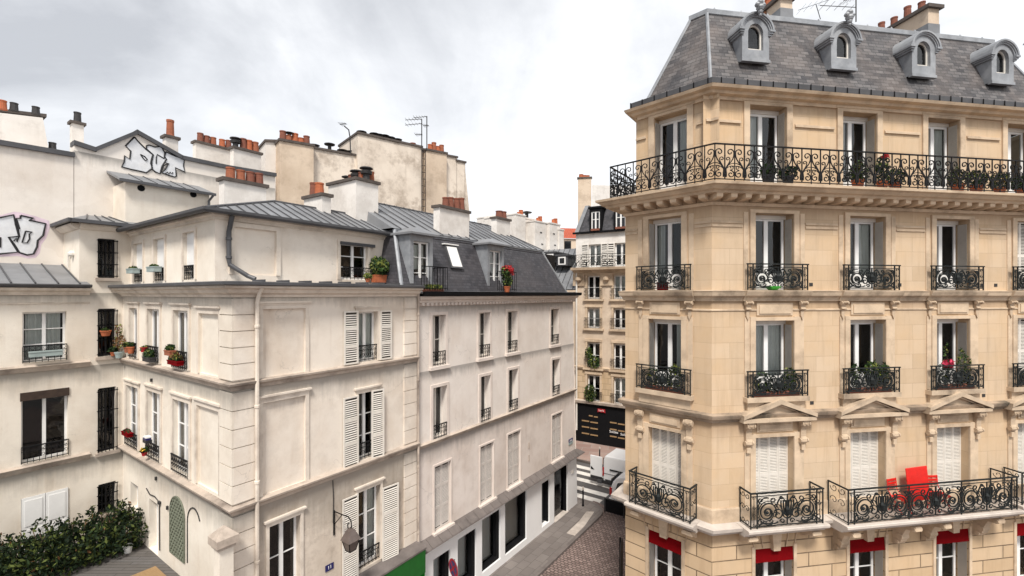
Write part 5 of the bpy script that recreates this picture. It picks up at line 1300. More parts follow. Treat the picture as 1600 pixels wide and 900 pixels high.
# graffiti: letter shapes in silver with thick black outlines
def graffito(shapes, off, scale, fr, w0, root, cut=()):
    """shapes: outlines in photo pixels (ox + x / scale); thin paint layers on the wall"""
    P_ = lambda x, y, w: (lambda q: (q[0], w, q[1]))(fr.uz(off[0]+x/scale, off[1]+y/scale, 0))
    f = MB(); o = MB()
    for k, s in enumerate(shapes):
        f.poly([P_(x, y, w0-.004-.0015*k) for x, y in s][::-1])
        pts = [P_(x, y, w0-.006) for x, y in s]; pts.append(pts[0]); o.tube(pts, .028, 5)
    for s in cut: o.tube([P_(x, y, w0-.008) for x, y in s], .022, 5)
    g = part('graffiti', f, 'silver', root, fr.m); part('graffiti_outline', o, 'blackspray', g, fr.m)
sh = [[(300,180),(345,235),(430,320),(515,385),(500,440),(490,490),(510,545),(440,600),(380,585),(260,560),(150,530),(180,470),(185,400),(245,440),(255,345),(195,285)],
      [(440,285),(470,275),(540,298),(610,290),(655,365),(650,420),(675,440),(620,530),(600,610),(545,590),(505,555),(500,470),(520,390),(440,320)],
      [(670,355),(780,405),(885,440),(875,520),(890,590),(780,540),(790,640),(770,650),(690,625),(620,600),(660,560),(700,490),(655,480),(675,440),(650,410)]]
graffito(sh, (170,190), 7.5, BW, 0, bh, cut=[[(370,385),(400,430),(430,460),(450,445),(420,410),(370,385)], [(555,495),(555,420),(565,385),(650,435)], [(610,590),(640,520),(690,490)], [(660,610),(690,590),(700,615),(720,590),(735,615),(750,595)]])
sh2 = [[(-420,210),(0,180),(190,140),(220,270),(265,440),(120,455),(250,665),(0,690),(-200,700),(-420,650)],
       [(290,150),(470,190),(405,215),(640,265),(605,430),(530,500),(520,590),(470,690),(380,705),(270,670),(200,560),(125,455),(270,445),(250,345),(270,340),(225,190),(285,190)]]
halo = MB(); hp_ = [(-420,180),(0,150),(200,95),(300,110),(500,160),(690,225),(700,330),(650,470),(580,560),(560,680),(500,745),(390,755),(250,720),(0,730),(-420,690)]
halo.poly([(lambda q: (q[0], -.003, q[1]))(BW.uz(x/9, 320+y/9)) for x, y in hp_][::-1]); part('graffiti_halo', halo, 'purplespray', bh, BW.m)
graffito(sh2, (0,320), 9.0, BW, 0, bh, cut=[[(360,370),(450,385),(410,410),(415,480),(380,535),(310,530),(360,370)], [(5,455),(5,600)], [(190,510),(230,470),(235,520),(265,450)]])
sp_ = MB()
# chimneys standing behind and on that wall
def flat(root, name, pts, Y, ang, depth, mat, **k):
    """outline in photo pixels raised on a plane of its own at distance Y (at its first point), with real thickness"""
    O = at(pts[0][0], 0, Y); fr = Fr((O.x, O.y), ang); m_ = MB()
    m_.prism([(lambda q: (q[0], 0, q[1]))(fr.uz(x, y)) for x, y in pts], (0, depth, 0))
    return part(name, m_, mat, root, fr.m, **k), fr
c0, fr0 = flat(bh, 'chimney', [(79,250),(67,184),(-70,168),(-70,250)], 19.0, 35, .7, 'white_stucco')
c1_, _ = flat(bh, 'chimney_cap', [(-72,166),(73,183),(73,178),(-72,161)], 18.9, 35, .8, 'cap')
c1_.parent = c0; c1_.matrix_basis = WM[c0.name].inverted() @ WM[c1_.name]
def pots_on(root, fr, w, lst, r=.13):
    for px, pt, pb_, kind in lst:
        u, zt = fr.uz(px, pt, w); _, z0 = fr.uz(px, pb_, w)
        part('chimney_cowl' if kind in ('cowl','hat') else 'chimney_pot', pot_mesh(r, zt-z0, kind), pot_mat(kind), root, fr.m @ T(u, w, z0))
pots_on(c0, fr0, .3, [(4,157,171,0),(22,161,173,'b'),(56,167,179,'b')])
pots_on(bh, fr0, .2, [(82,223,237,'b')])
stack(bh, 111, 112.5, 131, 188, 1.6, 19.0, [(121,176,'b')], pr=.13)
stack(bh, 258, 259, 278.5, 210, 1.5, 18.6, [(266,187,0)], pr=.14)
rch = thing('chimney_wall', at(340, 460, 21), 'long whitewashed chimney wall with a row of pots behind the graffiti gable', 'chimney')
stack(rch, 305, 306, 363, 219, 9, 21.6, [(313,209,0),(323,212,0),(333,215,0),(347,218,0),(357,219,'d')], pr=.14)
stack(rch, 362, 365, 408, 228, 9, 21.3, [(368,214,'cowl'),(380,218,0),(389,220,0),(399,223,0)], pr=.15)

# ================================================================== beige party walls further back
GA = 50.0; go = at(560, 0, 26.0); G = Fr((go.x, go.y), GA)
gh = thing('beige_building', (go.x, go.y, 0), 'beige stained party walls of a taller building with ladder rungs and orange chimney pots', 'building')
def gbox(name, x0, x1, y0, y1, w, depth, mat, slope=None):
    """masonry face between photo columns x0 and x1 at depth w behind plane G, top following y0 at x0 and y1 at x1"""
    u0, za = G.uz(x0, y0, w); u1, zb = G.uz(x1, y1, w); m_ = MB()
    m_.prism([(u0,w,9),(u1,w,9),(u1,w,zb),(u0,w,za)], (0,depth,0)); o = part(name, m_, mat, gh, G.m)
    m_ = MB(); m_.prism([(u0-.06,w-.07,za),(u1+.06,w-.07,zb),(u1+.06,w-.07,zb+.12),(u0-.06,w-.07,za+.12)], (0,depth+.1,0)); part('coping', m_, 'cap', o, G.m)
    return o
gbox('wall', 486, 561, 232, 245, 0, 3, 'beige'); gbox('wall', 559, 659, 209, 231, -.25, 3, 'beige')
cA = gbox('chimney', 437, 490, 220, 229, -.4, 1.6, 'tan'); gbox('wall', 415, 438, 222, 222, .4, 3, 'white_stucco')
gbox('wall', 657, 668, 234, 236, 0, 2.6, 'beige'); cB = gbox('chimney', 666, 698, 235, 241, -.4, 1.4, 'tan')
gbox('wall', 697, 714, 244, 247, 0, 2.4, 'beige'); gbox('wall', 713, 727, 252, 255, 0, 2.2, 'beige')
m_ = MB(); u0, z0 = G.uz(726, 256, 0); u1, z1 = G.uz(734, 336, 0); m_.prism([(u0,0,z0),(u1,0,z1),(u1,0,9),(u0,0,9)], (0,2.2,0)); part('wall', m_, 'beige', gh, G.m)
pots_on(cA, G, .3, [(442,205,220,0),(451,212,221,0),(461,209,223,0),(470,216,224,0),(479,213,226,0),(452,207,212,'hat')], .17)
pots_on(cB, G, .2, [(672,226,235,0),(678,223,236,0),(684,229,237,0),(690,227,239,0)], .16)
pots_on(gh, G, .9, [(491,226,232,'hat'),(515,223,237,'hat'),(535,234,240,'hat'),(548,236,243,'hat'),(565,205,212,'hat'),(585,208,216,'hat'),(593,210,217,'hat'),(601,211,218,'hat'),(610,214,221,'hat'),(621,217,224,'hat'),(645,224,230,0),(653,228,233,0)], .2)
m_ = MB(); u0 = G.u(658.5,-.3); u1 = G.u(664.5,-.3)
for u in (u0, u1): m_.tube([(u,-.33,G.uz(660,232,-.3)[1]),(u,-.33,12)], .025, 4)
z = 12.0
while z < G.uz(660,233,-.3)[1]: m_.tube([(u0,-.33,z),(u1,-.33,z)], .025, 4); z += .42
part('ladder', m_, 'cap', gh, G.m)

# ================================================================== white chimney row, red roof, zinc house and the building at the end of the street
wr = thing('white_chimney_block', at(830, 460, 44), 'distant row of white rendered party walls with small red chimney pots', 'building')
for i, (x0, x1, yt, Y, pots, hat) in enumerate([(793,807.5,335,43,[],0),(806,821,335,42.2,[(811,332,335),(814,328,335)],0),(819,838,341,43.6,[],1),(836,861,346,43.2,[(841,341,346),(844,338,346)],0),(859,875.5,349,44.5,[(865,343,349),(868,341,349)],0),(874,881,359,45.5,[],0)]):
    O = at(x0, 0, Y); fr = Fr((O.x, O.y), 40); u1 = fr.u(x1); z = H-(yt-CY)/F*Y; m_ = MB(); m_.box(0, u1, 0, 4, 0, z); m_.box(-.05, u1+.05, -.05, 4.05, z+.001, z+.12); o = part('wall', m_, 'white_stucco', wr, fr.m)
    for px, pt, pb_ in pots: u = fr.u(px, .4); part('chimney_pot', pot_mesh(.22, (pb_-pt)/F*Y+.1, 0), 'terra', o, fr.m @ T(u, .4, z+.1))
    if hat: part('chimney_cowl', pot_mesh(.35, .8, 'hat'), 'cowl', o, fr.m @ T(fr.u(823, .5), .5, z+.1))
    if i in (2, 3, 4):
        for k in range(3):
            m_ = MB(); m_.box(u1*.3+k*.2, u1*.3+k*.2+.3, -.03, .0, z-1.0-k*1.1, z-.9-k*1.1); part('air_vent', m_, 'cowl', o, fr.m)
rr_ = thing('red_roof_house', at(884, 460, 52), 'small patch of a distant house with red tiled roof and dark window', 'building')
O = at(873, 0, 52); fr = Fr((O.x, O.y), 80); m_ = MB(); zt = H+112/F*52; ze_ = H+88/F*52
m_.poly([(-1,0,ze_),(4,0,ze_),(4,4,zt),(-1,4,zt)]); part('roof', m_, 'tiles', rr_, fr.m)
m_ = MB(); m_.box(-.9, 3.9, .2, 6, 0, ze_-.02); part('wall', m_, 'tan', rr_, fr.m); m_ = MB(); m_.box(.7,1.5,.14,.24,ze_-1.7,ze_-.3); part('window', m_, 'carglass', rr_, fr.m)

fO = (98/F*37.3, 37.3); FA = 120.0; Fb = Fr(fO, FA)
# zinc roofed neighbour
zh = thing('zinc_roof_house', Fb.W(-2, 1, 0), 'low zinc roofed house with tiny dormers beside the far ochre building', 'building')
u0, u1 = Fb.u(845, 0), Fb.u(899.5, 0)
m_ = MB(); m_.box(u0-3, u1, .3, 8, 0, H+.2); part('wall', m_, 'tan', zh, Fb.m)
ze_, zt = Fb.uz(885, 452, 0)[1], Fb.uz(885, 389, 5)[1]
m_ = MB(); m_.poly([(u0-3,.0,ze_),(u1-.02,.0,ze_),(u1-.02,5,zt),(u0-3,5,zt)]); m_.poly([(u0-3,5,zt),(u1-.02,5,zt),(u1-.02,8,ze_),(u0-3,8,ze_)]); m_.poly([(u1-.02,0,ze_),(u1-.02,8,ze_),(u1-.02,5,zt)])
rf = part('roof', m_, 'zinc', zh, Fb.m); m_ = MB()
for k in range(10): u = u1-.3-.55*k; m_.tube([(u,0,ze_+.03),(u-.6,5,zt+.03)], .03, 4)
merge(rf, m_, 'zincd')
for x, y, s_ in ((880.5, 407, .85), (862, 402, .8), (876, 446, .5)):
    u, z = Fb.uz(x, y, 1.8); m_ = MB(); m_.box(u-s_*.6, u+s_*.6, 1.5, 4.2, z-s_*.55, z+s_*.45); m_.box(u-s_*.7, u+s_*.7, 1.4, 4.3, z+s_*.451, z+s_*.6); o = part('dormer', m_, 'zincd', zh, Fb.m)
    m_ = MB(); m_.box(u-s_*.4, u+s_*.4, 1.46, 1.499, z-s_*.45, z+s_*.35); w_ = part('window', m_, 'white', o, Fb.m); 
    m_ = MB(); m_.box(u-s_*.26, u+s_*.26, 1.44, 1.459, z-s_*.32, z+s_*.22); part('pane', m_, 'carglass', o, Fb.m)

# building at the end of the street
fb = thing('end_of_street_building', (fO[0], fO[1], 0), 'distant ochre building at the end of the street with black shop front', 'building')
def fpart(n, mb, mat, parent=None, **k): return part(n, mb, mat, parent or fb, Fb.m, **k)
fz = lambda y, x=930: Fb.uz(x, y)[1]
cols = [Fb.u(927.5), Fb.u(969)]; cols += [cols[1]+(cols[1]-cols[0])*k for k in (1, 2)]
FL = 12.0
rows = [(fz(467), fz(431)), (fz(513), fz(482)), (fz(556+19), fz(536)), (fz(628), fz(587))]
ww = .52
zs0, zbal, zmans = fz(633, 937), fz(417), fz(361)
u_l = Fb.u(899.5)
m_ = MB(); hs = [(c-ww, c+ww, r0, r1) for c in cols for r0, r1 in rows[:3]]
m_.wall(u_l, FL, rows[3][1]+.4, zbal-.05, hs, 0, .3); fpart('wall', m_, 'tan')
m_ = MB(); m_.wall(u_l, FL, zs0, rows[3][1]+.4, [(c-ww, c+ww, rows[3][0], rows[3][1]) for c in cols], 0, .3); fpart('wall', m_, 'far_rustic')
up = (fz(413), fz(381)); m_ = MB(); m_.wall(u_l-.1, FL, zbal-.05, zmans, [(c-ww, c+ww, zbal, up[1]) for c in cols], .3, .3); m_.poly([(u_l-.1,.3,zbal-.1),(u_l-.1,8,zbal-.1),(u_l-.1,8,zmans),(u_l-.1,.3,zmans)]); fpart('wall', m_, 'white_stucco')
m_ = MB(); m_.poly([(u_l,0,0),(u_l,8,0),(u_l,8,zbal),(u_l,0,zbal)]); m_.poly([(FL,0,0),(FL,8,0),(FL,8,zmans),(FL,0,zmans)]); m_.poly([(u_l,8,0),(FL,8,0),(FL,8,zmans),(u_l,8,zmans)]); fpart('side_wall', m_, 'tan')
m_ = MB(); m_.box(u_l+.2, FL-.2, 1.2, 7, .2, zmans-.2); fpart('interior', m_, 'dark')
guard_f = simple_guard(1.5, .85); gf = None
for ci, c in enumerate(cols):
    for ri, (r0, r1) in enumerate(rows+[(zbal+.02, up[1])]):
        w = .3 if ri == 4 else 0
        window(fb, Fb, c-ww, c+ww, r0, r1, w, .2, rows=2, bar=.09, mull=.16, curtain=(.05,.95) if (ri+ci) % 3 == 1 else None)
        if ri < 4:
            gf = part('window_railing', guard_f, 'iron', fb, Fb.m @ T(c-.75, -.14, r0)) if gf is None else (same(gf, 'window_railing', fb, Fb.m @ T(c-.75, -.14, r0)), gf)[1]
            m_ = MB(); m_.box(c-.85, c+.85, -.2, .0, r0-.16, r0-.005); m_.box(c-ww-.16, c-ww, -.06, .003, r0, r1+.1); m_.box(c+ww, c+ww+.16, -.06, .003, r0, r1+.1); m_.box(c-ww-.2, c+ww+.2, -.09, .003, r1+.1, r1+.3)
            fpart('window_surround', m_, 'trim')
        else:
            for s_ in (-1, 1):
                m_ = MB(); louvred(m_, .62, r1-r0, pitch=.12, st=.08); part('shutter', m_, ['offwhite', 'gap'], fb, Fb.m @ T(c+(s_*ww if s_ > 0 else -ww-.62), .22, r0))
fr_path = [Fb.xy(u_l-.15), Fb.xy(FL)]
def fm(n, prof, mat='trim'): m_ = MB(); m_.sweep(fr_path, prof); return part(n, m_, mat, fb)
bal_f = fm('balcony', [(0,zbal-.5),(.1,zbal-.5),(.3,zbal-.3),(.7,zbal-.25),(.75,zbal-.06),(0,zbal-.04)])
part('railing', long_railing(FL-u_l, 1.0, .85), 'irong', bal_f, Fb.m @ T(u_l-.1, -.68, zbal-.04))
fm('string_course', [(0,zs0),(.25,zs0+.05),(.3,zs0+.25),(0,zs0+.3)], 'csill'); fm('string_course', [(0,rows[3][1]+.45),(.1,rows[3][1]+.5),(.15,rows[3][1]+.65),(0,rows[3][1]+.7)])
for c in [u_l+.3]+[(cols[k]+cols[k+1])/2 for k in range(3)]:
    m_ = MB(); m_.box(c-.5, c+.5, -.12, 0, zbal-1.5, zbal-.51); m_.lathe([(.05,-.3),(.28,-.1),(.28,.1),(.05,.3)], (c,-.1,zbal-.95), 8); fpart('carved_panel', m_, 'trim')
pipe(fb, Fb, [(u_l+.12,-.1,zbal-.3),(u_l+.12,-.1,1.0)], .07, 'offwhite')
# shop at its foot
m_ = MB(); m_.box(u_l, FL, -.06, .25, 0, zs0-.002); shopf = fpart('shopfront', m_, 'black')
m_ = MB()
for x0, x1, ys in ((909,934,(648,657,666.5,676.5)), (953,976,(660,670.5,681.5))):
    for k, y in enumerate(ys):
        a, z = Fb.uz(x0, y, -.1); b, _ = Fb.uz(x1, y, -.1); a += (.6 if (x0 == 909 and k == 0) else 0); m_ = MB(); m_.box(a, (a+b)/2-.05, -.10, -.061, z-.04, z+.05); m_.box((a+b)/2+.05, b, -.10, -.061, z-.07, z+.02); part('display_shelf', m_, 'wood', shopf, Fb.m)
def fp(x, y, w): u, z = Fb.uz(x, y, w); return Fb.m @ T(u, w, z)
text_part('Soldes', .27, 'white', shopf, fp(959, 675, -.12)); text_part('Soldes', .27, 'white', shopf, fp(976.5, 679.5, -.12))
m_ = MB(); u, z = Fb.uz(939.8, 641.5, -.12); m_.prism([(u-.3,-.11,z+.12),(u-.32,-.11,z-.16),(u-.15,-.11,z-.1),(u,-.11,z-.14),(u+.15,-.11,z-.1),(u+.32,-.11,z-.16),(u+.3,-.11,z+.12)], (0,-.05,0)); sg_ = part('shop_sign', m_, 'flower', shopf, Fb.m)
text_part("Levi's", .2, 'white', shopf, Fb.m @ T(u, -.165, z+.01))
# mansard and dormers
m_ = MB(); ul2 = Fb.u(904); zt2_ = fz(318, 925); run = .9
m_.poly([(u_l+.2,.25,zmans),(FL,.25,zmans),(FL,run+.25,zt2_),(u_l+.7,run+.25,zt2_)]); m_.poly([(u_l+.7,run+.25,zt2_),(FL,run+.25,zt2_),(FL,6,zt2_+.3),(u_l+.7,6,zt2_+.3)]); fmans = fpart('mansard', m_, 'slate')
m_ = MB(); m_.prism([(u_l-.15,.1,zmans),(u_l+.2,.1,zmans),(u_l+.72,run+.2,zt2_+.1),(u_l+.4,run+.2,zt2_+.1)], (0,4.5,0)); fpart('gable', m_, 'zinc')
m_ = MB(); m_.box(u_l-.3, FL, .05, .3, zmans-.12, zmans+.02); fpart('gutter', m_, 'black')
for x0, x1 in ((921,940), (959,981), (1000,1024)):
    a, b = Fb.u(x0, .1), Fb.u(x1, .1); z0_, z1_ = zmans+.02, fz(325); m_ = MB()
    m_.box(a, a+.15, .1, 1.4, z0_, z1_); m_.box(b-.15, b, .1, 1.4, z0_, z1_); m_.box(a-.1, b+.1, .02, 1.5, z1_, z1_+.12); m_.box(a+.15, b-.15, .1, 1.3, z1_-.25, z1_-.001); o = fpart('dormer', m_, 'black')
    m_ = MB(); c = (a+b)/2; p = a+.15; q = b-.15
    m_.box(p, p+.09, .15, .22, z0_, z1_-.25); m_.box(q-.09, q, .15, .22, z0_, z1_-.25); m_.box(c-.06, c+.06, .14, .22, z0_, z1_-.25); m_.box(p, q, .152, .218, z1_-.34, z1_-.251); m_.box(p, q, .153, .217, z0_+.9, z0_+.95); part('window', m_, 'white', o, Fb.m)
    m_ = MB(); m_.poly([(p,.2,z0_),(q,.2,z0_),(q,.2,z1_-.25),(p,.2,z1_-.25)]); part('pane', m_, 'carglass', o, Fb.m)
    m_ = MB(); m_.box(p, q, -.02, .09, z0_+.02, z0_+.18); part('window_box', m_, 'terrad', o, Fb.m)
O_ = stack(fb, 901, 903, 924, 277, 4.2, 39.0, [(908,273,0),(913,274,0),(918,275,0)], ang=100, mat='tan', pr=.2, minl=1.2)
m_ = MB(); a = Fb.u(925, 2); b = Fb.u(960, 2); z = Fb.uz(925, 289, 2)[1]; z2 = Fb.uz(955, 293, 2)[1]; m_.prism([(a,2,zmans),(b+3,2,zmans),(b+3,2,z2-.3),(a,2,z)], (0,3,0)); fpart('gable_wall', m_, 'white_stucco')

# ================================================================== ground, pavements, road markings
def ground_at(x, y, z=0.0):
    Y = (H-z)*F/(y-CY); return ((x-CX)/F*Y, Y)
m_ = MB(); m_.poly([(-400,-400,0),(400,-400,0),(400,400,0),(-400,400,0)]); struct('road', m_, 'asphalt')
m_ = MB(); m_.poly([pS(-60,-45,.004), pS(.75,-45,.004), pS(.75,-.2,.004), pS(-60,-.2,.004)]); struct('cobbled_street', m_, 'cobbles')
arc_ = [(-.5+1.2*math.sin(a), -.5-1.2*math.cos(a)) for a in [PI/2*k/8 for k in range(9)]]
sidew = [(-40,0.2),(-40,-1.7)]+arc_+[(.7,22),(-.2,22),(-.2,.2)]
m_ = MB(); m_.prism([pS(u,w,.0) for u, w in sidew], (0,0,.12)); struct('pavement', m_, 'flagstones')
m_ = MB(); kp = [S.xy(-40,-1.7)]+[S.xy(*p) for p in arc_]+[S.xy(.7,22)]
m_.sweep(kp, [(-.14,.0),(.012,.0),(.012,.118),(-.01,.128),(-.14,.128)]); struct('kerb', m_, 'hood')
m_ = MB(); m_.sweep([S.xy(-40,-1.72)]+[S.xy(u+.02,w-.02) for u, w in arc_], [(.0,.0),(.34,.0),(.34,.012),(0,.02)]); struct('gutter_stones', m_, 'cobbles')
rp = offset_poly(foot, [-1.1,-1.6,-1.6,-1.6,-1.2,-1.2]); m_ = MB(); m_.prism([(*p, 0) for p in rp], (0,0,.12)); struct('pavement', m_, 'flagstones')
m_ = MB(); m_.sweep(rp, [(-.14,.0),(.012,.0),(.012,.118),(-.01,.128),(-.14,.128)], closed=True); struct('kerb', m_, 'hood')
m_ = MB(); m_.prism([pS(6.2,-30,0),pS(6.2,25,0),pS(11.5,25,0),pS(11.5,-30,0)], (0,0,.12)); struct('pavement', m_, 'brick_paving')
m_ = MB(); m_.sweep([S.xy(6.2,25), S.xy(6.2,-30)], [(-.16,.0),(.012,.0),(.012,.13),(-.16,.13)]); struct('kerb', m_, 'cap')
m_ = MB()
for u in (5.35, 4.4, 3.4, 2.15, 1.2): m_.poly([pS(u-.25,-.95,.008),pS(u+.25,-.95,.008),pS(u+.25,3.2,.008),pS(u-.25,3.2,.008)])
struct('crosswalk', m_, 'paint')
m_ = MB(); b_ = [(885,833),(898,837),(914,821),(928.6,799.5),(916.6,799),(905,814)]; m_.poly([(*ground_at(x, y, .124), .124) for x, y in b_]); struct('tactile_strip', m_, 'slab')
# terrace of the courtyard
pP = lambda u, w, z: (*PW.xy(u, w), z)
m_ = MB(); m_.prism([pP(-10,-CL,0),pP(0,-CL,0),pP(0,-.002,0),pP(-10,-.002,0)], (0,0,DECK)); struct('terrace', m_, 'deck')
tw = thing('terrace_wall', S.W(SK-3, 0, DECK), 'low cream wall at the edge of the courtyard terrace', 'wall')
m_ = MB(); m_.box(SK-8, SK-.75, -.02, .2, 0, 5.0); part('wall_body', m_, 'cream_court', tw, S.m); m_ = MB(); m_.box(SK-8, SK-.75, -.08, .26, 5.0, 5.1); part('coping', m_, 'csill', tw, S.m)
pr_c = S.W(SK-.30, -.22, 0); fp_ = Fr((pr_c.x, pr_c.y), 35)
gp = thing('gate_pier', (pr_c.x, pr_c.y, 0), 'pale gate pier with pyramid stone cap beside the house corner', 'pillar')
m_ = MB(); m_.box(-.15,.15,-.15,.15,0,6.1); part('pier_shaft', m_, 'cream_court', gp, fp_.m)
m_ = MB(); m_.box(-.19,.19,-.19,.19,6.1,6.18); m_.box(-.24,.24,-.24,.24,6.181,6.36); m_.hexa([(-.24,-.24,6.361),(.24,-.24,6.361),(.24,.24,6.361),(-.24,.24,6.361),(-.02,-.02,6.58),(.02,-.02,6.58),(.02,.02,6.58),(-.02,.02,6.58)]); part('pier_cap', m_, 'csill', gp, fp_.m)
m_ = MB(); m_.box(-.9,.0,-1.0,-.3,DECK,DECK+.12)
ds = link('wooden_step', m_.mesh('wooden_step', ['wood']), None, CT.m @ T(4.9, 0, 0)); tag(ds, 'pale wooden step on the deck beneath the lattice arch', 'step')

# ================================================================== things in the street
def bevel(o, w=.05, seg=3):
    md = o.modifiers.new('bevel', 'BEVEL'); md.width = w; md.segments = seg; md.limit_method = 'ANGLE'; md.angle_limit = rad(25)
def vehicle(name, O, ang, prof, width, wheels, label, side_glass, extras, cat='van', wr=.33, tum=.08):
    fr = Fr(O, ang); v = thing(name, (*fr.xy(2, width/2), 0), label, cat, ang=0)
    m_ = MB(); m_.prism([(u, 0, z) for u, z in prof], (0, width, 0))
    zt = max(p[1] for p in prof)
    m_.v = [(x, y+(tum*(z-1.0)/(zt-1.0) if z > 1.0 else 0)*(1 if y < width/2 else -1), z) for x, y, z in m_.v]
    b = part('body', m_, 'vanwhite', v, fr.m); bevel(b, .09, 4)
    for k, g in enumerate(side_glass):
        for yy in (0, width):
            m_ = MB(); s_ = -1 if yy == 0 else 1
            q = lambda z: yy-s_*(tum*(z-1.0)/(zt-1.0) if z > 1 else 0)+s_*.012
            m_.prism([(u, q(z), z) for u, z in g], (0, -s_*.03, 0)); part('side_window', m_, 'carglass', v, fr.m)
    for u in wheels:
        for yy in (.12, width-.12):
            m_ = MB(); m_.tube([(u,yy-.11,wr),(u,yy+.11,wr)], wr, 20); w_ = part('wheel', m_, 'rubber', v, fr.m)
            m_ = MB(); m_.tube([(u,yy-.118,wr),(u,yy+.118,wr)], wr*.62, 14); part('rim', m_, 'zinc', w_, fr.m)
    for n, mb_, mt in extras(width): part(n, mb_, mt, v, fr.m)
    return v, fr
def ex1(w):
    r = []
    m_ = MB(); m_.box(-.02,.02,.1,w-.1,.55,1.78); r.append(('cargo_opening', m_, 'black'))
    m_ = MB(); m_.box(-.1,.35,.05,w-.05,.32,.5); r.append(('rear_bumper', m_, 'plastic'))
    m_ = MB(); m_.box(.15,4.4,-.025,.03,.36,.56); r.append(('side_sill', m_, 'plastic'))
    m_ = MB(); m_.box(.45,2.6,-.03,.02,1.16,1.23); r.append(('door_rail', m_, 'black'))
    m_ = MB(); m_.box(.02,2.7,-.008,.02,.9,.915); m_.box(2.7,2.712,-.008,.02,.6,1.85); r.append(('panel_gap', m_, 'plastic'))
    m_ = MB(); m_.box(-.03,.06,.0,.12,.75,1.25); r.append(('taillight', m_, 'taillight'))
    return r
van, fv = vehicle('van', (5.65,28.4), 125, [(0,.42),(0,1.7),(.1,1.98),(3.3,1.98),(3.95,1.35),(4.8,1.1),(4.95,.75),(4.95,.42)], 1.95, (.95,3.95), 'white panel van with its rear door swung open in the road beyond the crosswalk', [[(3.0,1.15),(3.8,1.15),(3.35,1.75),(3.0,1.75)]], ex1)
m_ = MB(); m_.box(-.84,-.04,-.05,.03,.62,1.88); dr = part('rear_door', m_, 'vanwhite', van, fv.m); bevel(dr, .03, 2)
m_ = MB(); m_.box(-.82,-.05,-.055,.035,.46,.64); part('door_bumper', m_, 'plastic', dr, fv.m)
m_ = MB(); m_.prism([(-.80,-.062,1.02),(-.55,-.062,1.0),(-.68,-.062,1.13),(-.78,-.062,1.2)], (0,.014,0)); part('handle', m_, 'black', dr, fv.m)
m_ = MB(); m_.box(-.3,0,-.2,.2,.3,.5); part('tow_step', m_, 'zincd', van, fv.m)
def ex2(w):
    r = []
    m_ = MB(); m_.box(-.1,.3,.04,w-.04,.28,.5); r.append(('rear_bumper', m_, 'vanwhite'))
    for y in (-.012, w-.11):
        m_ = MB(); m_.box(-.03,.10,y,y+.12,.72,1.12); r.append(('taillight', m_, 'taillight'))
    m_ = MB(); m_.box(-.02,.03,.2,w-.2,1.02,1.55); r.append(('rear_window', m_, 'carglass'))
    m_ = MB(); m_.box(1.5,1.51,-.006,.02,.5,1.6); m_.box(2.5,2.51,-.006,.02,.5,1.6); r.append(('panel_gap', m_, 'plastic'))
    return r
car, fc = vehicle('small_van', (5.52,25.72), 125, [(0,.36),(-.02,1.0),(.12,1.45),(.34,1.72),(.8,1.84),(2.6,1.82),(3.3,1.2),(4.1,.98),(4.2,.7),(4.2,.36)], 1.72, (.75,3.4), 'small white van with red tail light, half hidden by the stone corner building', [[(.30,1.06),(1.35,1.05),(1.35,1.5),(.75,1.55),(.42,1.45)], [(1.5,1.05),(2.9,1.05),(2.55,1.55),(1.5,1.55)]], ex2, cat='van', wr=.31, tum=.14)
def bollard(x, y, z, label):
    g = ground_at(x, y, z); t = thing('bollard', (*g, z), label, 'bollard', 'black street bollards'); mt = T(*g, z)
    m_ = MB(); m_.lathe([(.07,0),(.07,.06),(.045,.09),(.042,.92)], n=10); part('post', m_, 'black', t, mt)
    m_ = MB(); m_.lathe([(.05,.92),(.055,.96),(.062,1.0),(.045,1.06),(.01,1.085)], n=10); part('knob', m_, 'slab', t, mt)
bollard(911, 790.5, .12, 'black bollard with pale knob on the rounded pavement corner by the crosswalk')
bollard(937, 722, .12, 'black bollard on the far pavement behind the open van door')
# dark barrier by the kerb
g = ground_at(945, 801); fbr = Fr(g, 125)
br_ = thing('street_barrier', (*g, 0), 'low dark panel barrier at the kerb in front of the small white van', 'barrier')
m_ = MB(); m_.box(.05,2.2,-.02,.02,.1,.78); part('panel', m_, 'black', br_, fbr.m); m_ = MB(); m_.box(0,2.25,-.03,.03,.78,.82)
for u in (0, 1.1, 2.2): m_.box(u-.025,u+.025,-.03,.03,0,.779)
part('rail', m_, 'plastic', br_, fbr.m)
# no-stopping sign
fs = Fr(((708.5-CX)/F*16.2, 16.2), 143); zs_ = H-(888-CY)/F*16.2
sg1 = thing('traffic_sign', (*fs.O, .12), 'round blue no-stopping sign with red rim and red cross before the white shop', 'sign')
m_ = MB(); m_.tube([(0,.035,.1),(0,.035,zs_+.3)], .03, 8); part('post', m_, 'zincd', sg1, fs.m)
def disc(r, y0, y1): 
    m_ = MB(); m_.tube([(0,y0,zs_),(0,y1,zs_)], r, 28); return m_
part('sign_back', disc(.325,-.004,.01), 'zinc', sg1, fs.m); part('sign_rim', disc(.32,-.012,-.006), 'flower', sg1, fs.m); part('sign_face', disc(.25,-.018,-.013), 'blue', sg1, fs.m)
m_ = MB()
for a in (PI/4, -PI/4):
    c_, s_ = math.cos(a)*.25, math.sin(a)*.25; nx, nz = -math.sin(a)*.035, math.cos(a)*.035
    m_.prism([(-c_-nx,-.019-.001*(a>0),zs_-s_-nz),(c_-nx,-.019-.001*(a>0),zs_+s_-nz),(c_+nx,-.019-.001*(a>0),zs_+s_+nz),(-c_+nx,-.019-.001*(a>0),zs_-s_+nz)], (0,-.003,0))
part('sign_cross', m_, 'flower', sg1, fs.m)
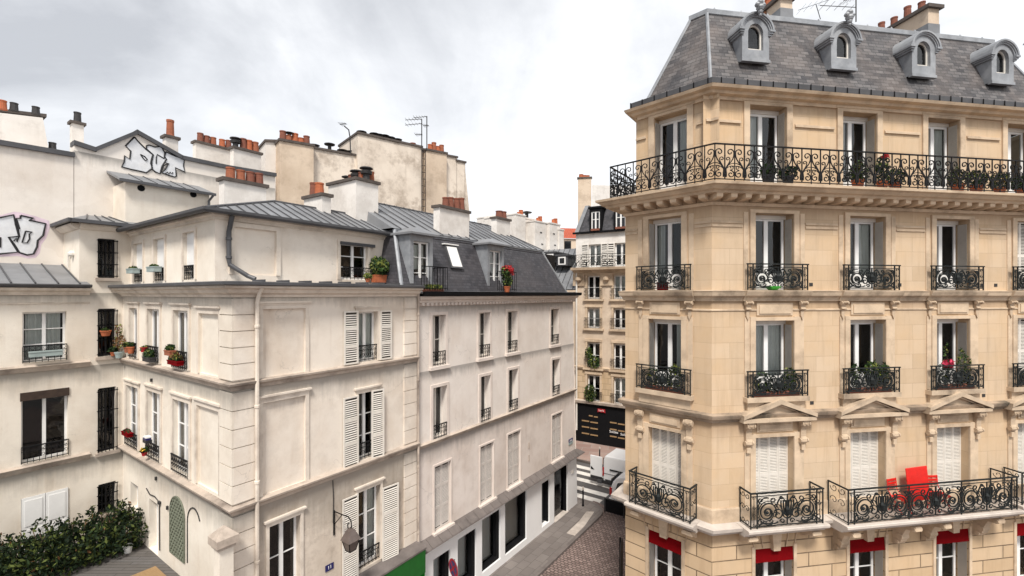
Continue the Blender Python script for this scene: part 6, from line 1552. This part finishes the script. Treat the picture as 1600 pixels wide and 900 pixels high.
# sign seen edge-on at the corner of the stone building
fe = Fr(((969-CX)/F*17.0, 17.0), 22); sg2 = thing('street_sign', (*fe.O, .12), 'tall narrow dark sign panel seen edge-on beside the stone corner building', 'sign')
m_ = MB(); m_.tube([(0,0,.1),(0,0,2.95)], .035, 8); part('post', m_, 'black', sg2, fe.m)
m_ = MB(); m_.prism([(-.28,-.06,1.35),(.28,-.06,1.35),(.33,-.06,1.5),(.33,-.06,2.6),(.2,-.06,2.85),(-.2,-.06,2.85),(-.33,-.06,2.6),(-.33,-.06,1.5)], (0,.025,0)); part('sign_panel', m_, 'plastic', sg2, fe.m)
# wall lantern
ul = S.u(521.5); best = min((abs(S.u(548, -w/100)-ul), w/100) for w in range(5, 120)); wl = best[1]
Yl = S.xy(ul, -wl)[1]; zl = lambda y: H-(y-CY)/F*Yl
zw = S.uz(521.5, 797)[1]; zw2 = S.uz(521.5, 836)[1]
ln = thing('wall_lantern', S.W(ul, 0, zw2), 'old iron street lantern on a scrolled wall bracket beside the lowest louvred shutters', 'lantern')
m_ = MB(); m_.box(ul-.02,ul+.02,-.03,.0,zw2,zw); zt = zl(808)
m_.tube([(ul,-.02,zw-.03),(ul,-wl*.55,zw-.02),(ul,-wl*.85,zw-.0),(ul,-wl*1.02,zw-.08),(ul,-wl*1.05,zw-.25),(ul,-wl*.96,zw-.36),(ul,-wl*.84,zw-.32),(ul,-wl*.83,zw-.22),(ul,-wl*.92,zw-.18)], .016, 6)
m_.tube([(ul,-.02,zw-.42),(ul,-wl*.5,zw-.03)], .012, 5); m_.tube([(ul,-wl,zw-.36),(ul,-wl,zl(824))], .012, 5); part('bracket', m_, 'black', ln, S.m)
zA, zB, zC = zl(826), zl(843), zl(861)
def ring(s_, z): return [(ul-s_,-wl-s_,z),(ul+s_,-wl-s_,z),(ul+s_,-wl+s_,z),(ul-s_,-wl+s_,z)]
m_ = MB(); m_.hexa(ring(.20,zB)+ring(.085,zA-.04)); m_.hexa(ring(.09,zA-.039)+ring(.04,zA+.02)); part('lantern_roof', m_, 'lampglass', ln, S.m)
m_ = MB(); m_.hexa(ring(.095,zC+.03)+ring(.165,zB-.005)); part('lamp_glass', m_, 'lampglass', ln, S.m)
m_ = MB()
for k in range(4): m_.tube([ring(.097,zC+.03)[k], ring(.168,zB)[k]], .012, 4); m_.tube([ring(.097,zC+.03)[k], ring(.097,zC+.03)[k-1]], .012, 4)
m_.hexa(ring(.05,zC-.02)+ring(.085,zC+.028)); part('lantern_frame', m_, 'black', ln, S.m)
# plates
u0, z0 = S.uz(514.5, 886); m_ = MB(); m_.box(u0-.13,u0+.13,-.02,-.002,z0-.09,z0+.09)
hp = link('house_number_plate', m_.mesh('plate', ['blue']), None, S.m); tag(hp, 'blue enamel house number plate reading 11 on the cream wall', 'plate'); text_part('11', .14, 'white', hp, S.m @ T(u0, -.023, z0))
u0, z0 = S.uz(892, 690); m_ = MB(); m_.box(u0-.22,u0+.22,-.01,.028,z0-.0,z0+.16); m_.box(u0-.22,u0+.22,-.008,.028,z0-.15,z0-.003, 1)
np_ = link('street_name_plate', m_.mesh('plate', ['blue','grey']), None, S.m); tag(np_, 'small dark blue street name plate at the end of the pale house', 'plate')
m_ = MB(); m_.box(u0-.15,u0+.1,-.014,-.011,z0+.09,z0+.11); m_.box(u0-.17,u0+.15,-.014,-.011,z0+.04,z0+.07); part('lettering', m_, 'white', np_, S.m)
# television aerials
def aerial(pts, rods, Y, label, r=.03):
    b = at(*pts[0], Y); a = thing('antenna', b, label, 'antenna'); m_ = MB(); m_.tube([at(x, y, Y) for x, y in pts], r, 5); part('mast', m_, 'cowl', a)
    for x0, y0, x1, y1 in rods:
        m_ = MB(); p, q = at(x0, y0, Y), at(x1, y1, Y); m_.tube([p, q], r*.6, 4)
        for k in range(5):
            c = p.lerp(q, (k+.5)/5); m_.tube([c+Vector((.03,.3-.04*k,0)), c-Vector((.03,.3-.04*k,0))], r*.35, 3)
        part('aerial_rod', m_, 'cowl', a)
aerial([(659,236),(659,186)], [(633,187.5,659,186),(633,195.5,659,193),(648.5,210.5,660,210)], 26.2, 'television aerial with short mast, left of the two above the ladder')
aerial([(667,236),(667,181.5)], [(646,184,667,182),(661,196.5,670,196)], 26.4, 'television aerial with taller mast, right of the two above the ladder')
aerial([(548,240),(547,215),(545,203),(538,197)], [(531,194.5,541,193)], 25.5, 'bent antenna pole on the beige party wall', .035)
aerial([(1337.5,34),(1337.5,-16)], [(1281,8.5,1337,11.5),(1318,1,1338,-4)], 15.6, 'television aerial on the slate roof between the two chimneys', .02)
aerial([(1282,30),(1275,7)], [(1247,16,1297,-1)], 15.2, 'tilted aerial with one long boom behind the stone chimney', .012)

# ================================================================== plants and small things
LM = ['leaf', 'leafd', 'leafy']
def potted(fr, u, w, z, label, r=.13, h=.2, fol=None, pot='terra', flowers=None, seed=0, size=.06, n=300, cat='plant', group=None, weights=(3,4,1), box=None, name='potted_plant', leaves=None):
    p = fr.W(u, w, z); t = thing(name, p, label, cat, group); mt = fr.m @ T(u, w, z); m_ = MB()
    if box: m_.box(-box[0]/2, box[0]/2, -box[1]/2, box[1]/2, 0, h); m_.box(-box[0]/2-.012, box[0]/2+.012, -box[1]/2-.012, box[1]/2+.012, h-.03, h+.004)
    else: m_.lathe([(r*.68,0),(r*.95,h*.82),(r*1.05,h*.83),(r*1.05,h),(r*.85,h),(r*.8,h*.9)], n=14)
    part('planter' if box else 'pot', m_, pot, t, mt)
    if fol:
        cs = [((c[0], c[1], c[2]), (c[3], c[4], c[5])) for c in fol]
        part('foliage', foliage(cs, n, size, seed, 3, 0, weights), leaves or LM, t, mt)
        m_ = MB(); rn = random.Random(seed+5)
        for c in fol:
            for k in range(4): m_.tube([(c[0]*.5+rn.uniform(-.03,.03),c[1]*.5,h*.8),(c[0]+rn.uniform(-.6,.6)*c[3],c[1]+rn.uniform(-.5,.5)*c[4],c[2]+rn.uniform(-.2,.6)*c[5])], .006, 3)
        part('stem', m_, 'soil', t, mt)
    if flowers:
        fm_, fcs, fn, fs_ = flowers; part('flower', foliage([((c[0],c[1],c[2]),(c[3],c[4],c[5])) for c in fcs], fn, fs_, seed+9, 1), fm_, t, mt)
    return t
potted(AS, AS.u(583), -.35, 12.42, 'round leafy bush in a terracotta trough at the attic window', h=.26, box=(.5,.26), fol=[(0,0,.55,.36,.3,.33),(-.12,0,.72,.2,.2,.2)], n=900, size=.07, seed=1, weights=(4,4,2))
potted(AS, AS.u(563), -.4, 12.42, 'small yellowing plant left of the attic bush', r=.09, h=.12, fol=[(0,0,.2,.14,.12,.12)], n=120, seed=2, weights=(1,1,3))
potted(AS, AS.u(602), -.3, 12.42, 'small dry plant right of the attic bush', r=.09, h=.12, fol=[(0,0,.22,.13,.12,.15)], n=110, seed=3, weights=(1,1,3))
potted(S, S.u(677, -.15), -.15, 12.1, 'bright yellow green plants in a trough under the wide dormer', h=.08, box=(.9,.18), pot='terrad', fol=[(-.2,0,.16,.26,.12,.1),(.2,0,.15,.26,.12,.11)], n=420, size=.05, seed=4, weights=(2,1,5))
potted(S, S.u(792, -.3), -.30, 12.1, 'dark plant with a crown of red flowers at the narrow dormer', r=.15, h=.25, fol=[(0,0,.5,.26,.22,.3),(-.15,0,.85,.2,.2,.25)], n=600, seed=5, flowers=('flower', [(.05,0,1.0,.3,.25,.16),(.2,0,.85,.2,.2,.15)], 260, .07))
potted(L, BL, -.07, 8.985, 'yellow green plants behind the corner window railing', h=.14, box=(1.2,.12), pot='terrad', fol=[(-.35,0,.4,.2,.07,.32),(.35,0,.5,.24,.08,.38),(0,0,.3,.3,.07,.2)], n=420, seed=6, weights=(2,3,3))
potted(R, BC[0], -.06, 8.985, 'green plants along the railing of the window with white curtains', h=.14, box=(1.5,.12), pot='terrad', fol=[(-.4,0,.4,.3,.08,.35),(.45,0,.45,.28,.08,.38),(0,0,.3,.4,.07,.25)], n=520, seed=7)
potted(R, BC[1], -.06, 8.985, 'bushy green plants above the railing of the second window from the corner', h=.14, box=(1.5,.12), pot='terrad', fol=[(-.5,0,.55,.2,.08,.35),(.15,0,.6,.35,.09,.38),(.55,0,.55,.22,.08,.36)], n=620, seed=8, weights=(4,3,1.5))
potted(R, BC[2], -.06, 8.985, 'plants with pink blossoms and tall dry stalks behind a railing', h=.14, box=(1.4,.12), pot='terrad', fol=[(-.4,0,.5,.22,.08,.35),(.3,0,.7,.16,.07,.65),(.55,0,.6,.1,.06,.6),(-.3,0,1.0,.1,.05,.5)], n=460, size=.05, seed=9, weights=(3,3,2), flowers=('pink', [(-.25,-.02,.82,.2,.07,.14)], 90, .07))
potted(R, BC[3]-.25, -.06, 8.985, 'small pot of pink flowers at the last window by the picture edge', r=.1, h=.16, fol=[(0,0,.35,.16,.08,.22)], n=160, seed=10, flowers=('pink', [(0,-.03,.5,.14,.07,.12)], 50, .06))
# along the long balcony
zb5 = 15.14
potted(R, 1.55, -.35, zb5, 'dark shrub in a black pot at the corner end of the long balcony', r=.17, h=.3, pot='plastic', fol=[(0,0,.42,.22,.2,.2)], n=240, seed=11, weights=(1,5,0))
potted(R, 2.2, -.35, zb5, 'dark leafy plant beside the first window of the long balcony', r=.16, h=.28, pot='plastic', fol=[(0,0,.4,.26,.2,.2)], n=240, seed=12, weights=(1,5,0))
potted(R, 4.55, -.35, zb5, 'green spreading plant on the long balcony before the second window', r=.17, h=.28, fol=[(0,0,.5,.28,.22,.28),(.1,0,.75,.1,.1,.15)], n=330, seed=13)
potted(R, 5.4, -.35, zb5, 'tall plant with one red bloom on the long balcony', r=.15, h=.28, fol=[(0,0,.65,.16,.16,.4)], n=300, seed=14, flowers=('flower', [(0,-.1,1.0,.1,.1,.07)], 40, .06))
potted(R, 5.85, -.35, zb5, 'low round plant beside the red bloom on the long balcony', r=.16, h=.24, fol=[(0,0,.42,.3,.25,.24)], n=320, seed=15)
potted(R, 8.15, -.35, zb5, 'yellow tinged bush on the long balcony before the third window', r=.17, h=.28, fol=[(0,0,.48,.3,.22,.26),(-.1,0,.72,.1,.1,.16)], n=320, seed=16, weights=(3,3,2))
potted(R, 8.85, -.35, zb5, 'dark green bush right of the third balcony window', r=.17, h=.28, fol=[(0,0,.48,.3,.22,.26)], n=320, seed=17)
potted(R, 9.75, -.35, zb5, 'plant with a yellow blossom on the long balcony', r=.15, h=.24, fol=[(0,0,.45,.3,.22,.28)], n=300, seed=18, flowers=('yellow', [(.1,-.1,.5,.1,.08,.07)], 25, .06))
potted(R, 10.6, -.35, zb5, 'low dark plant at the right end of the long balcony', r=.15, h=.24, fol=[(0,0,.42,.28,.22,.24)], n=280, seed=19, weights=(2,5,0))
# bowl and red crate on the window ledges
m_ = MB(); m_.lathe([(.12,0),(.2,.06),(.22,.1),(.19,.1),(.12,.03)], n=18); bw = link('plastic_bowl', m_.mesh('bowl', ['limegreen']), None, R.m @ T(1.95,-.05,12.14)); tag(bw, 'bright green plastic bowl behind a window railing', 'bowl')
m_ = MB(); m_.box(-.16,.16,-.06,.06,0,.24); m_.box(-.17,.17,-.07,.07,.2,.25); rc = link('red_box', m_.mesh('box', ['awning']), None, L.m @ T(BL-.05,-.05,12.14)); tag(rc, 'dark red box behind the corner window railing', 'box')
# courtyard windows
for i, b in enumerate(awc):
    if i < 2: potted(AC, (b[0]+b[1])/2+.05, -.16, b[2]+.28, ('grey trough of low greenery on the attic window nearest the tower', 'grey trough of low greenery on the middle attic window')[i], h=.16, box=(.62,.2), pot='grey', fol=[(0,0,.18,.28,.09,.05)], n=160, size=.04, seed=20+i, name='window_box')
c0_ = cw[0]
potted(CT, .90, -.12, c0_[2]+.16, 'first terracotta pot on the sill next to the courtyard corner', r=.095, h=.18, fol=[(0,0,.24,.12,.1,.1)], n=90, seed=30, pot='terram')
potted(CT, 1.28, -.12, c0_[2]+.16, 'larger terracotta pot at the right of the corner window', r=.115, h=.22, fol=[(0,0,.26,.11,.1,.07)], n=60, seed=31, pot='terra')
potted(CT, .32, -.18, c0_[2]-.06, 'dry brown shrub standing in the courtyard corner', r=.13, h=.2, pot='grey', fol=[(0,0,.55,.22,.16,.24),(-.06,0,.95,.12,.1,.25)], n=170, size=.05, seed=32, leaves=['dryleaf', 'leafd', 'leafy'], weights=(5,1,1))
potted(CT, 2.58, -.16, cw[1][2]+.30, 'red flower pot hanging on the middle courtyard guard', r=.10, h=.15, pot='flower', fol=[(0,0,.1,.1,.1,.08)], n=50, seed=33)
potted(CT, 2.98, -.15, cw[1][2]+.04, 'dark trough of plants behind the middle courtyard guard', h=.14, box=(.6,.16), pot='plastic', fol=[(0,0,.22,.3,.1,.14)], n=240, seed=34, weights=(2,4,1))
potted(CT, 4.66, -.16, cw[2][2]+.36, 'terracotta trough hanging on the right courtyard guard', h=.14, box=(.4,.16), pot='terram', fol=[(0,0,.2,.2,.1,.1)], n=110, seed=35)
potted(CT, 5.0, -.15, cw[2][2]+.12, 'dark red trough under the terracotta one', h=.12, box=(.7,.16), pot='awning', fol=[(0,0,.2,.34,.1,.12)], n=200, seed=36, leaves=['dryleaf', 'leafd', 'leafy'])
potted(CT, .98, -.14, cw[3][2]+.40, 'red window box on the lower courtyard window next to the corner', h=.12, box=(.6,.15), pot='awning', fol=[(0,0,.15,.26,.08,.06)], n=110, seed=37, name='window_box', leaves=['flower', 'leafd', 'leaf'])
m_ = MB(); m_.box(-.14,.14,-.08,.08,0,.09); m_.box(-.13,.13,-.08,.06,.091,.15,1); m_.box(-.14,.12,-.07,.08,.151,.19,2); bx = link('stacked_boxes', m_.mesh('boxes', ['plastic','blue','white']), None, CT.m @ T(2.74,-.12,cw[4][2]+.50)); tag(bx, 'small stack of blue and white boxes on a courtyard guard', 'boxes')
potted(CT, 2.62, -.16, cw[4][2]+.08, 'small pot with yellow and red flowers below the stacked boxes', r=.08, h=.11, pot='flower', fol=[(0,0,.17,.1,.1,.08)], n=60, seed=38, flowers=('yellow', [(0,-.04,.19,.09,.08,.05)], 30, .045))
potted(PW, -.5, -.2, 10.62, 'orange bowl shaped pot on the shelf of the barred window', r=.15, h=.18, fol=[(0,0,.2,.1,.08,.05)], n=40, seed=39)
potted(PW, -.28, -.1, 9.925, 'red pot with dark leaves on the barred window sill', r=.09, h=.13, fol=[(0,0,.2,.14,.08,.1)], n=110, seed=40, weights=(1,4,0))
potted(PW, -1.9, -.14, big[0][2]+.18, 'empty looking grey green trough on the wide courtyard window guard', h=.16, box=(.72,.18), pot='grey', seed=41, name='window_box')
g = PW.W(-.2, -1.6, DECK); g = Vector((*CT.xy(2.2, -.45), DECK)); m_ = MB(); m_.lathe([(.09,0),(.12,.2),(.13,.22),(.11,.22),(.1,.1)], n=14); wb = link('white_bucket', m_.mesh('bucket', ['white']), None, T(*g)); tag(wb, 'small white bucket on the deck at the foot of the courtyard door', 'bucket')
iv = thing('ivy', Fb.W(cols[0], -.3, rows[3][0]), 'green ivy spilling over a window railing of the far building', 'plant')
part('foliage', foliage([((cols[0]-.2,-.25,rows[3][0]+.7),(.5,.16,.75)), ((cols[0]+.1,-.25,rows[2][0]+.5),(.5,.16,.5)), ((cols[0]-.35,-.2,rows[2][0]+1.2),(.3,.15,.5))], 900, .1, 50, 3, 0, (3,4,2)), LM, iv, Fb.m)
gw = thing('roof_weeds', G.W(G.u(620), -1, 15.5), 'yellow green weeds growing on the wall top behind the zinc roof', 'plant')
p0 = at(612, 326, 22.5); part('foliage', foliage([(tuple(p0+Vector((0,0,-.05))), (.55,.3,.16)), (tuple(p0+Vector((.6,.1,-.12))), (.4,.3,.12)), (tuple(p0+Vector((-.5,0,-.1))), (.3,.3,.1))], 520, .09, 51, 3, 0, (2,1,4)), LM, gw)
m_ = MB(); c = at(615, 331, 22.6); m_.box(c.x-1.4, c.x+1.5, c.y-.3, c.y+.3, 14, c.z-.02); part('wall_stub', m_, 'beige', gw)
# hedge on the terrace
hd = thing('hedge', PW.W(-3, -1.7, DECK), 'long dark green hedge along the courtyard wing on the terrace', 'hedge')
rn = random.Random(3); cs = []
for k in range(46):
    u = -6.8+6.6*k/45; cs.append(((u, -1.75+rn.uniform(-.25,.25), DECK+.55+rn.uniform(-.05,.1)), (.42, .75, .62)))
    cs.append(((u+rn.uniform(-.2,.2), -1.7+rn.uniform(-.55,.45), DECK+1.0+rn.uniform(-.12,.12)), (.24,.26,.27)))
    if rn.random() < .5: cs.append(((u+rn.uniform(-.2,.2), -1.7+rn.uniform(-.5,.4), DECK+1.22+rn.uniform(-.08,.1)), (.12,.12,.16)))
for k in range(40):
    u = -6.7+6.4*rn.random(); w_ = -1.7+rn.uniform(-.6,.4)
    for q in range(3): cs.append(((u+rn.uniform(-.08,.08), w_, DECK+1.2+.13*q+rn.uniform(0,.08)), (.07,.07,.09)))
part('foliage', foliage(cs, 17000, .07, 60, 4, 0, (4,4,2.4,.10)), ['hedge1','hedge2','hedge3','dryleaf'], hd, PW.m)
m_ = MB()
for k in range(50): u = -6.7+6.5*k/49; x = rn.uniform(-.3,.3); m_.tube([(u,-1.7,DECK),(u+x*.4,-1.7+x,DECK+.6),(u+x,-1.7+rn.uniform(-.6,.5),DECK+1.25)], .014, 4)
part('stem', m_, 'soil', hd, PW.m)
# red folding table and chairs on the wide balcony
zf = 5.35
tf = Fr(R.xy(7.05, -.36), 80.8)
tb = thing('folding_table', R.W(6.8, -.36, zf), 'bright red folding table standing on edge on the wide balcony', 'table')
mt = R.m @ T(6.40, -.33, zf) @ Matrix.Rotation(rad(-4), 4, 'X') @ Matrix.Rotation(rad(-3), 4, 'Y')
m_ = MB(); m_.box(0,.78,-.03,.0,.28,1.3); o = part('tabletop', m_, 'red', tb, mt); bevel(o, .02, 2)
m_ = MB()
for x in (.08, .70): m_.tube([(x,.03,0),(x,.02,1.1)], .014, 5); m_.tube([(x+.02,.06,0),(x+.02,.04,.8)], .014, 5)
m_.tube([(.08,.03,.15),(.7,.03,.15)], .012, 5); part('leg_frame', m_, 'red', tb, mt)
def chair(u, w, yaw, label):
    t = thing('folding_chair', R.W(u, w, zf), label, 'chair', 'red folding chairs'); mt = R.m @ T(u, w, zf) @ Matrix.Rotation(yaw, 4, 'Z')
    m_ = MB()
    for k in range(5): m_.box(-.2,.2,-.2+.08*k,-.14+.08*k,.44,.458)
    part('seat', m_, 'red', t, mt)
    m_ = MB()
    for z in (.66, .76, .86): m_.box(-.2,.2,.2+.1*(z-.6),.218+.1*(z-.6),z,z+.065)
    part('backrest', m_, 'red', t, mt)
    for x in (-.19, .19):
        m_ = MB(); m_.tube([(x,-.22,0),(x,.2,.6),(x,.24,.93)], .014, 5); part('leg', m_, 'red', t, mt)
        m_ = MB(); m_.tube([(x*.9,.22,0),(x*.9,-.2,.45)], .014, 5); part('leg', m_, 'red', t, mt)
    return t
chair(6.08, -.30, rad(8), 'red slatted folding chair left of the red table'); chair(7.52, -.28, rad(-6), 'red slatted folding chair right of the red table')

# ================================================================== sky, sun, camera
w = bpy.data.worlds.new('World'); scene.world = w; w.use_nodes = True; nt = w.node_tree; nt.nodes.clear()
out = nt.nodes.new('ShaderNodeOutputWorld'); bg = nt.nodes.new('ShaderNodeBackground'); nt.links.new(bg.outputs[0], out.inputs[0])
SUN_EL, SUN_AZ = rad(55), rad(184)      # azimuth clockwise from +Y: behind the camera
sky = nt.nodes.new('ShaderNodeTexSky'); sky.sky_type = 'NISHITA'; sky.sun_disc = False; sky.sun_elevation = SUN_EL; sky.sun_rotation = SUN_AZ
tc = nt.nodes.new('ShaderNodeTexCoord'); mp = nt.nodes.new('ShaderNodeMapping'); nt.links.new(tc.outputs['Generated'], mp.inputs[0]); mp.inputs['Scale'].default_value = (1.0,1.0,1.5)
mp.inputs['Location'].default_value = (.35,.2,.1)
sx = nt.nodes.new('ShaderNodeSeparateXYZ'); nt.links.new(tc.outputs['Generated'], sx.inputs[0])
n1 = noise(nt, mp.outputs[0], 1.5, 9, .55, .6); n2 = noise(nt, mp.outputs[0], 4.5, 8, .6, .3)
cl = mth(nt, 'ADD', mth(nt, 'MULTIPLY', n1, .75), mth(nt, 'MULTIPLY', n2, .25))
# darker cloud bellies up to the left, brighter towards the horizon and to the right
grad = mth(nt, 'ADD', mth(nt, 'MULTIPLY', sx.outputs[2], -.30), mth(nt, 'MULTIPLY', sx.outputs[0], .22))
cl2 = mth(nt, 'ADD', cl, mth(nt, 'ADD', grad, .10))
ccol = ramp(nt, cl2, [(.33, (.34,.347,.362)), (.45, (.465,.472,.485)), (.55, (.595,.60,.607)), (.67, (.67,.672,.676))])
zen = nt.nodes.new('ShaderNodeMapRange'); zen.interpolation_type = 'SMOOTHSTEP'; nt.links.new(sx.outputs[2], zen.inputs[0])
zen.inputs[1].default_value = .5; zen.inputs[2].default_value = .95; zen.inputs[3].default_value = 8.2; zen.inputs[4].default_value = 8.5
vm = nt.nodes.new('ShaderNodeVectorMath'); vm.operation = 'SCALE'; nt.links.new(ccol, vm.inputs[0]); nt.links.new(zen.outputs[0], vm.inputs['Scale'])
fin = mix(nt, .92, sky.outputs[0], vm.outputs[0]); nt.links.new(fin, bg.inputs[0]); bg.inputs[1].default_value = .1
sl_ = bpy.data.lights.new('sun', 'SUN'); sl_.energy = 2.0; sl_.angle = rad(12); sl_.color = (1, .95, .88)
so = bpy.data.objects.new('sun', sl_); col.objects.link(so)
dv = Vector((math.sin(SUN_AZ)*math.cos(SUN_EL), math.cos(SUN_AZ)*math.cos(SUN_EL), math.sin(SUN_EL)))
so.rotation_euler = dv.to_track_quat('Z', 'Y').to_euler()
cam = bpy.data.cameras.new('camera'); cam.sensor_width = 36; cam.lens = 36*F/1600; cam.shift_y = 10/1600; cam.clip_start = .1; cam.clip_end = 2000
co_ = bpy.data.objects.new('camera', cam); col.objects.link(co_); co_.location = (0, 0, H); co_.rotation_euler = (PI/2, 0, 0); scene.camera = co_
scene.render.engine = 'CYCLES'; scene.cycles.max_bounces = 6; scene.cycles.transparent_max_bounces = 12
vs = scene.view_settings; vs.view_transform = 'Standard'; vs.look = 'None'; vs.exposure = 1.2; vs.gamma = 1; vs.use_curve_mapping = False
